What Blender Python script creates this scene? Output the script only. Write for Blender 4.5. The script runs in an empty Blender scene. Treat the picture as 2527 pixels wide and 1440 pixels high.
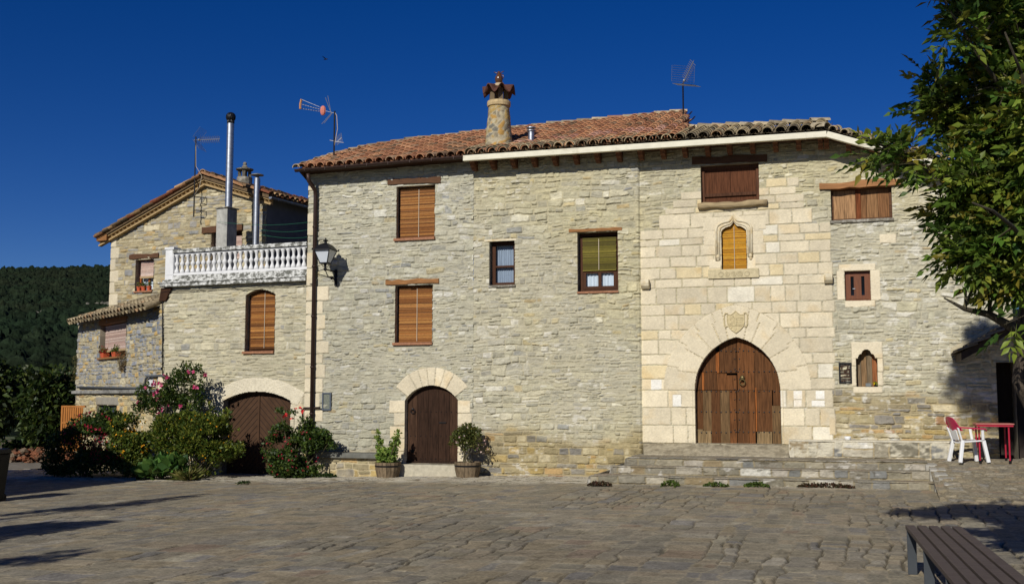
import bpy, math, random
import numpy as np
from mathutils import Vector, Matrix
RN = random.Random(11); NP = np.random.RandomState(11)
SC = bpy.context.scene
COL = SC.collection
rad = math.radians

# ------------------------------------------------------------------ camera, sky, sun, exposure
# The front of the old houses is the plane y = 0 (x to the right, y into the houses, z up).
FP, YH, PSI, PITCH = 2700.0, 980.0, rad(17.5), math.atan(260 / 2700.0)
EX = np.array([math.cos(PSI), math.sin(PSI), 0.0]); EY = np.array([-math.sin(PSI), math.cos(PSI), 0.0])
CAM = -(EX * ((1580 - 1263.5) / FP * 24.0) + EY * 24.0) + np.array([0, 0, 1.7])
FWD = EY * math.cos(PITCH) + np.array([0, 0, math.sin(PITCH)])
UPV = -EY * math.sin(PITCH) + np.array([0, 0, math.cos(PITCH)])
cd = bpy.data.cameras.new('camera'); cam = bpy.data.objects.new('camera', cd); COL.objects.link(cam)
cam.matrix_world = Matrix(((EX[0], UPV[0], -FWD[0], CAM[0]), (EX[1], UPV[1], -FWD[1], CAM[1]), (EX[2], UPV[2], -FWD[2], CAM[2]), (0, 0, 0, 1)))
cd.sensor_width = 36.0; cd.lens = FP / 2527.0 * 36.0; cd.clip_end = 5000.0; cd.clip_start = 0.1
SC.camera = cam

SUN_EL, SUN_REL = rad(30.0), rad(9.0)           # 9 degrees left of the house front's normal
SH = np.array([-math.sin(SUN_REL), -math.cos(SUN_REL), 0.0])
SUND = SH * math.cos(SUN_EL) + np.array([0, 0, math.sin(SUN_EL)])
sl = bpy.data.lights.new('sun', 'SUN'); sl.energy = 4.3; sl.angle = rad(0.5); sl.color = (1.0, 0.962, 0.89)
so = bpy.data.objects.new('sun', sl); COL.objects.link(so); so.location = (-5, -30, 25)
so.rotation_euler = Vector(SUND).to_track_quat('Z', 'Y').to_euler()
wd = bpy.data.worlds.new('World'); SC.world = wd; wd.use_nodes = True
nt = wd.node_tree; nt.nodes.clear()
wo = nt.nodes.new('ShaderNodeOutputWorld'); bg = nt.nodes.new('ShaderNodeBackground'); sk = nt.nodes.new('ShaderNodeTexSky')
sk.sky_type = 'NISHITA'; sk.sun_disc = False; sk.sun_elevation = SUN_EL
sk.sun_rotation = math.atan2(SUND[0], SUND[1]); sk.altitude = 1500.0; sk.air_density = 0.8; sk.dust_density = 0.05; sk.ozone_density = 4.0
hs = nt.nodes.new('ShaderNodeHueSaturation'); hs.inputs['Saturation'].default_value = 1.32; hs.inputs['Value'].default_value = 1.03; hs.inputs['Hue'].default_value = .519
nt.links.new(sk.outputs[0], hs.inputs['Color']); nt.links.new(hs.outputs[0], bg.inputs['Color'])
bg.inputs['Strength'].default_value = 0.055
nt.links.new(bg.outputs[0], wo.inputs['Surface'])
SC.view_settings.view_transform = 'Standard'; SC.view_settings.look = 'None'
SC.view_settings.exposure = 0.0; SC.view_settings.gamma = 1.0

# ------------------------------------------------------------------ measuring helpers
def ray(px, py):
    return FWD + EX * ((px - 1263.5) / FP) + UPV * ((720.0 - py) / FP)

class Wall:
    """A vertical wall plane: u along it, z up, o outwards."""
    def __init__(s, x, y, deg):
        s.o = np.array([x, y, 0.0]); a = rad(deg)
        s.d = np.array([math.cos(a), math.sin(a), 0.0]); s.n = np.array([math.sin(a), -math.cos(a), 0.0])
    def uz(s, px, py, out=0.0):
        r = ray(px, py); t = np.dot(s.o + s.n * out - CAM, s.n) / np.dot(r, s.n); p = CAM + r * t
        return float(np.dot(p - s.o, s.d)), float(p[2])
    def u(s, px, py=900, out=0.0): return s.uz(px, py, out)[0]
    def z(s, px, py, out=0.0): return s.uz(px, py, out)[1]
    def pt(s, u, z, out=0.0): return s.o + s.d * u + s.n * out + np.array([0, 0, z])
    def P(s, px, py, out=0.0): return s.pt(*s.uz(px, py, out), out)
    def rect(s, x0, y0, x1, y1, out=0.0):
        xm, ym = (x0 + x1) / 2, (y0 + y1) / 2
        return s.u(x0, ym, out), s.u(x1, ym, out), s.z(xm, y1, out), s.z(xm, y0, out)

def on_plane(px, py, p0, n):
    r = ray(px, py); return CAM + r * (np.dot(p0 - CAM, n) / np.dot(r, n))

def at_z(px, py, z=0.0):
    return on_plane(px, py, np.array([0, 0, z]), np.array([0, 0, 1.0]))

MAIN = Wall(0, 0, 0)
UC = MAIN.u(757, 700)
GAR = Wall(UC, 0.10, -4.0)
UJ = GAR.u(400, 850)
ANX = Wall(*GAR.pt(UJ, 0)[:2], -36.0)
gp = GAR.pt(0, 0, -3.2)
GAB = Wall(gp[0], gp[1], -8.0)

def lin(r, g, b, k=1.0):
    f = lambda v: ((v / 255.0) / 12.92 if v <= 10 else (((v / 255.0) + 0.055) / 1.055) ** 2.4)
    return np.array([f(r) * k, f(g) * k, f(b) * k])
KF = 1 / 1.22                                    # sunlit fronts: picture value to albedo
def lf(r, g, b): return lin(r, g, b, KF)

# ------------------------------------------------------------------ noise
_T = np.random.RandomState(5).rand(256, 256)
def vn(x, y, s=0):
    x = np.asarray(x) + s * 17.3; y = np.asarray(y) + s * 31.7
    xi = np.floor(x).astype(int); yi = np.floor(y).astype(int); fx = x - xi; fy = y - yi
    fx = fx * fx * (3 - 2 * fx); fy = fy * fy * (3 - 2 * fy)
    a = _T[xi & 255, yi & 255]; b = _T[(xi + 1) & 255, yi & 255]; c = _T[xi & 255, (yi + 1) & 255]; d = _T[(xi + 1) & 255, (yi + 1) & 255]
    return (a * (1 - fx) + b * fx) * (1 - fy) + (c * (1 - fx) + d * fx) * fy
def fb(x, y, s=0, o=3):
    v = 0; w = .5; t = 0
    for k in range(o):
        v = v + w * vn(x * 2 ** k, y * 2 ** k, s + k); t += w; w *= .5
    return v / t * 2 - 1
def sst(a, b, x):
    t = np.clip((x - a) / (b - a), 0, 1); return t * t * (3 - 2 * t)

# ------------------------------------------------------------------ materials
MATS = {}
def mat(name, col=None, rough=.85, var=.25, scale=(6, 6, 6), bump=.15, bscale=None, metal=0, attr=False, spec=.3, bdist=.01, trans=0, alpha=None, detail=5, var2=None, p2=(.47, .6)):
    if name in MATS: return MATS[name]
    m = bpy.data.materials.new(name); m.use_nodes = True; t = m.node_tree; n = t.nodes; L = t.links
    p = n['Principled BSDF']; p.inputs['Roughness'].default_value = rough; p.inputs['Metallic'].default_value = metal
    p.inputs['Specular IOR Level'].default_value = spec
    tc = n.new('ShaderNodeTexCoord'); mp = n.new('ShaderNodeMapping'); mp.inputs['Scale'].default_value = scale
    L.new(tc.outputs['Object'], mp.inputs['Vector'])
    nz = n.new('ShaderNodeTexNoise'); nz.inputs['Scale'].default_value = 1.0; nz.inputs['Detail'].default_value = detail; nz.inputs['Roughness'].default_value = .62
    L.new(mp.outputs[0], nz.inputs['Vector'])
    mr = n.new('ShaderNodeMapRange'); mr.inputs['From Min'].default_value = .3; mr.inputs['From Max'].default_value = .7
    mr.inputs['To Min'].default_value = 1 - var; mr.inputs['To Max'].default_value = 1 + var; L.new(nz.outputs['Fac'], mr.inputs['Value'])
    mx = n.new('ShaderNodeMix'); mx.data_type = 'RGBA'; mx.blend_type = 'MULTIPLY'; mx.inputs['Factor'].default_value = 1.0
    cb = n.new('ShaderNodeCombineColor')
    for k in range(3): L.new(mr.outputs[0], cb.inputs[k])
    if attr:
        at = n.new('ShaderNodeAttribute'); at.attribute_name = 'Col'; L.new(at.outputs['Color'], mx.inputs['A'])
    elif var2 is not None:                         # second colour in patches
        n2 = n.new('ShaderNodeTexNoise'); n2.inputs['Scale'].default_value = .35; n2.inputs['Detail'].default_value = 6; n2.inputs['Roughness'].default_value = .7
        L.new(mp.outputs[0], n2.inputs['Vector'])
        m2 = n.new('ShaderNodeMapRange'); m2.inputs['From Min'].default_value = p2[0]; m2.inputs['From Max'].default_value = p2[1]; L.new(n2.outputs['Fac'], m2.inputs['Value'])
        mc = n.new('ShaderNodeMix'); mc.data_type = 'RGBA'; mc.inputs['A'].default_value = (*col, 1); mc.inputs['B'].default_value = (*var2, 1)
        L.new(m2.outputs[0], mc.inputs['Factor']); L.new(mc.outputs['Result'], mx.inputs['A'])
    else: mx.inputs['A'].default_value = (*col, 1)
    L.new(cb.outputs[0], mx.inputs['B']); L.new(mx.outputs['Result'], p.inputs['Base Color'])
    if bump:
        b = n.new('ShaderNodeBump'); b.inputs['Strength'].default_value = bump; b.inputs['Distance'].default_value = bdist
        if bscale:
            m3 = n.new('ShaderNodeMapping'); m3.inputs['Scale'].default_value = bscale; L.new(tc.outputs['Object'], m3.inputs['Vector'])
            n3 = n.new('ShaderNodeTexNoise'); n3.inputs['Scale'].default_value = 1; n3.inputs['Detail'].default_value = 6; n3.inputs['Roughness'].default_value = .65
            L.new(m3.outputs[0], n3.inputs['Vector']); L.new(n3.outputs['Fac'], b.inputs['Height'])
        else: L.new(nz.outputs['Fac'], b.inputs['Height'])
        L.new(b.outputs[0], p.inputs['Normal'])
    if trans:
        tr = n.new('ShaderNodeBsdfTranslucent'); L.new(mx.outputs['Result'], tr.inputs['Color'])
        ms = n.new('ShaderNodeMixShader'); ms.inputs[0].default_value = trans
        L.new(p.outputs[0], ms.inputs[1]); L.new(tr.outputs[0], ms.inputs[2]); L.new(ms.outputs[0], n['Material Output'].inputs['Surface'])
    MATS[name] = m; return m

M_STONE = mat('coursed_stone', attr=True, rough=.92, var=.13, scale=(24, 24, 40), bump=.5, bscale=(60, 60, 90), bdist=.012, spec=.15)
M_PAVE = mat('paving_stone', attr=True, rough=.9, var=.34, scale=(30, 36, 30), bump=.6, bscale=(42, 50, 40), bdist=.010, spec=.15)
M_TILE = mat('clay_tile', attr=True, rough=.9, var=.3, scale=(18, 18, 18), bump=.4, bscale=(50, 50, 50), spec=.15)
M_LEAF = mat('leaf', attr=True, rough=.5, var=.15, scale=(9, 9, 9), bump=0, spec=.3, trans=.36)
M_PETAL = mat('petal', attr=True, rough=.6, var=.1, scale=(30, 30, 30), bump=0, trans=.25)
M_BARK = mat('bark', lin(80, 70, 58), var=.6, scale=(26, 26, 5), bump=1.0, bdist=.06)
M_LIMB = mat('limb_bark', lin(66, 60, 48), var=.35, scale=(22, 22, 8), bump=.6, bdist=.02)
M_TWIG = mat('twig', lin(78, 72, 52), var=.3, scale=(30, 30, 30), bump=.2)
M_DKWOOD = mat('dark_stained_wood', lf(66, 44, 30), spec=.1, rough=.7, var=.3, scale=(40, 40, 3), bump=.3)
M_OLDWOOD = mat('weathered_wood', attr=True, rough=.85, var=.5, spec=.12, scale=(38, 38, 3.0), bump=.45, bscale=(70, 70, 5), bdist=.008)
M_BEAM = mat('weathered_beam', lf(150, 105, 62), var=.4, scale=(4, 40, 50), bump=.6, bdist=.015)
M_BEAMD = mat('dark_beam', lf(96, 66, 44), var=.4, scale=(4, 40, 50), bump=.6, bdist=.015)
M_BLIND = mat('bamboo_blind', attr=True, rough=.6, var=.22, scale=(14, 14, 60), bump=.2)
M_CORD = mat('pale_cord', lf(205, 190, 165), var=.1)
M_TERRA = mat('terracotta', lf(164, 116, 86), var=.3, scale=(20, 20, 20), bump=.3)
M_FRAME = mat('brown_painted_frame', lf(76, 46, 28), spec=.12, rough=.6, var=.2, scale=(30, 30, 4), bump=.15)
M_CURTAIN = mat('pale_curtain', lf(176, 192, 204), rough=.9, var=.18, scale=(30, 30, 2), bump=.6, bscale=(34, 34, 1.5), bdist=.03)
M_GLASS = mat('dark_glass', lin(20, 22, 26), rough=.06, var=.1, bump=0, spec=.5)
M_PLASTER = mat('grey_render', lf(150, 148, 140), var=.25, scale=(4, 4, 4), bump=.35, bscale=(30, 30, 30), var2=lf(112, 110, 104))
M_CREAMST = mat('cream_dressed_stone', lf(226, 214, 184), var=.14, scale=(9, 9, 9), bump=.3, bscale=(40, 40, 40), var2=lf(212, 190, 146))
M_GREYST = mat('grey_lichen_stone', lf(126, 120, 106), var=.3, scale=(14, 14, 14), bump=.6, bscale=(45, 45, 45), var2=lf(176, 172, 160))
M_BLACKMET = mat('black_iron', lin(26, 26, 28), rough=.45, var=.2, bump=.05, metal=.3)
M_BROWNMET = mat('brown_gutter_metal', lf(62, 46, 40), rough=.45, var=.15, bump=.05, metal=.2)
M_CREAMGUT = mat('cream_gutter', lf(236, 230, 206), rough=.7, var=.1, scale=(5, 5, 9), bump=.05, var2=lf(200, 192, 166), p2=(.53, .68))
M_STEEL = mat('galvanised_steel', (.36, .38, .41), rough=.42, var=.2, scale=(9, 9, 14), bump=.05, metal=.9)
M_ALU = mat('antenna_aluminium', (.30, .31, .33), rough=.45, var=.15, bump=0, metal=.6)
M_BALWHITE = mat('white_painted_concrete', lf(232, 232, 230), rough=.75, var=.08, scale=(5, 5, 5), bump=.1)
M_BALDIRTY = mat('lichen_stained_concrete', lf(222, 222, 216), rough=.9, var=.2, scale=(24, 24, 30), bump=.4, var2=lf(110, 110, 102), p2=(.43, .56))
M_GARAGE = mat('brown_painted_boards', lf(80, 59, 44), spec=.08, rough=.75, var=.18, scale=(5, 5, 5), bump=.15)
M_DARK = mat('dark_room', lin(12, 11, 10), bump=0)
M_PLASTIC_W = mat('white_plastic', lf(240, 240, 238), rough=.35, var=.04, bump=0)
M_PLASTIC_R = mat('magenta_plastic', lf(190, 44, 84), rough=.35, var=.08, bump=0)
M_REDMET = mat('red_painted_metal', lf(176, 36, 58), rough=.4, var=.12, bump=0)
M_REDTOP = mat('faded_red_tabletop', lf(190, 116, 104), rough=.45, var=.12, bump=.05)
M_BENCHW = mat('bench_slat_wood', lin(84, 73, 66), rough=.75, var=.3, scale=(5, 60, 60), bump=.35, bscale=(6, 120, 120), bdist=.006)
M_BENCHM = mat('bench_grey_metal', lin(66, 70, 74), rough=.5, var=.12, bump=.05, metal=.3)
M_SOIL = mat('soil', lin(60, 46, 34), var=.4, scale=(40, 40, 40), bump=.8, bdist=.02)

# ------------------------------------------------------------------ mesh builder
class MB:
    def __init__(s): s.v = []; s.f = []; s.m = []; s.c = []; s.cur = (0.5, 0.5, 0.5); s.mi = 0; s.usec = False
    def color(s, c): s.cur = tuple(float(q) for q in c); s.usec = True; return s
    def add(s, vs, fs):
        b = len(s.v); s.v += [tuple(map(float, q)) for q in vs]; s.c += [s.cur] * len(vs)
        s.f += [tuple(b + i for i in f) for f in fs]; s.m += [s.mi] * len(fs); return s
    def hexa(s, p):          # 8 points, bottom 0-3 then top 4-7
        return s.add(p, [(3, 2, 1, 0), (4, 5, 6, 7), (0, 1, 5, 4), (1, 2, 6, 5), (2, 3, 7, 6), (3, 0, 4, 7)])
    def box(s, x0, x1, y0, y1, z0, z1):
        return s.hexa([(x0, y0, z0), (x1, y0, z0), (x1, y1, z0), (x0, y1, z0), (x0, y0, z1), (x1, y0, z1), (x1, y1, z1), (x0, y1, z1)])
    def wbox(s, w, u0, u1, z0, z1, o0, o1):      # o1 > o0: outer face at o1
        return s.hexa([w.pt(u0, z0, o1), w.pt(u1, z0, o1), w.pt(u1, z0, o0), w.pt(u0, z0, o0), w.pt(u0, z1, o1), w.pt(u1, z1, o1), w.pt(u1, z1, o0), w.pt(u0, z1, o0)])
    def wprism(s, w, poly, o0, o1):              # poly of (u, z) counter-clockwise seen from outside
        n = len(poly); vs = [w.pt(u, z, o1) for u, z in poly] + [w.pt(u, z, o0) for u, z in poly]
        fs = [tuple(range(n)), tuple(range(2 * n - 1, n - 1, -1))] + [(i, i + n, (i + 1) % n + n, (i + 1) % n) for i in range(n)]
        return s.add(vs, fs)
    def obox(s, a, b, w, h, up=(0, 0, 1)):       # bar from a to b
        a = np.array(a, float); b = np.array(b, float); d = b - a; d = d / np.linalg.norm(d)
        sd = np.cross(d, up); ln = np.linalg.norm(sd); sd = sd / ln if ln > 1e-6 else np.array([1., 0, 0]); u = np.cross(sd, d)
        q = lambda p, i, j: p + sd * i * w / 2 + u * j * h / 2
        return s.hexa([q(a, -1, -1), q(a, 1, -1), q(b, 1, -1), q(b, -1, -1), q(a, -1, 1), q(a, 1, 1), q(b, 1, 1), q(b, -1, 1)])
    def tube(s, pts, r, seg=8, cap=True):
        pts = [np.array(p, float) for p in pts]; n = len(pts); rs = r if hasattr(r, '__len__') else [r] * n
        vs = []; prev = None
        for i, p in enumerate(pts):
            d = pts[min(i + 1, n - 1)] - pts[max(i - 1, 0)]; d = d / (np.linalg.norm(d) + 1e-9)
            a = prev if prev is not None else (np.array([1., 0, 0]) if abs(d[0]) < .8 else np.array([0, 1., 0]))
            a = a - d * np.dot(a, d); a = a / (np.linalg.norm(a) + 1e-9); prev = a; b = np.cross(d, a)
            for k in range(seg):
                t = 2 * math.pi * k / seg; vs.append(p + (a * math.cos(t) + b * math.sin(t)) * rs[i])
        fs = [(i * seg + k, i * seg + (k + 1) % seg, (i + 1) * seg + (k + 1) % seg, (i + 1) * seg + k) for i in range(n - 1) for k in range(seg)]
        if cap: fs += [tuple(range(seg - 1, -1, -1)), tuple(range((n - 1) * seg, n * seg))]
        return s.add(vs, fs)
    def lathe(s, c, prof, seg=16, tilt=None, wob=None):   # prof of (r, z)
        vs = []; fs = []; n = len(prof)
        for i, (r, z) in enumerate(prof):
            for k in range(seg):
                t = 2 * math.pi * k / seg; rr = r * (1 + (wob(t, z) if wob else 0)); vs.append((c[0] + rr * math.cos(t), c[1] + rr * math.sin(t), c[2] + z))
        fs = [(i * seg + k, i * seg + (k + 1) % seg, (i + 1) * seg + (k + 1) % seg, (i + 1) * seg + k) for i in range(n - 1) for k in range(seg)]
        fs += [tuple(range(seg - 1, -1, -1)), tuple(range((n - 1) * seg, n * seg))]
        return s.add(vs, fs)
    def ball(s, c, r, seg=8, rings=5, sq=(1, 1, 1)):
        vs = [];
        for i in range(rings + 1):
            ph = math.pi * i / rings
            for k in range(seg):
                t = 2 * math.pi * k / seg
                vs.append((c[0] + r * sq[0] * math.sin(ph) * math.cos(t), c[1] + r * sq[1] * math.sin(ph) * math.sin(t), c[2] - r * sq[2] * math.cos(ph)))
        fs = [(i * seg + k, i * seg + (k + 1) % seg, (i + 1) * seg + (k + 1) % seg, (i + 1) * seg + k) for i in range(rings) for k in range(seg)]
        return s.add(vs, fs)

ROOT = {}
def thing(name, label, cat, loc, group=None):
    o = bpy.data.objects.new(name, None); COL.objects.link(o); o.location = tuple(map(float, loc)); o.empty_display_size = .2
    o['label'] = label; o['category'] = cat
    if group: o['group'] = group
    ROOT[o] = np.array(loc, float); return o

def raw_obj(name, v, f, mats, cols=None, parent=None, loc=None, smooth=False, mi=None, label=None):
    base = ROOT[parent] if parent is not None else np.array(loc if loc is not None else (0, 0, 0), float)
    v = np.asarray(v, dtype=np.float64) - base
    me = bpy.data.meshes.new(name)
    if isinstance(f, np.ndarray):
        nf, k = f.shape
        me.vertices.add(len(v)); me.vertices.foreach_set('co', v.astype(np.float32).ravel())
        me.loops.add(nf * k); me.loops.foreach_set('vertex_index', f.astype(np.int32).ravel())
        me.polygons.add(nf); me.polygons.foreach_set('loop_start', np.arange(0, nf * k, k, dtype=np.int32))
        me.polygons.foreach_set('loop_total', np.full(nf, k, dtype=np.int32))
        me.update(calc_edges=True)
    else:
        me.from_pydata([tuple(q) for q in v], [], f); me.update()
    for m in (mats if isinstance(mats, (list, tuple)) else [mats]): me.materials.append(m)
    if mi is not None: me.polygons.foreach_set('material_index', np.array(mi, dtype=np.int32))
    if cols is not None:
        a = me.color_attributes.new('Col', 'FLOAT_COLOR', 'POINT'); c = np.ones((len(v), 4), np.float32); c[:, :3] = cols; a.data.foreach_set('color', c.ravel())
    if smooth: me.polygons.foreach_set('use_smooth', np.ones(len(me.polygons), dtype=bool))
    me.validate()
    o = bpy.data.objects.new(name, me); COL.objects.link(o)
    if parent is not None: o.parent = parent; ROOT[o] = ROOT[parent]
    else: o.location = tuple(base); ROOT[o] = base
    if label: o['label'] = label
    return o

def part(mb, name, mats, parent, bevel=0, smooth=False, label=None):
    o = raw_obj(name, mb.v, mb.f, mats, mb.c if mb.usec else None, parent, None, smooth, mb.m, label)
    if bevel:
        b = o.modifiers.new('bevel', 'BEVEL'); b.width = bevel; b.segments = 2; b.limit_method = 'ANGLE'
    return o

def solo(mb, name, mats, label, cat, loc, group=None, bevel=0, smooth=False, kind=None):
    o = raw_obj(name, mb.v, mb.f, mats, mb.c if mb.usec else None, None, loc, smooth, mb.m)
    o['label'] = label; o['category'] = cat
    if group: o['group'] = group
    if kind: o['kind'] = kind
    if bevel:
        b = o.modifiers.new('bevel', 'BEVEL'); b.width = bevel; b.segments = 2; b.limit_method = 'ANGLE'
    return o

# ------------------------------------------------------------------ stonework
LAST = {}
def rubble(U, Z, seed, rowh, wid, pal, mortar, warp=.035, relief=1.0, j=(.003, .013), split=.22, q=.03, deep=.017, smear=.75):
    shp = U.shape; u = U.ravel(); z = Z.ravel(); rs = np.random.RandomState(seed)
    LAST.clear()
    zw = z + warp * fb(u * .8, z * 1.1, seed) + warp * .8 * fb(u * 2.9, z * 4, seed + 3) + .008 * fb(u * 11, z * 11, seed + 4, 2); uw = u + .025 * fb(u * 4, z * 7, seed + 5) + .012 * fb(u * 13, z * 13, seed + 6, 2)
    lo, hi = zw.min() - .2, zw.max() + .2; e = [lo]
    while e[-1] < hi: e.append(e[-1] + rs.uniform(*rowh) * (1.0 if rs.rand() > .15 else 1.5))
    e = np.array(e); r = np.searchsorted(e, zw) - 1
    n = len(u); sid = np.zeros(n, int); dx = np.zeros(n); xr = np.zeros(n); cnt = 0; spl = np.zeros(n)
    order = np.argsort(r, kind='stable'); bounds = np.searchsorted(r[order], np.arange(len(e) + 1))
    for k in range(len(e)):
        idx = order[bounds[k]:bounds[k + 1]]
        if len(idx) == 0: continue
        a, b = uw[idx].min() - .6, uw[idx].max() + .6; m = int((b - a) / wid[0]) + 3
        w = rs.uniform(wid[0], wid[1], m) ** 1.0 * np.where(rs.rand(m) < .25, .55, 1.0); ee = a + np.concatenate([[0], np.cumsum(w)]) - rs.rand() * .4
        c = np.clip(np.searchsorted(ee, uw[idx]) - 1, 0, m - 1)
        dx[idx] = np.minimum(uw[idx] - ee[c], ee[c + 1] - uw[idx]); xr[idx] = (uw[idx] - ee[c]) / w[c]
        sp = np.where(rs.rand(m) < split, rs.uniform(.35, .65, m), 0); spl[idx] = sp[c]
        sid[idx] = cnt + c * 2; cnt += 2 * m
    z0 = e[r]; z1 = e[np.minimum(r + 1, len(e) - 1)]; zs = z0 + (z1 - z0) * spl
    has = spl > 0; up = has & (zw > zs); dn = has & ~up
    z0 = np.where(up, zs, z0); z1 = np.where(dn, zs, z1); sid = sid + up
    dz = np.minimum(zw - z0, z1 - zw); LAST['dz'] = dz.reshape(shp); LAST['dx'] = dx.reshape(shp); LAST['id'] = sid.reshape(shp); zr = (zw - z0) / np.maximum(z1 - z0, 1e-4)
    ed = q - np.hypot(np.maximum(q - dx, 0), np.maximum(q - dz, 0)) + .005 * fb(u * 22, z * 22, seed + 9, 2)
    smear_ = smear * sst(-.25, .45, fb(u * 1.7, z * 2.6, seed + 11)); R = rs.rand(cnt + 2, 8); s = R[sid]
    m = sst(j[0], j[1] + .022 * smear_ + .012 * s[:, 6], ed)
    h = (s[:, 0] - .5) * .036 + (zr - .5) * (s[:, 1] - .62) * .052 + (xr - .5) * (s[:, 2] - .5) * .05 + .014 * fb(u * 10, z * 17, seed + 2) + .007 * fb(u * 27, z * 33, seed + 12, 2)
    H = (-deep * (1 - m) + m * h) * relief
    C = pal(s[:, 3], s[:, 4], s[:, 5], u, z) * (1 + .26 * fb(u * 12, z * 16, seed + 7) + .12 * fb(u * 3.5, z * 4, seed + 17, 2))[:, None]
    mc = np.asarray(mortar)[None, :] * (1 + .15 * fb(u * 6, z * 6, seed + 8))[:, None]
    m = m * (1 - .55 * smear_ * (s[:, 7] < .75)); C = mc * (1 - m)[:, None] + C * m[:, None]
    return H.reshape(shp), C.reshape(shp + (3,))

def palette(cols, weights, spread=.14):
    cols = np.array(cols); cw = np.cumsum(weights) / np.sum(weights)
    def f(a, b, c, u, z):
        i = np.clip(np.searchsorted(cw, a), 0, len(cols) - 1); k = cols[i].copy()
        k *= (1 + (b - .5) * 2 * spread)[:, None]; k[:, 2] *= 1 + (c - .5) * .08; return k
    return f

def lichen(C, U, Z, seed, lo=.30, hi=.55, col=(.62, .60, .55), amt=.75):
    k = sst(lo, hi, fb(U * 2.2, Z * 3.5, seed) * .5 + fb(U * 9, Z * 16, seed + 2) * .6) * amt
    return C * (1 - k[..., None]) + np.asarray(col) * k[..., None]

def overlay(H, C, U, Z, inside, h, rgb, wob=.006, jw=.010, mortar=None, seed=1):
    """A dressed block: inside = signed distance (positive inside)."""
    cand = inside > -.03
    if not cand.any(): return
    Hf, Cf = H, C; d0 = inside[cand]; U = U[cand]; Z = Z[cand]
    d = d0 + wob * fb(U * 8, Z * 8, seed, 2); m = d > 0; g = sst(0, jw, d)
    t = (1 + .10 * fb(U * 5, Z * 5, seed + 1) + .07 * fb(U * 24, Z * 24, seed + 2))
    st = sst(.15, .6, fb(U * 2.3, Z * 2.6, seed + 3))
    cc = np.asarray(rgb)[None] * t[..., None]; cc = cc * (1 - .45 * st[..., None]) + cc * np.array([.95, .82, .62]) * .45 * st[..., None]
    mo = np.asarray(mortar if mortar is not None else lf(170, 160, 138))
    cc = mo * (1 - g[..., None]) + cc * g[..., None]
    hh = -.008 * (1 - g) + g * (h + .003 * fb(U * 18, Z * 18, seed + 4))
    i0, i1 = np.nonzero(cand); i0 = i0[m]; i1 = i1[m]; Hf[i0, i1] = hh[m]; Cf[i0, i1] = cc[m]

def rdist(U, Z, u0, u1, z0, z1): return np.minimum(np.minimum(U - u0, u1 - U), np.minimum(Z - z0, z1 - Z))

def wall_mesh(name, w, u0, u1, z0, z1, du, dz, style, top, holes, parent, extra=None):
    nu = int((u1 - u0) / du) + 1; nz = int((z1 - z0) / dz) + 1
    us = np.linspace(u0, u1, nu); zs = np.linspace(z0, z1, nz); U, Z = np.meshgrid(us, zs)
    H, C = style(U, Z)
    uc = (us[1:] + us[:-1]) / 2; zc = (zs[1:] + zs[:-1]) / 2; UC_, ZC_ = np.meshgrid(uc, zc)
    keep = ZC_ < top(UC_)
    for h in holes: keep &= ~h(UC_, ZC_)
    V = w.o[None, None] + U[..., None] * w.d + H[..., None] * w.n; V[..., 2] += Z
    ii, jj = np.nonzero(keep); q = lambda i, j: i * nu + j
    F = np.stack([q(ii, jj), q(ii, jj + 1), q(ii + 1, jj + 1), q(ii + 1, jj)], 1)
    used = np.zeros(nu * nz, bool); used[F.ravel()] = True; mp = np.cumsum(used) - 1
    v = V.reshape(-1, 3)[used]; c = C.reshape(-1, 3)[used]; F = mp[F]
    if extra is not None:                          # reveals and returns, same object
        ev, ef, ec = extra; F = np.concatenate([F, np.array(ef) + len(v)]); v = np.concatenate([v, np.array(ev)]); c = np.concatenate([c, np.array(ec)])
    return raw_obj(name, v, F, M_STONE, np.clip(c, 0, .85), parent, None, True)

class Reveals:
    def __init__(s): s.v = []; s.f = []; s.c = []
    def quad(s, p, c):
        b = len(s.v); s.v += [np.array(q) for q in p]; s.f.append((b, b + 1, b + 2, b + 3)); s.c += [np.array(c)] * 4
    def loop(s, w, poly, depth, c, front=.006):    # poly counter-clockwise from outside
        n = len(poly)
        for i in range(n):
            a, b = poly[i], poly[(i + 1) % n]; L = math.hypot(a[0] - b[0], a[1] - b[1]); k = max(1, int(L / .14))
            for t in range(k):
                p = (a[0] + (b[0] - a[0]) * t / k, a[1] + (b[1] - a[1]) * t / k); q = (a[0] + (b[0] - a[0]) * (t + 1) / k, a[1] + (b[1] - a[1]) * (t + 1) / k)
                f = RN.uniform(.7, 1.15); s.quad([w.pt(*p, front), w.pt(*p, -depth), w.pt(*q, -depth), w.pt(*q, front)], np.array(c) * f)
    def get(s): return s.v, s.f, s.c

def rpoly(r): return [(r[0], r[2]), (r[1], r[2]), (r[1], r[3]), (r[0], r[3])]
def hole_rect(r): return lambda U, Z: (U > r[0]) & (U < r[1]) & (Z > r[2]) & (Z < r[3])

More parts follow.
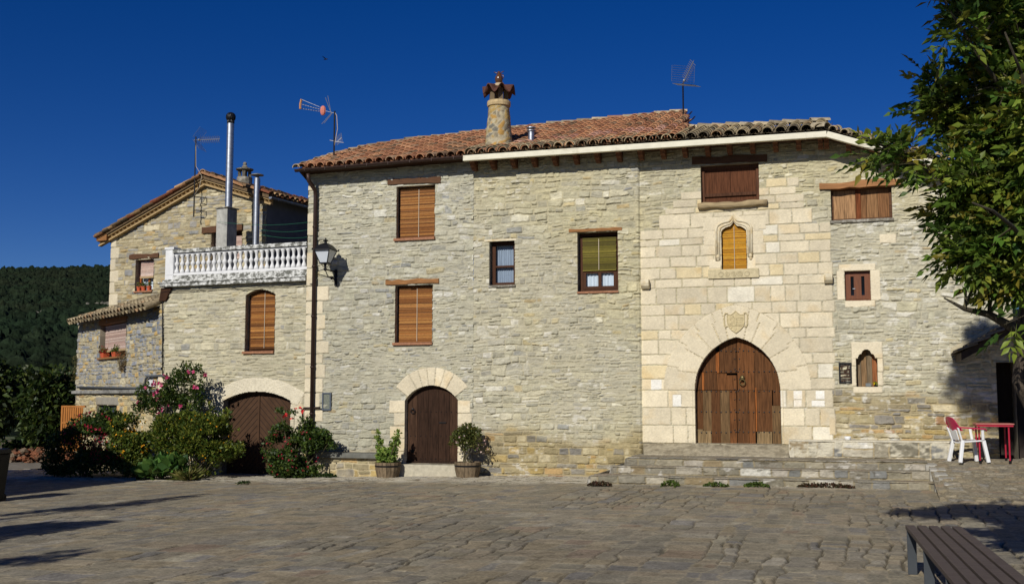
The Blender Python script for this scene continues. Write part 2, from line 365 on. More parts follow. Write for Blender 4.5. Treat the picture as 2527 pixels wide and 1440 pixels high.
def arch_fn(u0, u1, zs, zt, kind='seg'):
    """Top edge z(u) of an opening: segmental/round arch or pointed arch."""
    um = (u0 + u1) / 2; hw = (u1 - u0) / 2; h = zt - zs
    if kind == 'seg':
        Rr = (hw * hw + h * h) / (2 * h)
        return lambda u: np.where(np.abs(np.asarray(u) - um) <= hw, zs - (Rr - h) + np.sqrt(np.maximum(Rr * Rr - (np.asarray(u) - um) ** 2, 0)), zs)
    a = (hw * hw + h * h) / (2 * hw)               # pointed: centres on the springing line
    def f(u):
        x = np.abs(np.asarray(u) - um); return zs + np.sqrt(np.maximum(a * a - (x + (a - hw)) ** 2, 0))
    return f
def arch_poly(u0, u1, z0, fn, n=24):
    us = np.linspace(u1, u0, n + 1); return [(u0, z0), (u1, z0)] + [(float(u), float(fn(u))) for u in us]
def hole_arch(u0, u1, z0, fn): return lambda U, Z: (U > u0) & (U < u1) & (Z > z0) & (Z < fn(U))

# ------------------------------------------------------------------ ground
def gz(x): return np.interp(x, [-16, -9, -4, 2], [-.26, -.18, -.07, 0.0])
PAL_PAVE = palette([lin(132, 125, 109), lin(126, 121, 108), lin(138, 128, 108), lin(120, 117, 110), lin(146, 140, 124), lin(132, 118, 101)], [4, 4, 3, 1.6, .8, .7], .09)
STEP_U0, STEP_U1 = MAIN.u(1548, 1130, 1.3), MAIN.u(2288, 1130, 1.3)

def paving(name, x0, x1, y0, y1, dx, dy, seed, zfn, small=False, keep=None):
    nx = int((x1 - x0) / dx) + 1; ny = int((y1 - y0) / dy) + 1
    X, Y = np.meshgrid(np.linspace(x0, x1, nx), np.linspace(y0, y1, ny))
    if small: H, C = rubble(X, Y, seed, (.08, .2), (.15, .5), PAL_PAVE, lin(118, 110, 92), .05, .9, (.002, .016), .3, .04, .010)
    else:
        H, C = rubble(Y, X, seed, (.15, .40), (.18, .70), PAL_PAVE, lin(142, 134, 116), .09, .12, (.000, .014), .15, .05, .004, .3)
        dzz = LAST['dz']; wv = .008 + .020 * vn(X * 3, Y * 3, 70); gap = sst(wv, wv * .5, dzz + .007 * fb(X * 14, Y * 14, 79, 2)) * sst(.46, .62, vn(X * 1.3 + 40, Y * .75, 71) * .65 + .35 * vn(X * .35, Y * .3, 77))
        H -= .032 * gap; C *= (1 - .62 * gap)[..., None]
        pl = sst(.020, .006, LAST['dx']) * sst(.35, .6, vn(X * 2.2, Y * 1.7, 91)) * (1 - gap); C = C * (1 - .45 * pl[..., None]) + lin(172, 162, 138) * .45 * pl[..., None]
        fl = sst(.84, .93, vn(X * 16, Y * 9, 78)) * .7; C *= (1 - .4 * fl)[..., None]; H -= .008 * fl
        g = fb(X * 6, Y * 7, 73, 4); H += .003 * g; C *= (1 + .26 * g)[..., None]
        # small whitish cobbles in the strip along the house fronts
        nr = sst(-2.6, -1.6, Y + .5 * fb(X * 1.3, Y, 75)) * sst(.30, .5, vn(X * 7, Y * 16, 76) - .12); C = C * (1 - .6 * nr)[..., None] + lin(205, 200, 185) * .6 * nr[..., None]; H += .012 * nr
    big = fb(X * .45, Y * .5, 74, 3); C *= (1 + .16 * big)[..., None] * np.array([1.03, 1.0, .945])
    V = np.stack([X, Y, zfn(X, Y) + H], -1).reshape(-1, 3); C = C.reshape(-1, 3)
    ii, jj = np.meshgrid(np.arange(ny - 1), np.arange(nx - 1), indexing='ij'); ii = ii.ravel(); jj = jj.ravel(); q = lambda i, j: i * nx + j
    F = np.stack([q(ii, jj), q(ii, jj + 1), q(ii + 1, jj + 1), q(ii + 1, jj)], 1)
    if keep is not None:
        k = keep(X, Y).ravel(); F = F[k[F].all(1)]
    o = raw_obj(name, V, F, M_PAVE, C, None, (0, 0, 0), True); o['kind'] = 'structure'; return o
paving('plaza_paving', -17.5, 12.5, -17.5, 1.2, .015, .034, 21, lambda X, Y: gz(X))
mb = MB(); mb.add([(-400, -300, -.62), (400, -300, -.62), (400, 60, -.62), (-400, 60, -.62)], [(0, 1, 2, 3)])
M_EARTH = mat('dry_earth', lin(104, 92, 66), var=.35, scale=(.8, .8, .8), bump=.6, bdist=.1, var2=lin(70, 84, 44))
o = raw_obj('ground', mb.v, mb.f, M_EARTH, None, None, (0, 0, 0)); o['kind'] = 'structure'
# paving further out, coarse, all round the square
def ring():
    m = MB()
    for (x0, x1, y0, y1) in ((-60, -17.5, -40, 6), (12.5, 30, -40, 3), (-17.5, 12.5, -40, -17.5), (-60, -17.4, 6, 12)):
        n = 8
        for i in range(n):
            a = x0 + (x1 - x0) * i / n; b = x0 + (x1 - x0) * (i + 1) / n
            m.add([(a, y0, gz(a) - .02), (b, y0, gz(b) - .02), (b, y1, gz(b) - .02), (a, y1, gz(a) - .02)], [(0, 1, 2, 3)])
    return m
mb = ring(); o = raw_obj('outer_paving', mb.v, mb.f, mat('outer_paving_stone', lin(112, 106, 96), var=.35, scale=(2.2, 5, 1), bump=.6, bdist=.03), None, None, (0, 0, 0)); o['kind'] = 'structure'

# ------------------------------------------------------------------ roof tiles
TS = [0, 0]
def tiles(mb, p0, p1, up, width, rows, expose, tmax, colf, r=.088, back=None, smin=0.0, smax=1e9, edge=True):
    """Canal tiles: columns along p0>p1, rows going up; tmax(s) limits the slope length."""
    p0 = np.array(p0, float); p1 = np.array(p1, float); e = p1 - p0; L = np.linalg.norm(e); e /= L; up = np.array(up, float); up -= e * np.dot(up, e); up /= np.linalg.norm(up)
    n = np.cross(e, up); ncol = int(L / width); w = L / ncol; SEG = 8
    for i in range(ncol):
        s = (i + .5) * w
        for j in range(rows):
            t = j * expose
            if t > tmax(s) or s < smin or s > smax: continue
            jt = RN.uniform(-.012, .012); js = RN.uniform(-.010, .010); ln = expose + .10; c0 = p0 + e * (s + js) + up * (t + jt)
            TS[:] = [s, t]; mb.color(colf(j)); vs = []
            for (tt, rr, hh) in ((0, r * 1.03, .030), (ln, r * .86, .004)):
                for rad_ in (rr, rr - .016):
                    for k in range(SEG + 1):
                        a = math.pi * (k / SEG) * 1.0; vs.append(c0 + up * tt + e * (math.cos(a) * rad_) + n * (math.sin(a) * rad_ * .92 + hh))
            q = SEG + 1; fs = []
            for k in range(SEG):
                fs += [(k, k + 1, 2 * q + k + 1, 2 * q + k), (k, q + k, q + k + 1, k + 1), (q + k, 3 * q + k, 3 * q + k + 1, q + k + 1)]
            mb.add(vs, fs)
            # channel tile to the right of the cover
            c1 = p0 + e * (s + w / 2 + js) + up * (t + jt - .03); mb.color(colf(j) * .9); vs = []
            for (tt, rr, hh) in ((0, r * .98, .0), (ln, r * .98, -.016)):
                for k in range(SEG + 1):
                    a = math.pi + math.pi * k / SEG; vs.append(c1 + up * tt + e * (math.cos(a) * rr) + n * (math.sin(a) * rr * .7 + hh + .045))
            mb.add(vs, [(k, k + 1, q + k + 1, q + k) for k in range(SEG)])

def ridge_tiles(mb, pts, r, ln, colf):
    pts = [np.array(p, float) for p in pts]
    for a, b in zip(pts[:-1], pts[1:]):
        d = b - a; L = np.linalg.norm(d); d /= L; k = max(1, round(L / ln)); sd = np.cross(d, (0, 0, 1)); sd /= np.linalg.norm(sd); u = np.cross(sd, d)
        for i in range(k):
            c = a + d * (L * i / k) + u * RN.uniform(-.01, .015) + sd * RN.uniform(-.015, .015); l = L / k + .05; mb.color(colf(0)); vs = []
            for (t, rr, h) in ((0, r * 1.06, .022), (l, r * .9, 0)):
                for q in (rr, rr - .02):
                    for m in range(9):
                        an = math.pi * m / 8; vs.append(c + d * t + sd * math.cos(an) * q + u * (math.sin(an) * q * .85 + h))
            fs = []
            for m in range(8): fs += [(m, m + 1, 18 + m + 1, 18 + m), (m, 9 + m, 9 + m + 1, m + 1), (18 + m, 18 + m + 1, 27 + m + 1, 27 + m)]
            mb.add(vs, fs)
def colpick(cols, w=None, sp=.15):
    cols = [np.array(c) for c in cols]
    def f(j=0):
        c = RN.choices(cols, w)[0]; return c * RN.uniform(1 - sp, 1 + sp)
    return f
KR = 1 / 1.12
RED = colpick([lin(188, 136, 100, KR), lin(168, 118, 88, KR), lin(202, 152, 112, KR), lin(136, 110, 86, KR), lin(174, 142, 112, KR)], [4, 3, 2, 1.2, 1.5])
GREYT = colpick([lin(166, 150, 120, KR), lin(140, 126, 100, KR), lin(182, 166, 132, KR), lin(116, 106, 88, KR), lin(172, 142, 108, KR)], [4, 4, 2, 2, 1.5], .2)
RIDGE = colpick([lin(160, 148, 124, KR), lin(140, 128, 106, KR), lin(176, 160, 130, KR), lin(150, 112, 90, KR)], [4, 3, 2, .6])
PINK = colpick([lin(196, 146, 124, KR), lin(178, 128, 106, KR), lin(206, 162, 140, KR)], None, .1)
OLDT = colpick([lin(150, 112, 80, KR), lin(112, 90, 66, KR), lin(170, 138, 98, KR), lin(128, 78, 56, KR), lin(96, 84, 68, KR)], [3, 3, 2, 2, 2], .2)

# ------------------------------------------------------------------ window and door parts
def frame_mb(w, r, o, t=.055, d=.05, mullion=0, rails=(), mb=None):
    m = mb or MB(); u0, u1, z0, z1 = r
    m.wbox(w, u0, u0 + t, z0, z1, o - d, o); m.wbox(w, u1 - t, u1, z0, z1, o - d, o)
    m.wbox(w, u0 + t, u1 - t, z0, z0 + t, o - d, o - .002); m.wbox(w, u0 + t, u1 - t, z1 - t, z1, o - d, o - .002)
    for k in range(mullion):
        c = u0 + (u1 - u0) * (k + 1) / (mullion + 1); m.wbox(w, c - t * .55, c + t * .55, z0 + t, z1 - t, o - d, o - .004)
    for zr in rails: m.wbox(w, u0 + t, u1 - t, zr - t * .3, zr + t * .3, o - d, o - .006)
    return m
def blind_mb(w, r, o, cols, pitch=.021, topfn=None, bow=.012):
    m = MB(); u0, u1, z0, z1 = r; n = int((z1 - z0) / pitch); cp = colpick(cols, None, .16); K = 6
    for i in range(n):
        a = z0 + i * pitch; m.color(cp()); ua, ub = u0 + RN.uniform(-.006, .006), u1 + RN.uniform(-.006, .006); vs = []
        for (dz, do) in ((0, 0), (.3, .007), (.65, .007), (.94, 0)):
            for k in range(K + 1):
                u = ua + (ub - ua) * k / K; zz = a + dz * pitch
                if topfn is not None: zz = min(zz, float(topfn(u)) - .01)
                vs.append(w.pt(u, zz, o + do + bow * math.sin(k / K * 9 + i * .05) * .4))
        m.add(vs, [(q * (K + 1) + k, q * (K + 1) + k + 1, (q + 1) * (K + 1) + k + 1, (q + 1) * (K + 1) + k) for q in range(3) for k in range(K)])
    return m
def back_mb(w, r, o): return MB().wbox(w, r[0] - .05, r[1] + .05, r[2] - .05, r[3] + .05, o - .05, o)
def beam_mb(w, x0, z0, x1, z1, h, o0, o1, wob=.02):
    m = MB(); K = 8; pts = []
    for k in range(K + 1):
        t = k / K; u = x0 + (x1 - x0) * t; z = z0 + (z1 - z0) * t; pts.append((u, z - h / 2 + RN.uniform(-wob, wob) * .5, z + h / 2 + RN.uniform(-wob, wob)))
    for a, b in zip(pts[:-1], pts[1:]):
        pass
    vs = []; fs = []
    for (u, zb, zt) in pts: vs += [w.pt(u, zb, o1), w.pt(u, zt, o1 - .006), w.pt(u, zt, o0), w.pt(u, zb, o0)]
    for k in range(K):
        for q in range(4): fs.append((k * 4 + q, k * 4 + 4 + q, k * 4 + 4 + (q + 1) % 4, k * 4 + (q + 1) % 4))
    fs += [(0, 1, 2, 3), (K * 4 + 3, K * 4 + 2, K * 4 + 1, K * 4)]
    return m.add(vs, [tuple(reversed(f)) for f in fs])
def curtain_mb(w, r, o, folds=9, amp=.012):
    m = MB(); K = folds * 4; u0, u1, z0, z1 = r; vs = []
    for zz in (z0, (z0 + z1) / 2, z1):
        for k in range(K + 1): vs.append(w.pt(u0 + (u1 - u0) * k / K, zz, o + amp * math.sin(k * math.pi / 2 + zz)))
    return m.add(vs, [(q * (K + 1) + k, q * (K + 1) + k + 1, (q + 1) * (K + 1) + k + 1, (q + 1) * (K + 1) + k) for q in range(2) for k in range(K)])
ORANGE = [lf(178, 122, 60), lf(158, 102, 48), lf(112, 70, 34), lf(192, 138, 74), lf(142, 90, 42), lf(170, 116, 64)]
YELLOW = [lf(206, 150, 36), lf(190, 134, 30), lf(220, 168, 56), lf(170, 116, 26)]
OLIVE = [lf(122, 112, 36), lf(104, 96, 30), lf(138, 126, 50), lf(92, 82, 26)]
PALEB = [lf(206, 180, 164), lf(190, 160, 146), lf(216, 194, 180)]

def blind_window(house, name, w, r, o, cols, lintel=None, sill=None, topfn=None, back=.25, lab=None, bl=None):
    """A window part: dark inner frame, with blind, cord, lintel and sill as its pieces."""
    f = part(frame_mb(w, (r[0] - .01, r[1] + .01, r[2] - .01, r[3] + .01), o - .03, .06, .06).wbox(w, r[0] - .05, r[1] + .05, r[2] - .05, r[3] + .05, o - back, o - back + .03), name, M_FRAME, house, label=lab)
    rb = bl or (r[0] + .05, r[1], r[2] + .02, r[3] - .03)
    part(blind_mb(w, rb, o, cols, topfn=topfn), 'blind', M_BLIND, f)
    cu = (rb[0] + rb[1]) / 2 + .01
    part(MB().wbox(w, cu - .006, cu + .006, rb[2] + .02, rb[3] - .02, o + .012, o + .02), 'cord', M_CORD, f)
    if lintel: part(beam_mb(w, *lintel[:4], lintel[4], -.18, .025), 'lintel', lintel[5], f)
    if sill: part(MB().wbox(w, sill[0], sill[1], sill[2], sill[3], -.2, sill[4]), 'sill', sill[5], f, bevel=.006)
    return f

# ------------------------------------------------------------------ the middle house (brown gutter, red tiled roof)
PAL_GREY = palette([lf(192, 187, 163), lf(183, 178, 156), lf(199, 192, 164), lf(174, 170, 152), lf(213, 208, 189), lf(194, 181, 143), lf(160, 159, 151), lf(184, 166, 128)], [7, 6, 4, 3, 2.2, .6, .5, .15], .07)
PAL_BROWN = palette([lf(168, 156, 122), lf(150, 138, 108), lf(182, 160, 108), lf(140, 134, 122), lf(184, 154, 106), lf(136, 132, 124), lf(160, 126, 94), lf(204, 192, 160)], [5, 5, 3, 3, 1.5, 1.2, .3, 1.4], .11)
PAL_ANX = palette([lf(148, 151, 156), lf(160, 158, 150), lf(174, 164, 136), lf(132, 138, 147), lf(190, 160, 104), lf(196, 186, 158)], [5, 4, 4, 3, 1.3, 1.5], .12)
PAL_GAB = palette([lf(176, 166, 138), lf(160, 155, 142), lf(188, 176, 142), lf(150, 149, 145), lf(204, 193, 162), lf(184, 158, 110)], [5, 4, 4, 3, 2.2, 1.4], .14)
MORT = lf(189, 182, 157); MORT2 = lf(172, 158, 124)
CREAM = lf(229, 216, 186)
DU, DZ = .0145, .0100

UL = MAIN.u(1168, 700)
mid = thing('stone_house', 'tall grey stone house with red tiled hip roof, brown gutter and small arched brown door', 'house', ((UC + UL) / 2, 0, -.1))
rW1 = MAIN.rect(978, 458, 1073, 587); rW2 = MAIN.rect(975, 703, 1067, 845)
dL = MAIN.u(999, 1060), MAIN.u(1130, 1060); zB = MAIN.z(1064, 1143); zS = MAIN.z(1064, 987); zA = MAIN.z(1064, 950)
fD = arch_fn(dL[0], dL[1], zS, zA)
xg0 = MAIN.P(735, 428, .42); xg1 = MAIN.P(1148, 395, .42)
def eave_z(u): return np.interp(u, [xg0[0], xg1[0]], [xg0[2], xg1[2]])
def style_mid(U, Z):
    H, C = rubble(U, Z, 31, (.042, .10), (.09, .30), PAL_GREY, MORT, .05, 1.0)
    H3, C3 = rubble(U, Z, 331, (.085, .17), (.14, .46), PAL_GREY, MORT, .05, 1.1); k = sst(.08, .14, fb(U * .55, Z * 1.0, 332) + .35 * fb(U * 2.6, Z * 3.6, 333)); H = H * (1 - k) + H3 * k; C = C * (1 - k[..., None]) + C3 * k[..., None]
    H2, C2 = rubble(U, Z, 32, (.07, .16), (.14, .5), PAL_BROWN, MORT2, .03, 1.0)
    k = sst(.0, .25, .55 - Z + .5 * fb(U * .8, Z, 33)); H = H * (1 - k) + H2 * k; C = C * (1 - k[..., None]) + C2 * k[..., None]
    C = lichen(C, U, Z, 34, .28, .6, lf(222, 218, 206), .5)
    C *= (1 + .10 * fb(U * .35, Z * .4, 35))[..., None] * np.array([.92, .935, .965])
    # corner quoins
    for i, (y0, y1) in enumerate([(440, 470), (525, 548), (549, 580), (622, 660), (661, 705), (706, 742), (743, 775), (776, 812), (813, 840), (841, 872), (873, 897), (898, 932), (933, 968), (969, 1010), (1011, 1040)]):
        wide = 812 if i in (5, 9) else (803 if i in (7, 11) else (789 if i % 2 else 797)); wide = 775 if i < 5 else wide
        overlay(H, C, U, Z, rdist(U, Z, UC - .1, MAIN.u(wide, y0), MAIN.z(780, y1) + .006, MAIN.z(780, y0) - .006), .012, CREAM * RN.uniform(.86, 1.0), seed=40 + i)
    # door surround
    um = (dL[0] + dL[1]) / 2; hw = (dL[1] - dL[0]) / 2; zc = zS - .35; ang = np.degrees(np.arctan2(Z - zc, U - um)); rr = np.hypot(U - um, Z - zc); ex = hw + .30
    Ro = math.hypot(hw + .40, .35)
    edges = [36, 59, 72, 84, 96, 108, 121, 144]; cols = [.92, 1.0, 1.06, .95, .97, .92, .9]
    for k in range(7):
        dd = np.minimum(np.minimum(Ro - rr, (ang - edges[k]) * rr * .01745), (edges[k + 1] - ang) * rr * .01745)
        dd = np.minimum(dd, Z - zS + .01); overlay(H, C, U, Z, dd - .004, .014, CREAM * cols[k], seed=60 + k)
    hts = np.linspace(zB - .03, zS, 6)
    for k in range(5):
        for sd in (0, 1):
            ww = (.42, .30, .38, .28, .40)[k] if sd == 0 else (.26, .36, .30, .34, .30)[k]
            a, b = (dL[0] - ww, dL[0] + .05) if sd == 0 else (dL[1] - .05, dL[1] + ww)
            overlay(H, C, U, Z, rdist(U, Z, a, b, hts[k] + .005, hts[k + 1] - .005), .012, CREAM * RN.uniform(.88, 1.03), seed=70 + k * 2 + sd)
    return H, C
rv = Reveals(); cst = lf(176, 166, 142)
for r in (rW1, rW2): rv.loop(MAIN, rpoly(r), .30, cst)
rv.loop(MAIN, arch_poly(dL[0], dL[1], zB, fD), .22, CREAM * .95, .012)
for k in range(30):                                # corner return towards the terrace
    hq = (float(eave_z(UC)) + .42) / 30; a, b = -.4 + k * hq, -.4 + (k + 1) * hq; rv.quad([MAIN.pt(UC, a, .01), MAIN.pt(UC, b, .01), MAIN.pt(UC, b, -9), MAIN.pt(UC, a, -9)], cst * RN.uniform(.8, 1.1))
wall_mesh('wall', MAIN, UC, UL, -.45, 7.6, DU, DZ, style_mid, lambda u: eave_z(u) + .06, [hole_rect(rW1), hole_rect(rW2), hole_arch(dL[0], dL[1], zB, fD)], mid, rv.get())
for (r, lx) in ((rW1, (957, 449, 1088, 444, .13, M_BEAMD)), (rW2, (952, 697, 1083, 692, .11, M_BEAM))):
    a = MAIN.uz(lx[0], lx[1]); b = MAIN.uz(lx[2], lx[3])
    blind_window(mid, 'window', MAIN, r, -.14, ORANGE, (a[0], a[1], b[0], b[1], lx[4], lx[5]), (r[0] - .05, r[1] + .01, r[2] - .055, r[2] + .005, .05, M_TERRA))

def plank_door(w, fn, ucuts, z0, o, cols, parent, name, m, th=.05, studs=(), ztop=None):
    mb = MB()
    for a, b in zip(ucuts[:-1], ucuts[1:]):
        mb.color(cols()); n = 5; us = np.linspace(b - .004, a + .004, n)
        poly = [(a + .004, z0), (b - .004, z0)] + [(float(u), float(fn(u)) - .012) for u in us]
        mb.wprism(w, poly, o - th, o + RN.uniform(-.004, .004))
    return mb
cols = colpick([lf(62, 43, 31), lf(55, 38, 28), lf(70, 50, 37)], None, .1)
mb = plank_door(MAIN, fD, np.linspace(dL[0] - .02, dL[1] + .02, 6), zB + .03, -.14, cols, mid, 'door', M_OLDWOOD)
mb.color(lf(48, 34, 26)); mb.wbox(MAIN, dL[0], dL[1], zB - .02, zB + .05, -.18, -.10)
sb = mb; sb.mi = 1; sb.color((.1, .1, .1))
for zz in (zB + .10, zB + .62, zB + 1.18):
    for k in range(10): sb.ball(MAIN.pt(dL[0] + .09 + (dL[1] - dL[0] - .18) * k / 9, zz, -.137), .013, 6, 3)
dr = part(sb, 'door', [M_OLDWOOD, M_BLACKMET], mid)
kb = MB(); c = MAIN.P(1019, 1014, -.12); kb.tube([c + np.array([.05 * math.sin(t), -.012, .05 * math.cos(t)]) for t in np.linspace(0, 6.28, 13)], .009, 6, False); kb.ball(c + np.array([0, 0, .05]), .03, 6, 4); part(kb, 'knocker', M_BLACKMET, dr)
hb = MB(); c = MAIN.P(1018, 1112, -.133); hb.wprism(MAIN, [(c[0] + .045 * math.cos(t), c[2] + .045 * math.sin(t)) for t in np.linspace(0, 6.28, 13)[:-1]], -.15, -.128); part(hb, 'cat_hole', M_DARK, dr)
lt = MB(); c = MAIN.P(1092, 1042, -.12); lt.wbox(MAIN, c[0] - .09, c[0] + .09, c[2] - .012, c[2] + .012, -.15, -.118); part(lt, 'latch', M_BLACKMET, dr)
mb = MB(); mb.wbox(MAIN, dL[0] - .03, dL[1] + .14, -.3, zB - .012, -.2, .30); part(mb, 'doorstep', mat('pale_doorstep', lf(190, 182, 160), var=.2, scale=(10, 10, 10), bump=.5), mid, bevel=.02)
# meter box
rm = MAIN.rect(796, 968, 818, 1012); mb = MB(); frame_mb(MAIN, rm, .035, .035, .05, mb=mb)
bx = part(mb, 'meter_box', mat('slate_blue_metal', lf(84, 92, 104), rough=.5, var=.12, bump=0), mid, bevel=.004)
part(MB().wbox(MAIN, rm[0] + .036, rm[1] - .036, rm[2] + .036, rm[3] - .036, -.01, .018), 'mesh_panel', mat('wire_mesh_panel', lf(120, 124, 112), var=.5, scale=(90, 90, 90), bump=.6), bx)
# red roof
rise = math.tan(rad(20)); e = xg1 - xg0; e = e / np.linalg.norm(e); UPR = np.array([0, 1, rise]); UPR -= e * np.dot(UPR, e); UPR /= np.linalg.norm(UPR); nR = np.cross(e, UPR)
E0 = xg0 + np.array([0, -.06, .10])
sil = [(724, 415), (767, 395), (827, 379), (933, 362), (1033, 346), (1100, 340), (1200, 328), (1350, 312), (1500, 298), (1692, 279)]
st = [];
for q in sil:
    p = on_plane(*q, E0, nR) - E0; st.append((max(np.dot(p, e), .0 + .05 * len(st)), np.dot(p, UPR) if st else 0.0))
sS = np.array([a for a, b in st]); sT = np.array([b for a, b in st])
q = on_plane(1690, 325, E0, nR); sEnd = np.dot(q - E0, e); sS = np.append(sS, sEnd); sT = np.append(sT, np.dot(q - E0, UPR)); RX = lambda s: float(np.interp(s, sS, sT))
print('red roof s,t', [(round(a, 2), round(b, 2)) for a, b in st], sEnd)
RT = lambda s: float(np.interp(s, sS, sT)) if s > sS[0] else -1
roof = MB(); Lr = sEnd
tiles(roof, E0, E0 + e * Lr, UPR, .255, 40, .36, lambda s: RT(s) - .12, lambda j: PINK(j) if TS[0] > 5.2 and 1.0 < TS[1] < 2.0 and RN.random() < .55 else RED(j), .105)
base = MB()
ptl = [E0 + e * a + UPR * max(b, 0) - nR * .005 for a, b in st]
vs = [E0 - nR * .005, E0 + e * Lr - nR * .005, E0 + e * Lr + UPR * float(sT[-1]) - nR * .005] + ptl[::-1]
roof.color(lin(96, 70, 54, KR)); roof.add([v + np.array([0, 0, 0]) for v in vs], [tuple(range(len(vs)))])
back = [p + np.array([0, 6.5, -2.4]) for p in ptl]; k = len(ptl); roof.add(ptl + back, [(i, i + 1, k + i + 1, k + i) for i in range(k - 1)])
roof_o = part(roof, 'roof', M_TILE, mid)
rg = MB(); ridge_tiles(rg, [E0 + e * a + UPR * b + nR * .02 for a, b in st], .10, .38, RIDGE)
part(rg, 'ridge', M_TILE, roof_o)
# right-hand gable end of the red roof
pe0 = E0 + e * Lr + UPR * max(1.0, float(sT[-1])); pe1 = E0 + e * st[-1][0] + UPR * st[-1][1]
mb = MB(); mb.add([pe0 - nR * .02, pe1 - nR * .02, pe1 + np.array([0, 6.5, -2.4]), np.array([pe1[0], pe1[1] + 6.5, pe0[2] - .4]), pe0 - np.array([0, 0, .4])], [(0, 1, 2, 3, 4)])
part(mb, 'gable_end', mat('dark_gable_plaster', lf(110, 100, 88), var=.3, bump=.4), mid)
# pink mortar flashing between the two roofs is built with the grey roof below
# soffit and gutter
def soffit_mb(w, pts, oo, drop=.0):                # pts of (u, z), from the wall out to oo
    m = MB()
    for (a, za), (b, zb) in zip(pts[:-1], pts[1:]): m.hexa([w.pt(a, za, oo), w.pt(b, zb, oo), w.pt(b, zb, -.25), w.pt(a, za, -.25), w.pt(a, za + .03, oo), w.pt(b, zb + .03, oo), w.pt(b, zb + .03, -.25), w.pt(a, za + .03, -.25)])
    return m
part(soffit_mb(MAIN, [(xg0[0], xg0[2] + .055), (xg1[0], xg1[2] + .055)], .40), 'soffit', M_DKWOOD, mid)
def gutter_mb(a, b, r, seg=8):
    m = MB(); a = np.array(a); b = np.array(b); d = (b - a) / np.linalg.norm(b - a); s_ = np.cross(d, (0, 0, 1)); vs = []
    for p in (a, b):
        for rr in (r, r * .9):
            for k in range(seg + 1):
                t = math.pi + math.pi * k / seg; vs.append(p + s_ * math.cos(t) * rr + np.array([0, 0, math.sin(t) * rr + r * .55]))
    q = seg + 1; fs = []
    for k in range(seg): fs += [(k, k + 1, 2 * q + k + 1, 2 * q + k), (q + k + 1, q + k, 3 * q + k, 3 * q + k + 1)]
    fs += [(0, 2 * q, 3 * q, q), (seg, q + seg, 3 * q + seg, 2 * q + seg), tuple(range(0, q)) , tuple(range(2 * q, 3 * q))]
    for i in range(8):
        p = a + (b - a) * (i + .5) / 8; m.obox(p - d * .008 + np.array([0, 0, r * .12]), p + d * .008 + np.array([0, 0, r * .12]), 2.04 * r, r * 1.0)
    return m.add(vs, fs)
part(gutter_mb(xg0 + np.array([-.05, -.03, .055]), xg1 + np.array([.02, -.03, .055]), .065), 'gutter', M_BROWNMET, mid)
a = MAIN.P(760, 428, .38); dsp = [a, MAIN.P(762, 446, .34), MAIN.P(776, 468, .09), MAIN.P(779, 480, .07)]
ux = MAIN.u(774, 760, .07); dsp = dsp[:2] + [np.array([ux, -.10, MAIN.z(774, 470, .07)]), np.array([ux, -.07, MAIN.z(774, 485, .07)]), np.array([ux, -.07, .1])]
mb = MB().tube(dsp, .05, 10)
for yy in (560, 657, 780, 905, 1020): z = MAIN.z(774, yy, .07); mb.tube([(ux, -.07, z - .02), (ux, -.07, z + .02)], .062, 10); mb.box(ux - .012, ux + .012, -.07, .0, z - .012, z + .012)
part(mb, 'downspout', M_BROWNMET, mid, smooth=True)
mb = MB(); p = lambda x, y: MAIN.P(x, y, .05); mb.tube([p(747, 1042), p(747, 1012), p(750, 1006), p(790, 1005)], .022, 8); part(mb, 'water_pipe', M_BROWNMET, mid, smooth=True)

# ------------------------------------------------------------------ the right house (cream gutter, ashlar portal)
RW = Wall(0, .10, 0)
UR = RW.u(2500, 800)
rh = thing('stone_house', 'long stone house with cream gutter, dressed stone portal and big pointed wooden door', 'house', ((UL + UR) / 2, 0, 0))
g0 = MAIN.P(1145, 397, .45); g1 = MAIN.P(2040, 338, .45); g2 = MAIN.P(2357, 424, .45); g3 = MAIN.P(2500, 464, .45)
gu = [g0[0], g1[0], g2[0], g3[0]]; gzz = [g0[2], g1[2], g2[2], g3[2]]
print('gutter z', gzz, 'UC', UC, 'UL', UL, 'UR', UR)
def eave_r(u): return np.interp(u, gu, gzz)
r3 = MAIN.rect(1207, 595, 1270, 703); r4 = MAIN.rect(1425, 572, 1525, 718)
r5 = RW.rect(1729, 405, 1873, 500); r6 = RW.rect(1780, 548, 1843, 667); r7 = RW.rect(2050, 460, 2201, 541); r8 = RW.rect(2085, 668, 2148, 741); r9 = RW.rect(2113, 866, 2165, 953)
pu0, pu1 = RW.u(1715, 1000), RW.u(1927, 1000); pzb = RW.z(1820, 1094); pzs = RW.z(1820, 962); pza = RW.z(1820, 831)
fP = arch_fn(pu0, pu1, pzs, pza, 'pt'); pum = (pu0 + pu1) / 2
ou0, ou1 = RW.u(1638, 962), RW.u(2003, 962); oza = RW.z(1815, 751); fO = arch_fn(ou0, ou1, pzs, oza, 'pt')
og_s = RW.z(1811, 575); og_a = RW.z(1811, 546); um6 = (r6[0] + r6[1]) / 2; hw6 = (r6[1] - r6[0]) / 2
def fOg(u):
    x = np.clip(np.abs(np.asarray(u) - um6) / hw6, 0, 1); return og_s + (og_a - og_s) * (.62 * np.sqrt(np.maximum(1 - x ** 2.4, 0)) + .38 * np.maximum(1 - x * 3.2, 0) ** 1.6)
um9 = (r9[0] + r9[1]) / 2; hw9 = (r9[1] - r9[0]) / 2; z9s = RW.z(2138, 884)
def fTr(u):
    x = np.abs(np.asarray(u) - um9) / hw9; return np.where(x < .45, z9s + .10 + .09 * np.sqrt(np.maximum(1 - (x / .45) ** 2, 0)), np.where(x < .8, z9s + .02 + .08 * np.sqrt(np.maximum(1 - ((x - .45) / .35) ** 2, 0)), z9s))
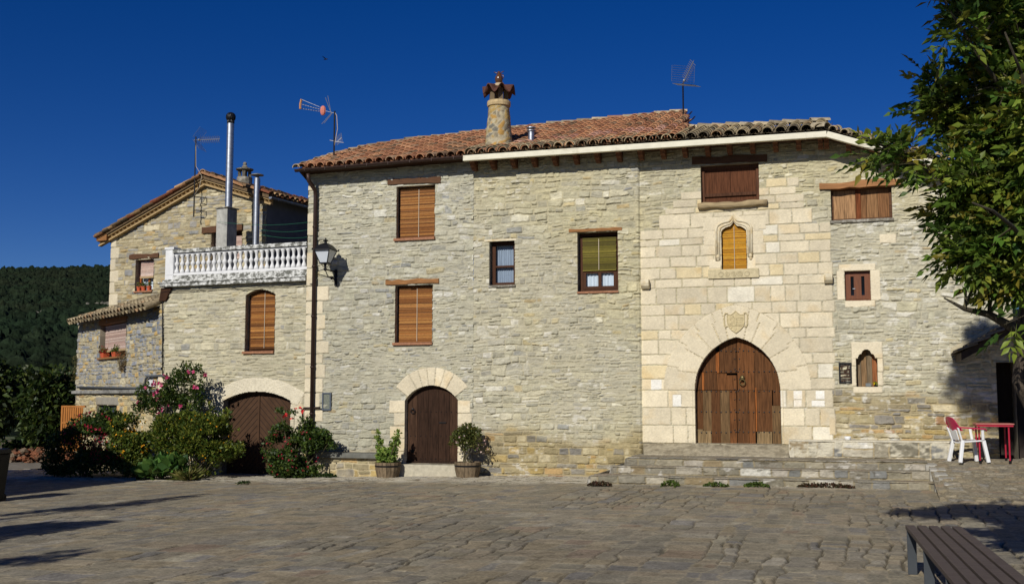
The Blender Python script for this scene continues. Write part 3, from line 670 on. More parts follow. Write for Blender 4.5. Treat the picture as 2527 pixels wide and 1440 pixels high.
CY = [1092, 1048, 1005, 962, 935, 900.5, 875, 839, 815.7, 779.6, 752.5, 713, 691, 663, 637, 610, 593, 569, 533, 518, 499, 480, 459]
CZ = [RW.z(1584, y) for y in CY]
ASH_L = {533: 1625, 518: 1640, 499: 1660, 480: 1680, 459: 1890}; ASH_R = {533: 2005, 518: 1985, 499: 1985, 480: 1965, 459: 1972}
def style_right(U, Z):
    H, C = rubble(U, Z, 131, (.045, .108), (.09, .32), PAL_GREY, MORT, .045, .95)
    H3, C3 = rubble(U, Z, 431, (.085, .17), (.14, .46), PAL_GREY, MORT, .05, 1.1); k = sst(.08, .14, fb(U * .55, Z * 1.0, 432) + .35 * fb(U * 2.6, Z * 3.6, 433)); H = H * (1 - k) + H3 * k; C = C * (1 - k[..., None]) + C3 * k[..., None]
    HB, CB = rubble(U, Z, 132, (.07, .17), (.14, .5), PAL_BROWN, MORT2, .03, 1.1)
    lvl = np.where(U > 3.5, 1.75, .92); k = sst(-.1, .2, lvl - Z + .45 * fb(U * .8, Z, 133))
    H = H * (1 - k) + HB * k; C = C * (1 - k[..., None]) + CB * k[..., None]
    warm = sst(-.2, .5, fb(U * .5, Z * .5, 134)); C *= .955 * (1 + warm[..., None] * np.array([.05, .02, -.10]))
    C *= (1 + .07 * sst(4.0, 4.6, U))[..., None]
    L = lichen(C, U, Z, 135, .12, .42, lf(228, 224, 210), .62); rgt = sst(4.0, 4.6, U)[..., None]; L2 = lichen(C, U, Z, 136, .34, .62, lf(226, 222, 210), .5); C = L * rgt + L2 * (1 - rgt)
    # ashlar courses
    rs = np.random.RandomState(77); ua, ub = 0.0, RW.u(2053, 700)
    for i in range(len(CY) - 1):
        y1 = CY[i + 1]; a = 0.0 if y1 not in ASH_L else RW.u(ASH_L[y1], y1); b = (RW.u(2056, y1) if y1 > 640 else RW.u(2051, y1)) + .04 * ((i % 2) if y1 > 720 else 0)
        if y1 in ASH_R: b = RW.u(ASH_R[y1], y1)
        x = a; dzr = 0
        while x < b - .02:
            w_ = rs.uniform(.28, .72);
            if b - x - w_ < .2: w_ = b - x
            tone = CREAM * rs.uniform(.84, 1.04)
            if rs.rand() < .14: tone = lf(228, 210, 168) * rs.uniform(.93, 1.03)
            if rs.rand() < .06: tone = lf(234, 226, 204)
            overlay(H, C, U, Z, rdist(U, Z, x + .006, x + w_ - .006, CZ[i] + .006, CZ[i + 1] - .006) + .0, .010, tone, .007, .012, lf(186, 176, 150), 200 + i * 9 + int(x * 7))
            x += w_
    gq = .10 * fb(U * 1.3, Z * 1.1, 961) + .05 * fb(U * 7, Z * 6, 962); ash = ((U > 0) & (U < ub)); C[ash] *= (1 + gq[ash])[:, None]
    # voussoirs of the portal
    zP = RW.z(1817, 930); ang = np.degrees(np.arctan2(Z - zP, np.abs(U - pum))); rr = np.hypot(U - pum, Z - zP)
    inn = (Z < fO(U)) & (Z > pzs); dO = (fO(U) - Z) * .75; dO = np.minimum(dO, Z - pzs)
    mid_r = .5 * (np.hypot(pu0 - pum, 0) + np.hypot(ou0 - pum, 0)); notch = np.where(rr > mid_r + .02, 1.6, -1.6)
    edges = [-30, 8 , 31, 50, 68, 78.5, 101.5]
    for s_, sg in ((0, U < pum), (1, U >= pum)):
        for kk in range(5):
            lo = edges[kk] + (notch if kk > 0 else 0); hi = edges[kk + 1] + (notch if kk < 4 else 0)
            dd = np.minimum(np.minimum((ang - lo) * rr * .01745, (hi - ang) * rr * .01745), dO); dd = np.where(sg, dd, -1)
            overlay(H, C, U, Z, dd - .006, .016, CREAM * (.91 + .11 * ((kk * 3 + s_ * 2) % 4) / 3), .002, .010, lf(160, 148, 120), 400 + kk * 2 + s_)
    ks = np.minimum(np.minimum((ang - 78.5) * rr * .01745, dO), .5); overlay(H, C, U, Z, ks - .0035, .018, CREAM * .97, .002, .007, lf(176, 164, 134), 420)
    # ogee window surround, window 8 and 9 surrounds
    for (x0, y0, x1, y1, t) in ((1735, 533, 1890, 568, .98), (1737, 569, 1779, 606, .97), (1843, 569, 1884, 603, .96), (1750, 640, 1779, 663, 1.08), (1844, 632, 1865, 663, 1.08),
                                (2069, 651, 2161, 668, 1.06), (2065, 668, 2085, 740, 1.07), (2148, 666, 2173, 740, 1.05), (2085, 741, 2161, 757, 1.03),
                                (2100, 843, 2178, 884, 1.02), (2101, 884, 2113, 902, 1.05), (2101, 903, 2113, 952, 1.03), (2165, 884, 2180, 916, 1.06), (2165, 917, 2180, 951, 1.04), (2105, 953, 2178, 969, 1.03), (2170, 577, 2212, 600, 1.02), (2047, 1020, 2063, 1072, .9)):
        r = RW.rect(x0, y0, x1, y1); overlay(H, C, U, Z, rdist(U, Z, *r), .014, np.minimum(CREAM * t, .8), .006, .010, None, int(x0 + y0))
    for (x0, y0, x1, y1) in ((1958, 963, 1980, 985), (1958, 986, 1979, 1003), (2013, 963, 2035, 985), (2003, 987, 2036, 1003), (1660, 973, 1682, 1003), (1607, 936, 1633, 961)):
        r = RW.rect(x0, y0, x1, y1); overlay(H, C, U, Z, rdist(U, Z, *r), .012, lf(246, 242, 230), .003, .008, lf(176, 166, 140), int(x0))
    # mortar fillet above the lean-to roof
    fl = RW.uz(2352, 866), RW.uz(2520, 772); s_ = (fl[1][1] - fl[0][1]) / (fl[1][0] - fl[0][0]); dd = .07 - np.abs(Z - fl[0][1] - s_ * (U - fl[0][0]) - .02); dd = np.where(U > fl[0][0] - .05, dd, -1)
    overlay(H, C, U, Z, dd, .03, lf(200, 188, 156), .02, .03, None, 991)
    H = H - .10 * (U > 0)
    return H, C
rv = Reveals(); cr = CREAM * .96
for w, r in ((MAIN, r3), (MAIN, r4), (RW, r5), (RW, r7)): rv.loop(w, rpoly(r), .30, cst)
rv.loop(RW, rpoly(r8), .2, cr); rv.loop(RW, arch_poly(r6[0], r6[1], r6[2], fOg), .22, cr, .012); rv.loop(RW, arch_poly(r9[0], r9[1], r9[2], fTr), .24, cr, .012)
rv.loop(RW, arch_poly(pu0, pu1, pzb, fP, 32), .20, cr, .014)
cvu0 = RW.u(2462, 1000); cvz = RW.z(2462, 893); rcv = (cvu0, UR + 2, -.3, cvz)
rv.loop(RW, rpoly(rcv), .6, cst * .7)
zq = float(eave_r(UR))
for k in range(20): a, b = -.4 + k * (zq + .4) / 20, -.4 + (k + 1) * (zq + .4) / 20; rv.quad([MAIN.pt(UR, a, -.1), MAIN.pt(UR, a, -9), MAIN.pt(UR, b, -9), MAIN.pt(UR, b, -.1)], cst)
wall_mesh('wall', MAIN, UL, UR, -.4, 7.4, DU, DZ, style_right, lambda u: eave_r(u) + .07,
          [hole_rect(r3), hole_rect(r4), hole_rect(r5), hole_rect(r7), hole_rect(r8), hole_rect(rcv), hole_arch(r6[0], r6[1], r6[2], fOg), hole_arch(r9[0], r9[1], r9[2], fTr), hole_arch(pu0, pu1, pzb, fP)], rh, rv.get())
# --- plain curtained window
f = part(frame_mb(MAIN, (r3[0] + .03, r3[1], r3[2], r3[3]), -.16, .075, .06, 0, ((r3[2] + r3[3]) / 2 - .06,)).wbox(MAIN, r3[0] - .05, r3[1] + .05, r3[2] - .05, r3[3] + .05, -.36, -.33), 'window', M_FRAME, rh)
part(curtain_mb(MAIN, (r3[0] + .08, r3[1] - .05, r3[2] + .05, r3[3] - .05), -.27), 'curtain', mat('grey_blue_curtain', lf(150, 166, 184), var=.15, scale=(30, 30, 2), bump=.5, bscale=(30, 30, 1.5), bdist=.03), f)
part(MB().wbox(MAIN, r3[0] - .02, r3[1] + .02, r3[2] - .05, r3[2], -.2, .035), 'sill', M_GREYST, f, bevel=.008)
part(MB().wbox(MAIN, r3[0] - .12, r3[1] + .05, r3[3], r3[3] + .05, -.2, .018), 'lintel', M_CREAMST, f, bevel=.008)
# --- window with the olive blind
zmid = MAIN.z(1475, 664)
m = frame_mb(MAIN, (r4[0] + .02, r4[1] - .01, r4[2], r4[3]), -.18, .065, .06); frame_mb(MAIN, (r4[0] + .09, r4[1] - .075, r4[2] + .065, zmid), -.17, .065, .05, 1, mb=m)
f = part(m.wbox(MAIN, r4[0] - .05, r4[1] + .05, r4[2] - .05, r4[3] + .05, -.40, -.37), 'window', M_FRAME, rh)
part(blind_mb(MAIN, (r4[0] + .09, r4[1] - .07, zmid - .02, MAIN.z(1475, 583)), -.14, OLIVE), 'blind', M_BLIND, f)
part(MB().wbox(MAIN, (r4[0] + r4[1]) / 2 - .006, (r4[0] + r4[1]) / 2 + .006, zmid, r4[3] - .14, -.128, -.122), 'cord', M_CORD, f)
part(curtain_mb(MAIN, (r4[0] + .1, r4[1] - .1, r4[2] + .07, zmid), -.26), 'curtain', mat('white_curtain', lf(206, 220, 232), var=.12, scale=(30, 30, 2), bump=.5, bscale=(30, 30, 1.5), bdist=.03), f)
part(MB().wbox(MAIN, r4[0] - .01, r4[1] + .01, r4[2] - .045, r4[2], -.2, .03), 'sill', M_TERRA, f, bevel=.006)
a = MAIN.uz(1404, 569); b = MAIN.uz(1535, 564); part(beam_mb(MAIN, a[0], a[1], b[0], b[1], .07, -.18, .022, .012), 'lintel', M_BEAM, f)
# --- loft door with the log sill
cols = colpick([lf(108, 70, 46), lf(96, 60, 40), lf(120, 82, 56)], None, .12)
def shutter_mb(w, r, o, n, seams=()):
    m = MB(); us = np.linspace(r[0], r[1], n + 1)
    for a, b in zip(us[:-1], us[1:]): m.color(cols()); m.wbox(w, a + .003, b - .003, r[2], r[3], o - .04, o + RN.uniform(-.003, .003))
    return m
m = frame_mb(RW, r5, -.12, .07, .1); f = part(m.wbox(RW, r5[0] - .04, r5[1] + .04, r5[2] - .04, r5[3] + .04, -.34, -.30), 'window', mat('loft_frame', lf(92, 58, 38), var=.3, scale=(30, 30, 4), bump=.3), rh, label='square loft opening closed by wooden shutters')
m = shutter_mb(RW, (r5[0] + .075, r5[1] - .075, r5[2] + .04, r5[3] - .03), -.16, 2); zr = RW.z(1800, 477); m.color(lf(84, 56, 40)); m.wbox(RW, r5[0] + .06, r5[1] - .06, zr - .035, zr + .035, -.18, -.11)
part(m, 'shutter', M_OLDWOOD, f)
a = RW.uz(1708, 397); b = RW.uz(1893, 390); part(beam_mb(RW, a[0], a[1], b[0], b[1], .15, -.2, .03), 'lintel', M_BEAMD, f)
m = MB(); a = RW.uz(1722, 509, .1); b = RW.uz(1893, 499, .1); pts = [RW.pt(a[0] + (b[0] - a[0]) * t, a[1] + (b[1] - a[1]) * t + .012 * math.sin(t * 9), .06) for t in np.linspace(0, 1, 12)]
part(m.tube(pts, [.07 + .012 * math.sin(k * 1.7) for k in range(12)], 10), 'sill', mat('log_sill', lf(168, 148, 112), var=.3, scale=(5, 30, 30), bump=.6), f, smooth=True)
# --- ogee window
f = part(frame_mb(RW, (r6[0], r6[1], r6[2], og_s), -.10, .035, .05).wbox(RW, r6[0] - .05, r6[1] + .05, r6[2] - .04, og_a + .06, -.26, -.22), 'window', M_FRAME, rh, label='small ogee headed window with a yellow blind')
part(blind_mb(RW, (r6[0] + .025, r6[1] - .02, r6[2] + .01, og_a - .01), -.08, YELLOW, topfn=fOg), 'blind', M_BLIND, f)
part(MB().wbox(RW, um6 - .005, um6 + .005, r6[2] + .02, og_a - .1, -.06, -.052), 'cord', M_CORD, f)
m = MB()
for (g, rr, oo) in ((.045, .024, .035), (.105, .028, .04)):
    P = [RW.pt(r6[0] - g, RW.z(1775, 640) - .02, oo - .02)] + [RW.pt(um6 + (u - um6) * (hw6 + g) / hw6, float(fOg(u)) + g + (.08 if abs(u - um6) < .02 else 0), oo - .02) for u in np.linspace(r6[0], r6[1], 25)] + [RW.pt(r6[1] + g, RW.z(1848, 632) - .02, oo - .02)]
    m.tube(P, rr, 7)
for sx in (-1, 1):
    c = RW.pt(um6 + sx * (hw6 + .08), RW.z(1811, 632), .02); m.ball(c, .05, 8, 5, (1, .7, 1)); m.ball(c - np.array([0, 0, .06]), .035, 8, 5, (1, .7, 1))
part(m, 'moulding', M_CREAMST, f, smooth=True)
rs = RW.rect(1748, 664, 1873, 686); m = MB().wbox(RW, rs[0], rs[1], rs[2], rs[3], -.1, .05)
for k, px in enumerate((1780, 1795, 1811, 1827, 1844)):
    c = RW.pt(RW.u(px, 677), (rs[2] + rs[3]) / 2 - .01, .05); m.tube([c + np.array([.05 * math.cos(t), -.002, .05 * math.sin(t)]) for t in np.linspace(0, 6.283, 13)], .010, 5, False)
    if 0 < k < 4:
        for t in range(6): m.ball(c + np.array([.022 * math.cos(t * 1.047), -.002, .022 * math.sin(t * 1.047)]), .012, 5, 3)
part(m, 'sill', mat('carved_sill_stone', lf(204, 190, 152), var=.2, scale=(14, 14, 14), bump=.4), f, bevel=.006)
# --- shuttered wide window
f = part(frame_mb(RW, r7, -.14, .05, .06).wbox(RW, r7[0] - .04, r7[1] + .04, r7[2] - .04, r7[3] + .04, -.3, -.27), 'window', M_BEAMD, rh, label='wide low window with plank shutters')
cols = colpick([lf(150, 112, 76), lf(132, 94, 62), lf(160, 124, 88)], None, .12)
m = shutter_mb(RW, (r7[0] + .05, r7[1] - .05, r7[2] + .02, r7[3] - .02), -.16, 5); m.color(lf(116, 66, 38)); c = RW.u(2118, 500); m.wbox(RW, c - .05, c + .05, r7[2] + .02, r7[3] - .02, -.17, -.125); part(m, 'shutter', M_OLDWOOD, f)
a = RW.uz(2022, 461); b = RW.uz(2222, 448); part(beam_mb(RW, a[0], a[1], b[0], b[1], .13, -.2, .06, .03), 'lintel', mat('orange_beam', lf(164, 116, 74), var=.4, scale=(3, 40, 50), bump=.6), f)
part(MB().wbox(RW, r7[0] - .03, r7[1] + .03, r7[2] - .06, r7[2], -.2, .04), 'sill', M_GREYST, f, bevel=.012)
# --- small casement
m = frame_mb(RW, r8, -.10, .04, .05); cm_ = (r8[0] + r8[1]) / 2
frame_mb(RW, (r8[0] + .04, cm_, r8[2] + .04, r8[3] - .03), -.09, .075, .045, mb=m); frame_mb(RW, (cm_, r8[1] - .04, r8[2] + .04, r8[3] - .03), -.092, .075, .045, mb=m)
f = part(m, 'window', mat('varnished_frame', lf(112, 62, 30), rough=.4, var=.25, scale=(30, 30, 4), bump=.1), rh, label='small two leaf casement in a cream stone surround')
part(MB().wbox(RW, r8[0], r8[1], r8[2], r8[3], -.16, -.125), 'pane', M_GLASS, f)
part(MB().wbox(RW, cm_ - .10, cm_ - .05, RW.z(2116, 711) - .008, RW.z(2116, 711) + .008, -.09, -.07), 'handle', M_ALU, f)
# --- trefoil window, wooden boards
cols = colpick([lf(140, 112, 80), lf(122, 92, 62), lf(150, 96, 60), lf(116, 100, 78)], None, .1)
m = shutter_mb(RW, (r9[0] - .01, r9[1] + .01, r9[2], r9[3] + .02), -.20, 4)
f = part(m, 'window', M_OLDWOOD, rh, label='trefoil headed opening closed by brown boards')
part(MB().wbox(RW, r9[0] - .05, r9[1] + .05, r9[2], r9[3] + .1, -.32, -.27), 'backing', M_DARK, f)
# --- grille
rg_ = RW.rect(2070, 894, 2102, 945); m = frame_mb(RW, rg_, .03, .035, .05)
f = part(m, 'vent_grille', M_BLACKMET, rh, bevel=.004)
m = MB()
for k in range(1, 10): u = rg_[0] + (rg_[1] - rg_[0]) * k / 10; m.wbox(RW, u - .004, u + .004, rg_[2] + .03, rg_[3] - .03, .004, .012)
for k in range(1, 14): z = rg_[2] + (rg_[3] - rg_[2]) * k / 14; m.wbox(RW, rg_[0] + .03, rg_[1] - .03, z - .004, z + .004, .002, .010)
part(m, 'lattice', M_BROWNMET, f); part(MB().wbox(RW, rg_[0] + .02, rg_[1] - .02, rg_[2] + .02, rg_[3] - .02, -.06, -.012), 'backing', mat('rusty_panel', lf(120, 84, 48), var=.3, bump=.1), f)
# --- corbels
for (x0, y0, x1, y1) in ((1584, 691, 1604, 713), (2034, 676, 2055, 699)):
    r = RW.rect(x0, y0, x1, y1); m = MB(); prof = [(0, 0), (.10, .0), (.17, .06), (.19, .12), (.19, r[3] - r[2]), (0, r[3] - r[2])]
    A = [RW.pt(r[0], r[2] + z, o - .02) for o, z in prof]; B = [RW.pt(r[1], r[2] + z, o - .02) for o, z in prof]; n = len(prof)
    m.add(A + B, [tuple(range(n)), tuple(range(2 * n - 1, n - 1, -1))] + [(i, i + n, (i + 1) % n + n, (i + 1) % n) for i in range(n)]); part(m, 'stone_corbel', M_CREAMST, rh, bevel=.008)
# --- the carved shield above the door
cu, cz = RW.uz(1816, 789); m = MB(); hw_, hh_ = RW.u(1838, 789) - cu, .27
shp = [(-hw_, .12), (-hw_, -.05), (-hw_ * .86, -.14), (-hw_ * .5, -.22), (0, -.29), (hw_ * .5, -.22), (hw_ * .86, -.14), (hw_, -.05), (hw_, .12), (hw_ * .55, .11), (hw_ * .25, .15), (0, .20), (-hw_ * .25, .15), (-hw_ * .55, .11)]
m.wprism(RW, [(cu + a, cz + b) for a, b in shp], -.01, .034)
m.tube([RW.pt(cu + a * .97, cz + b * .97, .036) for a, b in shp + shp[:1]], .011, 5, False)
for k in range(5): u = cu - hw_ * (.82 - k * .16); m.wbox(RW, u - .007, u + .007, cz - .10, cz + .06, .03, .043)
for k in range(4): m.wbox(RW, cu + hw_ * .08, cu + hw_ * .82, cz - .10 + k * .045, cz - .082 + k * .045, .03, .042)
m.wbox(RW, cu - .010, cu + .010, cz - .22, cz + .14, .03, .044); m.wbox(RW, cu - hw_ * .9, cu + hw_ * .9, cz - .128, cz - .114, .03, .044)
for sx in (-1, 1):
    m.tube([RW.pt(cu + sx * (hw_ + a), cz + b, .03) for a, b in ((-.02, .14), (.03, .15), (.055, .10), (.055, -.10), (.03, -.15), (-.01, -.13))], .016, 6)
for k in range(9): m.ball(RW.pt(cu + RN.uniform(-.7, .7) * hw_, cz + RN.uniform(-.2, .08), .034), .016, 6, 3)
part(m, 'coat_of_arms', mat('carved_shield_stone', lf(206, 190, 148), var=.2, scale=(14, 14, 14), bump=.5), rh, label='carved stone shield between scroll supports')
# --- chamfered edge of the portal
m = MB(); P = arch_poly(pu0, pu1, pzb, fP, 36)[2:]; P = [(pu1, pzb + .01)] + P + [(pu0, pzb + .01)]
ofs = [(pum + (u - pum) * (1 + .05 / abs(pu0 - pum)), z + (.045 if z > pzs + .02 else 0)) for u, z in P]
vs = []; n = len(P)
for (u, z), (u2, z2) in zip(P, ofs): vs += [RW.pt(u, z, -.03), RW.pt(u2, z2, .017)]
m.add(vs, [(2 * i, 2 * i + 1, 2 * i + 3, 2 * i + 2) for i in range(n - 1)]); part(m, 'door_surround', M_CREAMST, rh)
# --- the great door
def dpatch(m, x0, y0, x1, y1, col, o=-.17):
    u0, u1 = RW.u(x0, (y0 + y1) / 2, o), RW.u(x1, (y0 + y1) / 2, o); z0 = RW.z((x0 + x1) / 2, y1, o); z1 = RW.z((x0 + x1) / 2, y0, o); m.color(col)
    us = np.linspace(u1 - .003, u0 + .003, 5); top = [(float(u), min(z1 - .002, float(fP(u)) - .015)) for u in us]
    top = [(u, max(z, z0 + .004)) for u, z in top]
    if max(z for u, z in top) < z0 + .02: return
    m.wprism(RW, [(u0 + .003, z0 + .002), (u1 - .003, z0 + .002)] + top, o - .05, o + RN.uniform(-.006, .006))
B1, B2, B3, B4, B5 = lf(94, 62, 37), lf(110, 71, 41), lf(150, 90, 46), lf(110, 86, 58), lf(134, 112, 80)
m = MB()
for (x0, y0, x1, y1, cl) in ((1717, 850, 1766, 918, B1), (1766, 868, 1775, 920, B3), (1775, 830, 1818, 920, B1), (1717, 918, 1732, 962, B1), (1732, 918, 1738, 962, B3), (1738, 918, 1769, 962, B1 * .9), (1769, 921, 1794, 962, B2), (1794, 925, 1818, 962, B2),
        (1717, 963, 1735, 1058, B1), (1735, 963, 1756, 1062, B4), (1756, 963, 1778, 1094, B1), (1778, 963, 1801, 1094, B4), (1801, 963, 1818, 1094, B2), (1717, 1058, 1735, 1094, B5), (1735, 1062, 1756, 1094, B5)): dpatch(m, x0, y0, x1, y1, cl)
m2 = MB()
for (x0, y0, x1, y1, cl) in ((1819, 828, 1861, 962, B2), (1861, 828, 1906, 962, B1 * 1.1), (1906, 860, 1927, 1000, B1), (1819, 962, 1848, 1094, B1 * 1.05), (1848, 962, 1864, 1094, B2), (1864, 955, 1868, 1064, B3), (1868, 962, 1906, 1064, B1 * 1.1), (1868, 1064, 1906, 1094, B5), (1906, 1000, 1927, 1094, B4)): dpatch(m2, x0, y0, x1, y1, cl)
lfm, rfm = m, m2; made = []
for leaf, (xa, xb) in ((lfm, (1719, 1816)), (rfm, (1822, 1924))):
    sb = leaf; sb.mi = 1
    for yy in (866, 916, 965, 1016, 1066):
        for k in range(9):
            px = xa + (xb - xa) * k / 8; p = RW.uz(px, yy, -.165)
            if fP(p[0]) - p[1] > .06: sb.ball(RW.pt(p[0], p[1] + RN.uniform(-.01, .01), -.166), .017, 6, 4)
    for k in range(9):
        p = RW.uz(xb - 3 if leaf is lfm else xa + 3, 860 + k * 25, -.165)
        if fP(p[0]) - p[1] > .05: sb.ball(RW.pt(p[0], p[1], -.166), .015, 6, 4)
    made.append(part(sb, 'door', [M_OLDWOOD, M_BLACKMET], rh, label=('left leaf of the great door, patched with planks', 'right leaf of the great door with the ring knocker')[len(made)]))
lfm, rfm = made
kb = MB(); c = RW.P(1832, 932, -.14); kb.ball(c, .055, 8, 6, (1, .6, 1.1)); kb.ball(c + np.array([0, -.03, -.03]), .03, 8, 5)
kb.tube([c + np.array([.06 * math.sin(t), -.035, -.09 + .06 * math.cos(t)]) for t in np.linspace(0, 6.28, 15)], .012, 6, False); part(kb, 'knocker', mat('old_brass', lf(110, 96, 60), rough=.4, var=.3, metal=.6, bump=.1), rfm, smooth=True)
part(MB().wbox(RW, pu0 - .05, pu1 + .05, pzb - .03, pza + .1, -.36, -.30), 'door_backing', M_DARK, rh)
# --- roof of the right house
E0 = g0 + np.array([0, -.05, .155]); E1 = g1 + np.array([0, -.05, .155]); e = (E1 - E0) / np.linalg.norm(E1 - E0)
UPG = np.array([0, 1, math.tan(rad(17.8))]); UPG -= e * np.dot(UPG, e); UPG /= np.linalg.norm(UPG); nG = np.cross(e, UPG)
sg = [];
for q in ((1692, 322), (1900, 313), (2000, 308), (2041, 304)):
    p = on_plane(*q, E0, nG) - E0; sg.append((np.dot(p, e), np.dot(p, UPG)))
print('grey roof', sg); Lg = np.linalg.norm(E1 - E0)
gS = [0, sg[0][0] - .01] + [a for a, b in sg]; gT = [3.4, 3.4] + [max(b, .15) for a, b in sg]
GT = lambda s: float(np.interp(s, gS, gT))
roof = MB(); tiles(roof, E0, E1, UPG, .265, 16, .30, lambda s: GT(s) - .1, GREYT, .112)
roof.color(lin(104, 94, 76, KR)); poly = [E0, E1] + [E0 + e * a + UPG * b for a, b in zip(gS[::-1], gT[::-1])]
roof.add([p + nG * .0 for p in poly], [tuple(range(len(poly)))])
roof.add([E0, E0 - np.array([0, 0, .2]), E0 + UPG * 3.4 - np.array([0, 0, .2]), E0 + UPG * 3.4], [(0, 1, 2, 3)])
bp = [E0 + e * a + UPG * b for a, b in zip(gS[2:], gT[2:])]; k = len(bp); roof.add(bp + [p + np.array([.5, 6.5, -2.6]) for p in bp], [(i, i + 1, k + i + 1, k + i) for i in range(k - 1)])
# sloping part to the right
E2 = g2 + np.array([0, -.05, .155]); E3 = g3 + np.array([0, -.05, .155])
for A, B in ((E1, E2), (E2, E3)):
    UPX = np.array([0, 1, math.tan(rad(15.5))]); tiles(roof, A, B, UPX, .235, 5, .27, lambda s: 1.1, GREYT, .085)
    roof.color(lin(120, 106, 84, KR)); roof.add([A, B, B + UPX * 1.3, A + UPX * 1.3], [(0, 1, 2, 3)]); roof.add([A + UPX * 1.3, B + UPX * 1.3, B + np.array([0, 7, -2]), A + np.array([0, 7, -2])], [(0, 1, 2, 3)])
rfo = part(roof, 'roof', M_TILE, rh)
rg = MB(); ridge_tiles(rg, [E0 + e * a + UPG * b + nG * .03 for a, b in sg], .11, .36, RIDGE); part(rg, 'ridge', M_TILE, rfo); rg = MB(); ridge_tiles(rg, [E1 + np.array([-.25, .2, .06]), E1 + np.array([-.02, .05, .05])], .15, .4, RIDGE); part(rg, 'ridge', M_TILE, rfo)
pf = MB();                                         # pink mortar at the foot of the red roof
for k in range(34):
    s_ = 4.6 + k * .135 + 0; p = None
m = MB()
for i, (A, B) in enumerate(((g0, g1), (g1, g2), (g2, g3))):
    d = (B - A) / np.linalg.norm(B - A); m.obox(A + np.array([0, -.02, .05]) - d * (.0 if i == 0 else -.003), B + np.array([0, -.02, .05]), .11, .125, (0, 0, 1))
for A, B in ((g0, g1), (g1, g2)):
    d = (B - A) / np.linalg.norm(B - A); k = int(np.linalg.norm(B - A) / 1.9)
    for i in range(1, k + 1): q = A + d * (i * 1.9) + np.array([0, -.02, .05]); m.obox(q - d * .012, q + d * .012, .116, .131, (0, 0, 1))
part(m, 'gutter', M_CREAMGUT, rh, bevel=.006)
m = soffit_mb(MAIN, [(a, z + .06) for a, z in zip(gu, gzz)], .42); part(m, 'soffit', mat('soffit_board', lf(96, 70, 52), var=.3, scale=(3, 30, 30), bump=.3), rh)
def rafter(u, sl, x_w=.10):
    z = float(eave_r(u)) + .06; b = MB(); prof = [(0, -.22), (.16, -.22), (.20, -.17), (.27, -.15), (.30, -.09), (.36, -.07), (.37, 0), (0, 0)]
    A = [MAIN.pt(u - x_w / 2, z + zz - x_w / 2 * sl, o) for o, zz in prof]; Bq = [MAIN.pt(u + x_w / 2, z + zz + x_w / 2 * sl, o) for o, zz in prof]; n = len(prof)
    return b.add(A + Bq, [tuple(range(n)), tuple(range(2 * n - 1, n - 1, -1))] + [(i, i + n, (i + 1) % n + n, (i + 1) % n) for i in range(n)])
M_RAFT = mat('rafter_wood', lf(112, 72, 46), var=.3, scale=(30, 30, 30), bump=.3)
for px in (1168, 1216, 1267, 1318, 1369, 1421, 1474, 1527, 1581, 1636, 1690, 1746, 1800, 1857, 1914, 1971, 2025, 2040): part(rafter(MAIN.u(px, 370, .2), 0), 'rafter_tail', M_RAFT, rh)
for px in (2095, 2152, 2210, 2268, 2326): part(rafter(MAIN.u(px, 400, .2), -.27), 'rafter_tail', M_RAFT, rh)
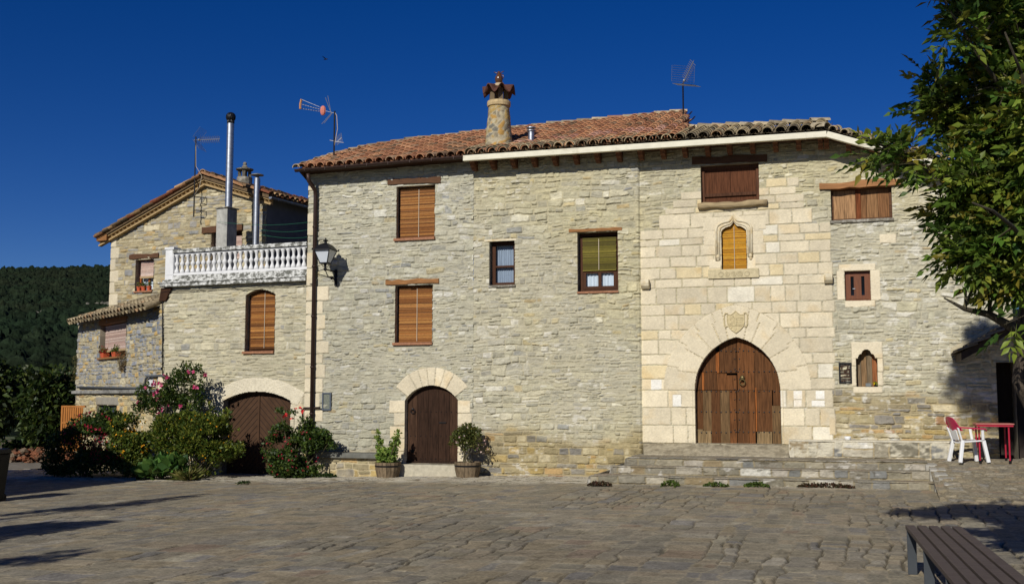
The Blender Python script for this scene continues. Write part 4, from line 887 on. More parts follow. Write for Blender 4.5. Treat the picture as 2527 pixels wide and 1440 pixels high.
# --- chimney
def chimney():
    CH = Wall(0, .55, 0); sc = 1 / (FP / 25.6); u0, zb = CH.uz(1231, 385); zt = CH.z(1231, 262)
    c = np.array([u0, .55, 0]); m = MB(); m.color((.4, .4, .4))
    nr, ns = 60, 64; vs = []; cs = []; T, Zg = np.meshgrid(np.linspace(0, 2 * math.pi, ns, endpoint=False), np.linspace(zb - .5, zt, nr))
    f = (Zg - zb) / (zt - zb); R0 = .34 - .115 * f
    # irregular stones: nearest of scattered points
    rs = np.random.RandomState(3); P_ = np.stack([rs.rand(230) * 2 * math.pi, rs.uniform(zb - .5, zt, 230)], 1)
    d = np.minimum(np.abs(T.ravel()[:, None] - P_[:, 0]), 2 * math.pi - np.abs(T.ravel()[:, None] - P_[:, 0])) * .28; D = np.hypot(d, (Zg.ravel()[:, None] - P_[:, 1]) * 1.15); o_ = np.sort(D, 1); i1 = D.argmin(1)
    g = sst(.006, .024, o_[:, 1] - o_[:, 0]).reshape(T.shape); pal = palette([lf(172, 146, 92), lf(140, 130, 108), lf(190, 150, 84), lf(120, 118, 108), lf(182, 170, 136)], [4, 4, 2, 2, 2], .15)
    rr = rs.rand(230, 3); cc = pal(rr[i1, 0], rr[i1, 1], rr[i1, 2], None, None).reshape(T.shape + (3,)); cc = lf(186, 174, 146) * (1 - g[..., None]) + cc * g[..., None]
    R0 = R0 + .018 * g + .01 * fb(T * 6, Zg * 14, 3); V = np.stack([c[0] + R0 * np.cos(T), c[1] + R0 * np.sin(T), Zg], -1).reshape(-1, 3)
    ii, jj = np.meshgrid(np.arange(nr - 1), np.arange(ns), indexing='ij'); ii = ii.ravel(); jj = jj.ravel(); F = np.stack([ii * ns + jj, ii * ns + (jj + 1) % ns, (ii + 1) * ns + (jj + 1) % ns, (ii + 1) * ns + jj], 1)
    ch = raw_obj('chimney', V, F, M_STONE, cc.reshape(-1, 3), rh, None, True, None, 'round tapering stone chimney with a tiled hood')
    b = MB(); z1 = zt; b.lathe((c[0], c[1], z1), [(.20, -.02), (.275, -.015), (.285, .05), (.275, .105), (.18, .115)], 28); part(b, 'collar', mat('chimney_collar', lf(196, 172, 128), var=.3, scale=(14, 14, 14), bump=.5), ch)
    b = MB(); zc = z1 + .11
    for k in range(4): t = .55 + k * 1.57; b.obox((c[0] + .17 * math.cos(t), c[1] + .17 * math.sin(t), zc - .02), (c[0] + .17 * math.cos(t), c[1] + .17 * math.sin(t), zc + .28), .10, .10, (math.cos(t), math.sin(t), 0))
    part(b, 'post', mat('chimney_posts', lf(120, 104, 80), var=.3, bump=.3), ch)
    b = MB(); zc2 = zc + .30; K = 72; vs = []
    for sgn in (0, 1):
        for rr_ in (.06, .17, .29, .395):
            for k in range(K):
                t = 2 * math.pi * k / K; wv = math.cos(7 * t + 1.2); z = zc2 + .12 - .40 * rr_ + .10 * wv * (rr_ / .37) - sgn * .022; vs.append((c[0] + rr_ * math.cos(t), c[1] + rr_ * math.sin(t), z))
    fs = [];
    for i in range(3):
        for k in range(K): fs += [(i * K + k, (i + 1) * K + k, (i + 1) * K + (k + 1) % K, i * K + (k + 1) % K), (4 * K + i * K + k, 4 * K + i * K + (k + 1) % K, 4 * K + (i + 1) * K + (k + 1) % K, 4 * K + (i + 1) * K + k)]
    for k in range(K): fs.append((3 * K + k, 7 * K + k, 7 * K + (k + 1) % K, 3 * K + (k + 1) % K))
    b.color(lin(92, 62, 52, KR)); b.add(vs, fs); b.color(lin(190, 170, 140, KR)); b.lathe((c[0], c[1], zc2 + .06), [(.17, 0), (.12, .06), (.07, .09)], 14)
    part(b, 'hood', M_TILE, ch, smooth=True)
    b = MB(); zj = zc2 + .14; b.lathe((c[0], c[1], zj), [(.05, 0), (.085, .04), (.098, .11), (.085, .17), (.05, .215), (.032, .24), (.036, .29)], 16)
    for sx in (-1, 1): b.tube([(c[0] + sx * .03, c[1], zj + .22), (c[0] + sx * .07, c[1], zj + .27), (c[0] + sx * .12, c[1], zj + .29)], .012, 6)
    b.tube([(c[0] + .085, c[1], zj + .10), (c[0] + .12, c[1], zj + .15), (c[0] + .105, c[1], zj + .2), (c[0] + .05, c[1], zj + .22)], .010, 6)
    part(b, 'finial_jar', mat('glazed_brown_clay', lf(96, 64, 40), rough=.2, var=.15, bump=0, spec=.6), ch, smooth=True)
chimney()
def flue(w, parent, px, y0, y1, r, name='flue_pipe', seams=.35, cap='rings'):
    u, z0 = w.uz(px, y0); z1 = w.z(px, y1); c = w.pt(u, 0, 0); m = MB(); m.tube([(c[0], c[1], z0), (c[0], c[1], z1)], r, 20)
    k = int((z1 - z0) / seams)
    for i in range(1, k + 1): z = z0 + i * seams; m.tube([(c[0], c[1], z - .006), (c[0], c[1], z + .006)], r * 1.035, 20)
    o = part(m, name, M_STEEL, parent, smooth=False); cm = MB()
    if cap == 'rings':
        for q in (.0, .07): cm.lathe((c[0], c[1], z1 - .02 + q), [(r * .9, -.01), (r * 1.5, 0), (r * 1.5, .022), (r * .9, .035)], 18)
        part(cm, 'cowl', M_STEEL, o)
    elif cap == 'ball':
        cm.lathe((c[0], c[1], z1), [(r * .95, 0), (r * 1.02, .05)] + [(r * 1.38 * math.sin(t), .19 - r * 1.38 * math.cos(t)) for t in np.linspace(.75, 3.0, 9)], 32, None, lambda t, z: .07 * math.cos(16 * t + z * 8)); part(cm, 'cowl', M_BLACKMET, o)
    else:
        cm.tube([(c[0], c[1], z1), (c[0], c[1], z1 + .10)], r * .55, 10); cm.lathe((c[0], c[1], z1 + .08), [(r * 2.1, 0), (r * 2.0, .02), (r * .4, .06)], 24); part(cm, 'cowl', mat('dull_steel', (.2, .2, .19), rough=.6, metal=.5, bump=0), o)
    return o
flue(Wall(0, .8, 0), rh, 1311, 372, 322, .075)

# ------------------------------------------------------------------ the left house: garage, terrace, gable behind, annex
th = thing('stone_house', 'lower stone house with white balustraded terrace, brown garage door and a gable set back', 'house', GAR.pt(UJ / 2, -.2))
zSlab = GAR.z(575, 700, .12); zPl = GAR.z(575, 690, .12); zBal0 = GAR.z(580, 667, .02); zBal1 = GAR.z(580, 621, .02); zCap0 = GAR.z(580, 616, .05); zCap1 = GAR.z(580, 607, .05)
gu0, gu1 = GAR.u(549, 1080), GAR.u(717, 1080); gzb = GAR.z(635, 1172); gzs = GAR.z(633, 988); gza = GAR.z(635, 965); fG = arch_fn(gu0, gu1, gzs, gza)
rg1 = GAR.rect(605, 727, 678, 866); rzt = GAR.z(641, 714); fW = arch_fn(rg1[0], rg1[1], rg1[3], rzt)
def style_gar(U, Z):
    H, C = rubble(U, Z, 231, (.05, .13), (.12, .42), PAL_GREY, MORT, .05, 1.1)
    C *= np.array([1.0, .985, .95])
    C *= (1 + .10 * fb(U * .5, Z * .5, 235))[..., None]
    um = (gu0 + gu1) / 2; hw = (gu1 - gu0) / 2; hh = gza - gzs; Rr = (hw * hw + hh * hh) / (2 * hh); cz_ = gza - Rr; rr = np.hypot(U - um, Z - cz_); ang = np.arctan2(U - um, Z - cz_)
    amax = math.asin(hw / Rr) + .10; dd = np.minimum(np.minimum(Rr + .34 - rr, rr - Rr + .05), (amax - np.abs(ang)) * rr)
    overlay(H, C, U, Z, dd, .016, lf(226, 216, 190), .02, .012, None, 301)
    fan = np.abs(((ang * Rr / .052) % 1) - .5) > .42; k = (dd > .01) & fan; H[k] -= .010; C[k] *= .86
    for a, b in ((gu0 - .30, gu0 + .04), (gu1 - .04, gu1 + .32)):
        d2 = np.minimum(rdist(U, Z, a, b, -1, gzs + .18), -(dd) + .01); overlay(H, C, U, Z, d2, .012, lf(216, 206, 180), .03, .02, None, 305)
        k = (d2 > .01) & (np.abs(((Z / .062) % 1) - .5) > .4); H[k] -= .010; C[k] *= .86
    for a, b in ((rg1[0] - .17, rg1[0] + .02), (rg1[1] - .02, rg1[1] + .19)):
        d2 = rdist(U, Z, a, b, rg1[2], rg1[3] + .1); k = (d2 > 0); g = .5 * k * (np.abs(((Z / .062) % 1) - .5) < .4); C[:] = C * (1 - g[..., None]) + lf(204, 194, 168) * g[..., None]
    return H, C
rv = Reveals(); rv.loop(GAR, arch_poly(gu0, gu1, gzb, fG), .26, lf(150, 140, 120)); rv.loop(GAR, arch_poly(rg1[0], rg1[1], rg1[2], fW), .25, lf(170, 158, 136))
wall_mesh('garage_wall', GAR, UJ, .02, -.6, zSlab + .02, .021, .0145, style_gar, lambda u: u * 0 + 99, [hole_arch(gu0, gu1, gzb, fG), hole_arch(rg1[0], rg1[1], rg1[2], fW)], th, rv.get())
f = blind_window(th, 'window', GAR, (rg1[0], rg1[1], rg1[2], rzt), -.15, ORANGE, None, (rg1[0] - .05, rg1[1] - .0, rg1[2] - .06, rg1[2], .05, M_TERRA), topfn=fW, bl=(rg1[0] + .07, rg1[1], rg1[2] + .06, rzt - .02))
# garage door: two leaves with slanting boards
um = (gu0 + gu1) / 2; um = GAR.u(638, 1080, -.2)
for side, (a, b) in enumerate(((gu0 - .02, um - .012), (um + .012, gu1 + .02))):
    m = MB(); us = np.linspace(b, a, 12); poly = [(a, gzb + .02), (b, gzb + .02)] + [(float(u), float(fG(u)) - .0) for u in us]; m.wprism(GAR, poly, -.28, -.20)
    gr = MB(); L = b - a
    for k in range(-14, 30):
        z0 = gzb + k * .155; p0 = (a, z0); p1 = (b, z0 + L * 1.0) if side == 0 else None
        if side == 1: p0, p1 = (a, z0 + L), (b, z0)
        pts = [(p0[0] + (p1[0] - p0[0]) * t, p0[1] + (p1[1] - p0[1]) * t) for t in np.linspace(0, 1, 14)]
        pts = [q for q in pts if gzb + .03 < q[1] < float(fG(q[0])) - .03]
        if len(pts) > 1: gr.obox(GAR.pt(*pts[0], -.199), GAR.pt(*pts[-1], -.199), .010, .012, GAR.n)
    m.mi = 1
    b0 = len(m.v); m.v += gr.v; m.c += gr.c; m.f += [tuple(b0 + i for i in q) for q in gr.f]; m.m += [1] * len(gr.f)
    part(m, 'garage_door', [M_GARAGE, mat('board_joint', lf(40, 28, 24), var=.1, bump=0)], th)
part(MB().wbox(GAR, um - .03, um + .03, gzb + .02, gza - .02, -.22, -.175), 'door_batten', M_GARAGE, th, bevel=.004)
part(MB().wbox(GAR, gu0 - .05, gu1 + .05, gzb, gza + .1, -.36, -.33), 'door_backing', M_DARK, th)
# terrace slab, plinth, balustrade
uL = GAR.u(393, 700, .14)
m = MB(); m.wbox(GAR, uL, -.01, zSlab, zPl, -3.2, .14); m.wbox(GAR, uL - .03, -.015, zPl - .012, zPl + .02, -3.1, .17); part(m, 'terrace_slab', M_BALDIRTY, th, bevel=.01)
bl_ = MB(); uP0, uP1 = GAR.u(409, 650, .04), GAR.u(429, 650, .04)
bl_.wbox(GAR, uP1 - .02, -.02, zPl + .02, zBal0 - .06, -.12, .06); bl_.wbox(GAR, uP0 - .06, -.02, zPl + .018, zPl + .09, -.14, .09)
cap = part(bl_, 'balustrade', M_BALDIRTY, th, bevel=.008, label='white concrete balustrade stained with dark lichen')
bt = MB(); bt.wbox(GAR, uP1 - .01, -.02, zCap0, zCap1, -.16, .10); part(bt, 'coping', M_BALDIRTY, cap, bevel=.008)
bt = MB(); bt.wbox(GAR, uP1 - .005, -.03, zBal1, zCap0, -.09, .04); bt.wbox(GAR, uP1 - .005, -.03, zBal0 - .06, zBal0 + .005, -.09, .045); part(bt, 'rail', M_BALWHITE, cap, bevel=.006)
zP0, zP1 = GAR.z(418, 684, .05), GAR.z(418, 611, .05)
bp = MB(); bp.wbox(GAR, uP0, uP1, zPl + .09, zP1 - .05, -.18, .06); bp.wbox(GAR, uP0 - .02, uP1 + .02, zP1 - .05, zP1 + .01, -.20, .08)
bp.wbox(GAR, uP0 + .025, uP1 - .025, zPl + .2, zP1 - .12, .05, .068); part(bp, 'pillar', M_BALWHITE, cap, bevel=.008)
hB = zBal1 - zBal0; m = MB(); pos = [GAR.u(436.5 + k * 13.05, 640, 0) for k in range(25)]
def balprof(s): return [(.064, 0), (.064, .04), (.058, .07), (.040, .11), (.032, hB * .28), (.034, hB * .38), (.060, hB * .46), (.064, hB * .51), (.058, hB * .57), (.034, hB * .64), (.032, hB * .74), (.040, hB * .87), (.060, hB * .95), (.064, hB)]
p = GAR.pt(pos[0], zBal0, -.02); m.lathe(p, balprof(1), 12); b0 = part(m, 'baluster', M_BALWHITE, cap, smooth=True)
for k in range(1, 25):
    o = b0.copy(); COL.objects.link(o); o.parent = cap; q = GAR.pt(pos[k], zBal0, -.02) - p; o.location = tuple(q)
# gable wall
gl, gr_ = GAB.u(273, 650), GAB.u(657, 560); gk = GAB.u(498, 470); zgl = GAB.z(273, 590); zgk = GAB.z(498, 448); zgr = GAB.z(657, 488)
def gtop(u): return np.interp(u, [gl, gk, gr_], [zgl, zgk, zgr])
rgw = GAB.rect(334, 640, 379, 717); rgd = GAB.rect(520, 570, 597, 640)
def style_gab(U, Z):
    H, C = rubble(U, Z, 251, (.06, .15), (.12, .42), PAL_GAB, MORT2 * .95, .04, 1.25, smear=.5)
    for k in range(14):
        z0 = 2.0 + k * .36; overlay(H, C, U, Z, rdist(U, Z, gl - .1, gl + (.34 if k % 2 else .2), z0 + .006, z0 + .35), .014, CREAM * (.8 + .16 * ((k * 7) % 5) / 5), seed=260 + k)
    return H, C
rv = Reveals(); rv.loop(GAB, rpoly(rgw), .28, cst * .9); rv.loop(GAB, rpoly(rgd), .3, cst * .8)
for k in range(20): a, b = k * zgl / 20, (k + 1) * zgl / 20; rv.quad([GAB.pt(gl, a, 0), GAB.pt(gl, a, -7), GAB.pt(gl, b, -7), GAB.pt(gl, b, 0)], cst)
wall_mesh('gable_wall', GAB, gl, gr_, .5, zgk + .1, .027, .019, style_gab, gtop, [hole_rect(rgw), hole_rect(rgd)], th, rv.get())
a = GAB.uz(320, 634); b = GAB.uz(392, 630)
zb1 = GAB.z(356, 681)
f = part(frame_mb(GAB, (rgw[0], rgw[1], rgw[2], zb1 + .05), -.2, .05, .05, 1).wbox(GAB, rgw[0] - .05, rgw[1] + .05, rgw[2] - .05, rgw[3] + .05, -.34, -.31), 'window', mat('varnished_pine', lf(176, 98, 46), rough=.4, var=.2, bump=.1), th)
part(blind_mb(GAB, (rgw[0] + .09, rgw[1], zb1, rgw[3] - .0), -.14, PALEB, .03), 'blind', M_BLIND, f); part(MB().wbox(GAB, rgw[0] + .08, rgw[1] - .01, zb1 - .05, zb1 + .01, -.16, -.11), 'blind_rail', mat('blind_rail_wood', lf(176, 150, 112), var=.1, bump=0), f)
part(curtain_mb(GAB, (rgw[0] + .05, rgw[1], rgw[2], zb1), -.27, 5), 'curtain', MATS['white_curtain'], f)
part(beam_mb(GAB, a[0], a[1], b[0], b[1], .13, -.2, .03), 'lintel', M_BEAMD, f); part(MB().wbox(GAB, rgw[0] - .02, rgw[1] - .02, rgw[2] - .05, rgw[2], -.2, .05), 'sill', M_TERRA, f, bevel=.006)
f = part(frame_mb(GAB, rgd, -.2, .06, .05).wbox(GAB, rgd[0] - .05, rgd[1] + .05, rgd[2] - .05, rgd[3] + .05, -.4, -.37), 'terrace_door', M_FRAME, th)
part(blind_mb(GAB, (rgd[0] + .05, rgd[1] - .05, rgd[2], rgd[3] - .12), -.17, PALEB, .035), 'blind', M_BLIND, f)
a = GAB.uz(500, 578); b = GAB.uz(600, 540); part(beam_mb(GAB, a[0], rgd[3] + .07, b[0], rgd[3] + .09, .18, -.2, .05), 'lintel', M_BEAMD, f)
# side wall in grey render, running back
cw = lambda o0, z: GAB.pt(gr_, z, o0)
M_CONC = mat('dark_grey_render', lin(112, 112, 108), var=.2, scale=(2, 2, 2), bump=.3, bscale=(20, 20, 20))
m = MB(); m.hexa([GAB.pt(gr_ - .3, .5, -.02), GAB.pt(gr_ - .002, .5, -.02), GAB.pt(gr_ - .002, .5, -7), GAB.pt(gr_ - .3, .5, -7), GAB.pt(gr_ - .3, zgr + .1, -.02), GAB.pt(gr_ - .002, zgr + .0, -.02), GAB.pt(gr_ - .002, zgr + .0, -7), GAB.pt(gr_ - .3, zgr + .1, -7)])
part(m, 'side_wall', M_CONC, th)
# roof over the gable
rp = GAB.P(499, 432, .22); lp = GAB.P(238, 585, .22); re = GAB.P(663, 480, .22); bk = -GAB.n
tm = MB(); rn_ = np.linalg.norm
sl_r = (rp - re) / rn_(rp - re); sl_l = (rp - lp) / rn_(rp - lp)
tiles(tm, re, re + bk * 6, sl_r, .24, 10, .27, lambda s: rn_(rp - re) - .12, OLDT, .10)
tiles(tm, lp + bk * 6, lp, sl_l, .24, 16, .27, lambda s: rn_(rp - lp) - .12, OLDT, .10)
tm.color(lin(104, 86, 64, KR)); dn = np.array([0, 0, -.10])
tm.add([lp, rp, rp + bk * 6, lp + bk * 6, lp + dn, rp + dn, rp + bk * 6 + dn, lp + bk * 6 + dn], [(0, 1, 2, 3), (4, 5, 6, 7), (0, 1, 5, 4)])
tm.add([re, rp, rp + bk * 6, re + bk * 6, re + dn, rp + dn, rp + bk * 6 + dn, re + bk * 6 + dn], [(0, 1, 2, 3), (4, 5, 6, 7), (0, 1, 5, 4), (0, 3, 7, 4)])
gro = part(tm, 'gable_roof', M_TILE, th)
vm = MB(); ridge_tiles(vm, [lp + np.array([0, 0, .02]), rp + np.array([0, 0, .02])], .085, .34, OLDT); part(vm, 'verge', M_TILE, gro)
vm = MB(); ridge_tiles(vm, [rp + np.array([0, 0, .02]), re + np.array([0, 0, .02])], .085, .34, OLDT); part(vm, 'verge', M_TILE, gro)
vm = MB(); ridge_tiles(vm, [rp + np.array([0, 0, .05]), rp + bk * 6 + np.array([0, 0, .05])], .11, .4, OLDT); part(vm, 'ridge', M_TILE, gro)
cm = MB()
for A, B in ((lp, rp), (rp, re)):
    A = A + GAB.n * -.22; B = B + GAB.n * -.22
    for k, (dz, o) in enumerate(((-.12, .17), (-.255, .13))):
        cm.color(lf(186, 158, 112) * (1.0 if k == 0 else .9)); cm.obox(A + np.array([0, 0, dz]) + GAB.n * o / 2, B + np.array([0, 0, dz]) + GAB.n * o / 2, o, .05)
    n = int(rn_(B - A) / .16)
    for k in range(n):
        t = (k + .5) / n; c = A + (B - A) * t + np.array([0, 0, -.19]); cm.color(lf(176, 146, 98) * RN.uniform(.85, 1.1)); d = (B - A) / rn_(B - A)
        cm.add([c - d * .075 + np.array([0, 0, .045]), c + d * .075 + np.array([0, 0, .045]), c + d * .075 - np.array([0, 0, .045]), c - d * .075 - np.array([0, 0, .045]), c + GAB.n * .15 + np.array([0, 0, .045]), c + GAB.n * .15 - np.array([0, 0, .045])], [(0, 4, 5, 3), (1, 2, 5, 4), (0, 1, 4), (3, 5, 2)])
part(cm, 'brick_cornice', mat('cornice_brick', attr=True, rough=.9, var=.2, scale=(20, 20, 20), bump=.3), th)
# corner timber under the left eave
part(MB().hexa([lp + dn * 1.2 + GAB.d * .0, lp + dn * 1.2 + GAB.d * .42, lp + dn * 1.2 + GAB.d * .42 + bk * .3, lp + dn * 1.2 + bk * .3, lp + dn * .3, lp + GAB.d * .42 + np.array([0, 0, .12]), lp + GAB.d * .42 + bk * .3 + np.array([0, 0, .12]), lp + bk * .3 + dn * .3]), 'eave_corner', M_BEAM, th)
part(gutter_mb(re + np.array([.05, 0, -.10]), re + bk * 5 + np.array([.05, 0, -.10]), .06), 'gutter', M_STEEL, th)
# chimneys of the left house
o1 = 1.3; c0 = GAB.u(533.5, 560, o1); c1 = GAB.u(560, 560, o1); ctz = GAB.z(548, 514, o1)
m = MB().wbox(GAB, c0, c1, zPl, ctz, o1 - .42, o1); cst_ = part(m, 'chimney', mat('chimney_concrete', lf(186, 184, 174), var=.3, scale=(5, 5, 3), bump=.7, bscale=(40, 40, 40), bdist=.02, var2=lf(150, 148, 138)), th, bevel=.012, label='square concrete chimney with a tall steel pipe')
part(MB().wbox(GAB, c0 - .04, c1 + .04, ctz + .003, ctz + .04, o1 - .46, o1 + .04), 'cap_slab', M_GREYST, cst_, bevel=.008)
pw = Wall(*GAB.pt(0, 0, o1 - .2)[:2], -8.0)
flue(pw, th, 564, 513, 306, .10, 'flue_pipe', .21, 'ball')
pw2 = Wall(*GAB.pt(0, 0, .35)[:2], -8.0); flue(pw2, th, 631, 612, 440, .088, 'flue_pipe', .9, 'disc')
cw3 = Wall(*GAB.pt(0, 0, -1.2)[:2], -8.0); u_, z0 = cw3.uz(603, 462); c = cw3.pt(u_, 0, 0); zt = cw3.z(603, 436); m = MB(); m.lathe((c[0], c[1], z0 - .25), [(.24, 0), (.22, .2), (.235, z_ := zt - z0 + .22), (.12, z_ + .02)], 14)
ch = part(m, 'chimney', M_GREYST, th, label='small stone chimney with pillars and a flat cap')
m = MB()
for k in range(4): t = .4 + k * 1.57; m.obox((c[0] + .15 * math.cos(t), c[1] + .15 * math.sin(t), zt - .05), (c[0] + .15 * math.cos(t), c[1] + .15 * math.sin(t), zt + .21), .09, .09, (math.cos(t), math.sin(t), 0))
part(m, 'post', mat('dark_lichen_stone', lf(104, 98, 84), var=.35, scale=(14, 14, 14), bump=.6), ch)
m = MB().lathe((c[0], c[1], zt + .20), [(.26, 0), (.27, .03), (.15, .07)], 16); m.ball((c[0], c[1], zt + .30), .085, 10, 6, (1, 1, .8)); m.ball((c[0], c[1], zt + .40), .06, 10, 6); part(m, 'finial', M_GREYST, ch)
# annex
aL = ANX.u(190, 880); zae = ANX.z(300, 782); zac = ANX.z(290, 966)
raw = ANX.rect(247, 797, 311, 880)
rab = ANX.rect(239, 999, 288, 1030)
def style_anx(U, Z):
    H, C = rubble(U, Z, 271, (.07, .17), (.12, .40), PAL_ANX, lf(172, 160, 130), .04, 1.3, smear=.3)
    H2, C2 = rubble(U, Z, 272, (.08, .2), (.14, .45), PAL_BROWN, lf(186, 172, 136), .06, 1.2); k = sst(zac + .3, zac - .1, Z + .2 * fb(U, Z, 273)); C2 = C2 * 1.15
    C = C * (1 - k[..., None]) + C2 * k[..., None]; H = H * (1 - k) + H2 * k
    r = (rab[0] - .12, rab[1] + .12, rab[3], rab[3] + .24); overlay(H, C, U, Z, rdist(U, Z, *r), .012, lf(160, 154, 140), .01, .02, None, 280)
    return H, C
rv = Reveals(); rv.loop(ANX, rpoly(raw), .30, lf(150, 140, 122)); rv.loop(ANX, rpoly(rab), .22, cst * .8)
for k in range(18): a, b = -.5 + k * (zae + .45) / 18, -.5 + (k + 1) * (zae + .45) / 18; rv.quad([ANX.pt(aL, a, 0), ANX.pt(aL, a, -4), ANX.pt(aL, b, -4), ANX.pt(aL, b, 0)], lf(150, 146, 136) * RN.uniform(.85, 1.1))
wall_mesh('annex_wall', ANX, aL, .02, -.6, zae + .12, .021, .0145, style_anx, lambda u: u * 0 + 99, [hole_rect(raw), hole_rect(rab)], th, rv.get())
m = MB().wbox(ANX, aL - .12, .0, zac - .045, zac + .05, -.05, .10); part(m, 'concrete_ledge', M_PLASTER, th, bevel=.01)
f = part(frame_mb(ANX, raw, -.22, .09, .06, 0).wbox(ANX, raw[0] - .05, raw[1] + .05, raw[2] - .05, raw[3] + .05, -.38, -.35), 'window', MATS['varnished_pine'], th, label='annex window with a pale roller blind')
part(blind_mb(ANX, (raw[0] + .14, raw[1] - .13, raw[2] + .22, raw[3] - .02), -.12, PALEB, .03), 'blind', M_BLIND, f)
part(MB().wbox(ANX, raw[0] + .12, raw[1] - .12, raw[2] + .16, raw[2] + .22, -.13, -.07), 'blind_rail', MATS['blind_rail_wood'], f)
part(beam_mb(ANX, raw[0] - .12, raw[3] + .07, raw[1] + .04, raw[3] + .07, .15, -.2, .03), 'lintel', MATS['orange_beam'], f)
part(MB().wbox(ANX, raw[0] - .03, raw[1] - .25, raw[2] - .05, raw[2], -.25, .07), 'sill', M_BEAM, f, bevel=.006)
f = part(frame_mb(ANX, rab, -.1, .02, .03), 'barred_window', mat('grey_iron_bars', lf(96, 104, 120), rough=.5, var=.1, bump=0), th)
m = MB()
for k in range(1, 9): u = rab[0] + (rab[1] - rab[0]) * k / 9; m.wbox(ANX, u - .009, u + .009, rab[2], rab[3], -.1, -.082)
m.wbox(ANX, rab[0], rab[1], (rab[2] + rab[3]) / 2 - .01, (rab[2] + rab[3]) / 2 + .01, -.105, -.08); part(m, 'grate', MATS['grey_iron_bars'], f); part(MB().wbox(ANX, rab[0] - .03, rab[1] + .03, rab[2] - .03, rab[3] + .03, -.26, -.2), 'backing', M_DARK, f)
# cellar door, pipes and boxes on the annex
rcd = ANX.rect(346, 1066, 386, 1135); m = frame_mb(ANX, rcd, .05, .06, .08); f = part(m, 'cellar_door', M_PLASTER, th); part(MB().wbox(ANX, rcd[0] + .05, rcd[1] - .05, rcd[2], rcd[3] - .05, -.02, .015), 'panel', mat('faded_door_panel', lf(176, 170, 156), var=.25, bump=.2, var2=lf(150, 84, 58)), f)
q = lambda x, y, o=.06: ANX.P(x, y, o)
part(MB().tube([q(192, 955), q(335, 957), q(352, 952), q(358, 945), q(360, 933), q(366, 928), q(398, 926), q(411, 928), q(414, 940)], .03, 8), 'drain_pipe', mat('grey_pipe', lf(92, 96, 98), rough=.5, var=.15, bump=0), th, smooth=True)
part(MB().wbox(GAR, GAR.u(397, 990), GAR.u(414, 990), GAR.z(405, 1052), GAR.z(405, 930), .01, .14), 'duct', mat('cream_duct', lf(232, 214, 186), var=.08, bump=.1), th, bevel=.01)
r = ANX.rect(371, 937, 384, 953); part(MB().wbox(ANX, r[0], r[1], r[2], r[3], .0, .05), 'junction_box', M_PLASTIC_W, th, bevel=.004)
# annex roof
A = ANX.P(167, 797, .36); B = ANX.P(407, 752, .36); za = (A[2] + B[2]) / 2; print('annex eave z', A[2], B[2], 'zae', zae, 'zac', zac, 'aL', aL)
B = ANX.pt(-.30, 0, .36); A[2] = B[2] = zae + .03; e = ANX.d; UPA = -ANX.n + np.array([0, 0, math.tan(rad(24))]); UPA /= rn_(UPA); nA = np.cross(e, UPA); 
LA0 = rn_(B - A); tA = lambda s: float(np.interp(s / LA0, [0, .12, .45, 1], [.25, .5, 1.15, .95]))
tm = MB(); tiles(tm, A, B, UPA, .29, 12, .30, tA, GREYT, .125); LA = rn_(B - A); tm.color(lin(110, 84, 58, KR)); N_ = 12; dz = 0
tp = [A + e * LA * k / N_ + UPA * (tA(LA * k / N_) + .2) for k in range(N_ + 1)]; bt_ = [A + e * LA * k / N_ for k in range(N_ + 1)]
tm.add(bt_ + tp, [(k, k + 1, N_ + 2 + k, N_ + 1 + k) for k in range(N_)]); dz = np.array([0, 0, -.04]); tm.add([p + dz for p in bt_ + tp], [(k, k + 1, N_ + 2 + k, N_ + 1 + k) for k in range(N_)])
part(tm, 'annex_roof', M_TILE, th)
part(MB().hexa([GAR.pt(UJ - .1, zSlab - .35, .05), GAR.pt(UJ + .10, zSlab - .35, .05), GAR.pt(UJ + .10, zSlab - .35, -.05), GAR.pt(UJ - .1, zSlab - .35, -.05), GAR.pt(UJ - .05, zSlab - .02, .05), GAR.pt(UJ + .28, zSlab - .02, .05), GAR.pt(UJ + .28, zSlab - .02, -.05), GAR.pt(UJ - .05, zSlab - .02, -.05)]), 'slab_bracket', M_DKWOOD, th)

# ------------------------------------------------------------------ cables and clothes lines
m = MB(); pts = [GAR.P(x, y, .045) for x, y in ((396, 722), (420, 718), (470, 717), (530, 712), (566, 709), (600, 714), (640, 709), (700, 706), (757, 702))] + [MAIN.P(770, 700, .05)]
solo(m.tube(pts, .010, 5), 'power_cable', M_BLACKMET, 'thin black cable running along the wall just under the white terrace', 'cable', pts[4], smooth=True)
m = MB(); pts = [GAR.P(401, y, .03) for y in (728, 780, 850, 928)]; solo(m.tube(pts, .014, 6), 'power_cable', M_BLACKMET, 'black cable running down the corner between the annex and the garage wall', 'cable', pts[3], smooth=True)
M_LINE = mat('green_line', lin(40, 110, 80), var=.1, bump=0)
for k, (ya, yb, word) in enumerate(((551, 544, 'highest'), (566, 557, 'middle'), (578, 577, 'lowest'))):
    p0 = pw.P(535 if k == 0 else 640, ya - (4 if k == 0 else 0), .24); p1 = np.array([UC, p0[1] + .3, 0]); p1 = np.array([UC, 1.2, MAIN.z(757, yb, -1.2)])
    pts = [p0 + (p1 - p0) * t + np.array([0, 0, -.12 * math.sin(math.pi * t)]) for t in np.linspace(0, 1, 9)]
    solo(MB().tube(pts, .004, 5), 'clothes_line', M_LINE, word + ' of the three green clothes lines above the terrace', 'clothes line', pts[0], 'clothes lines over the terrace')

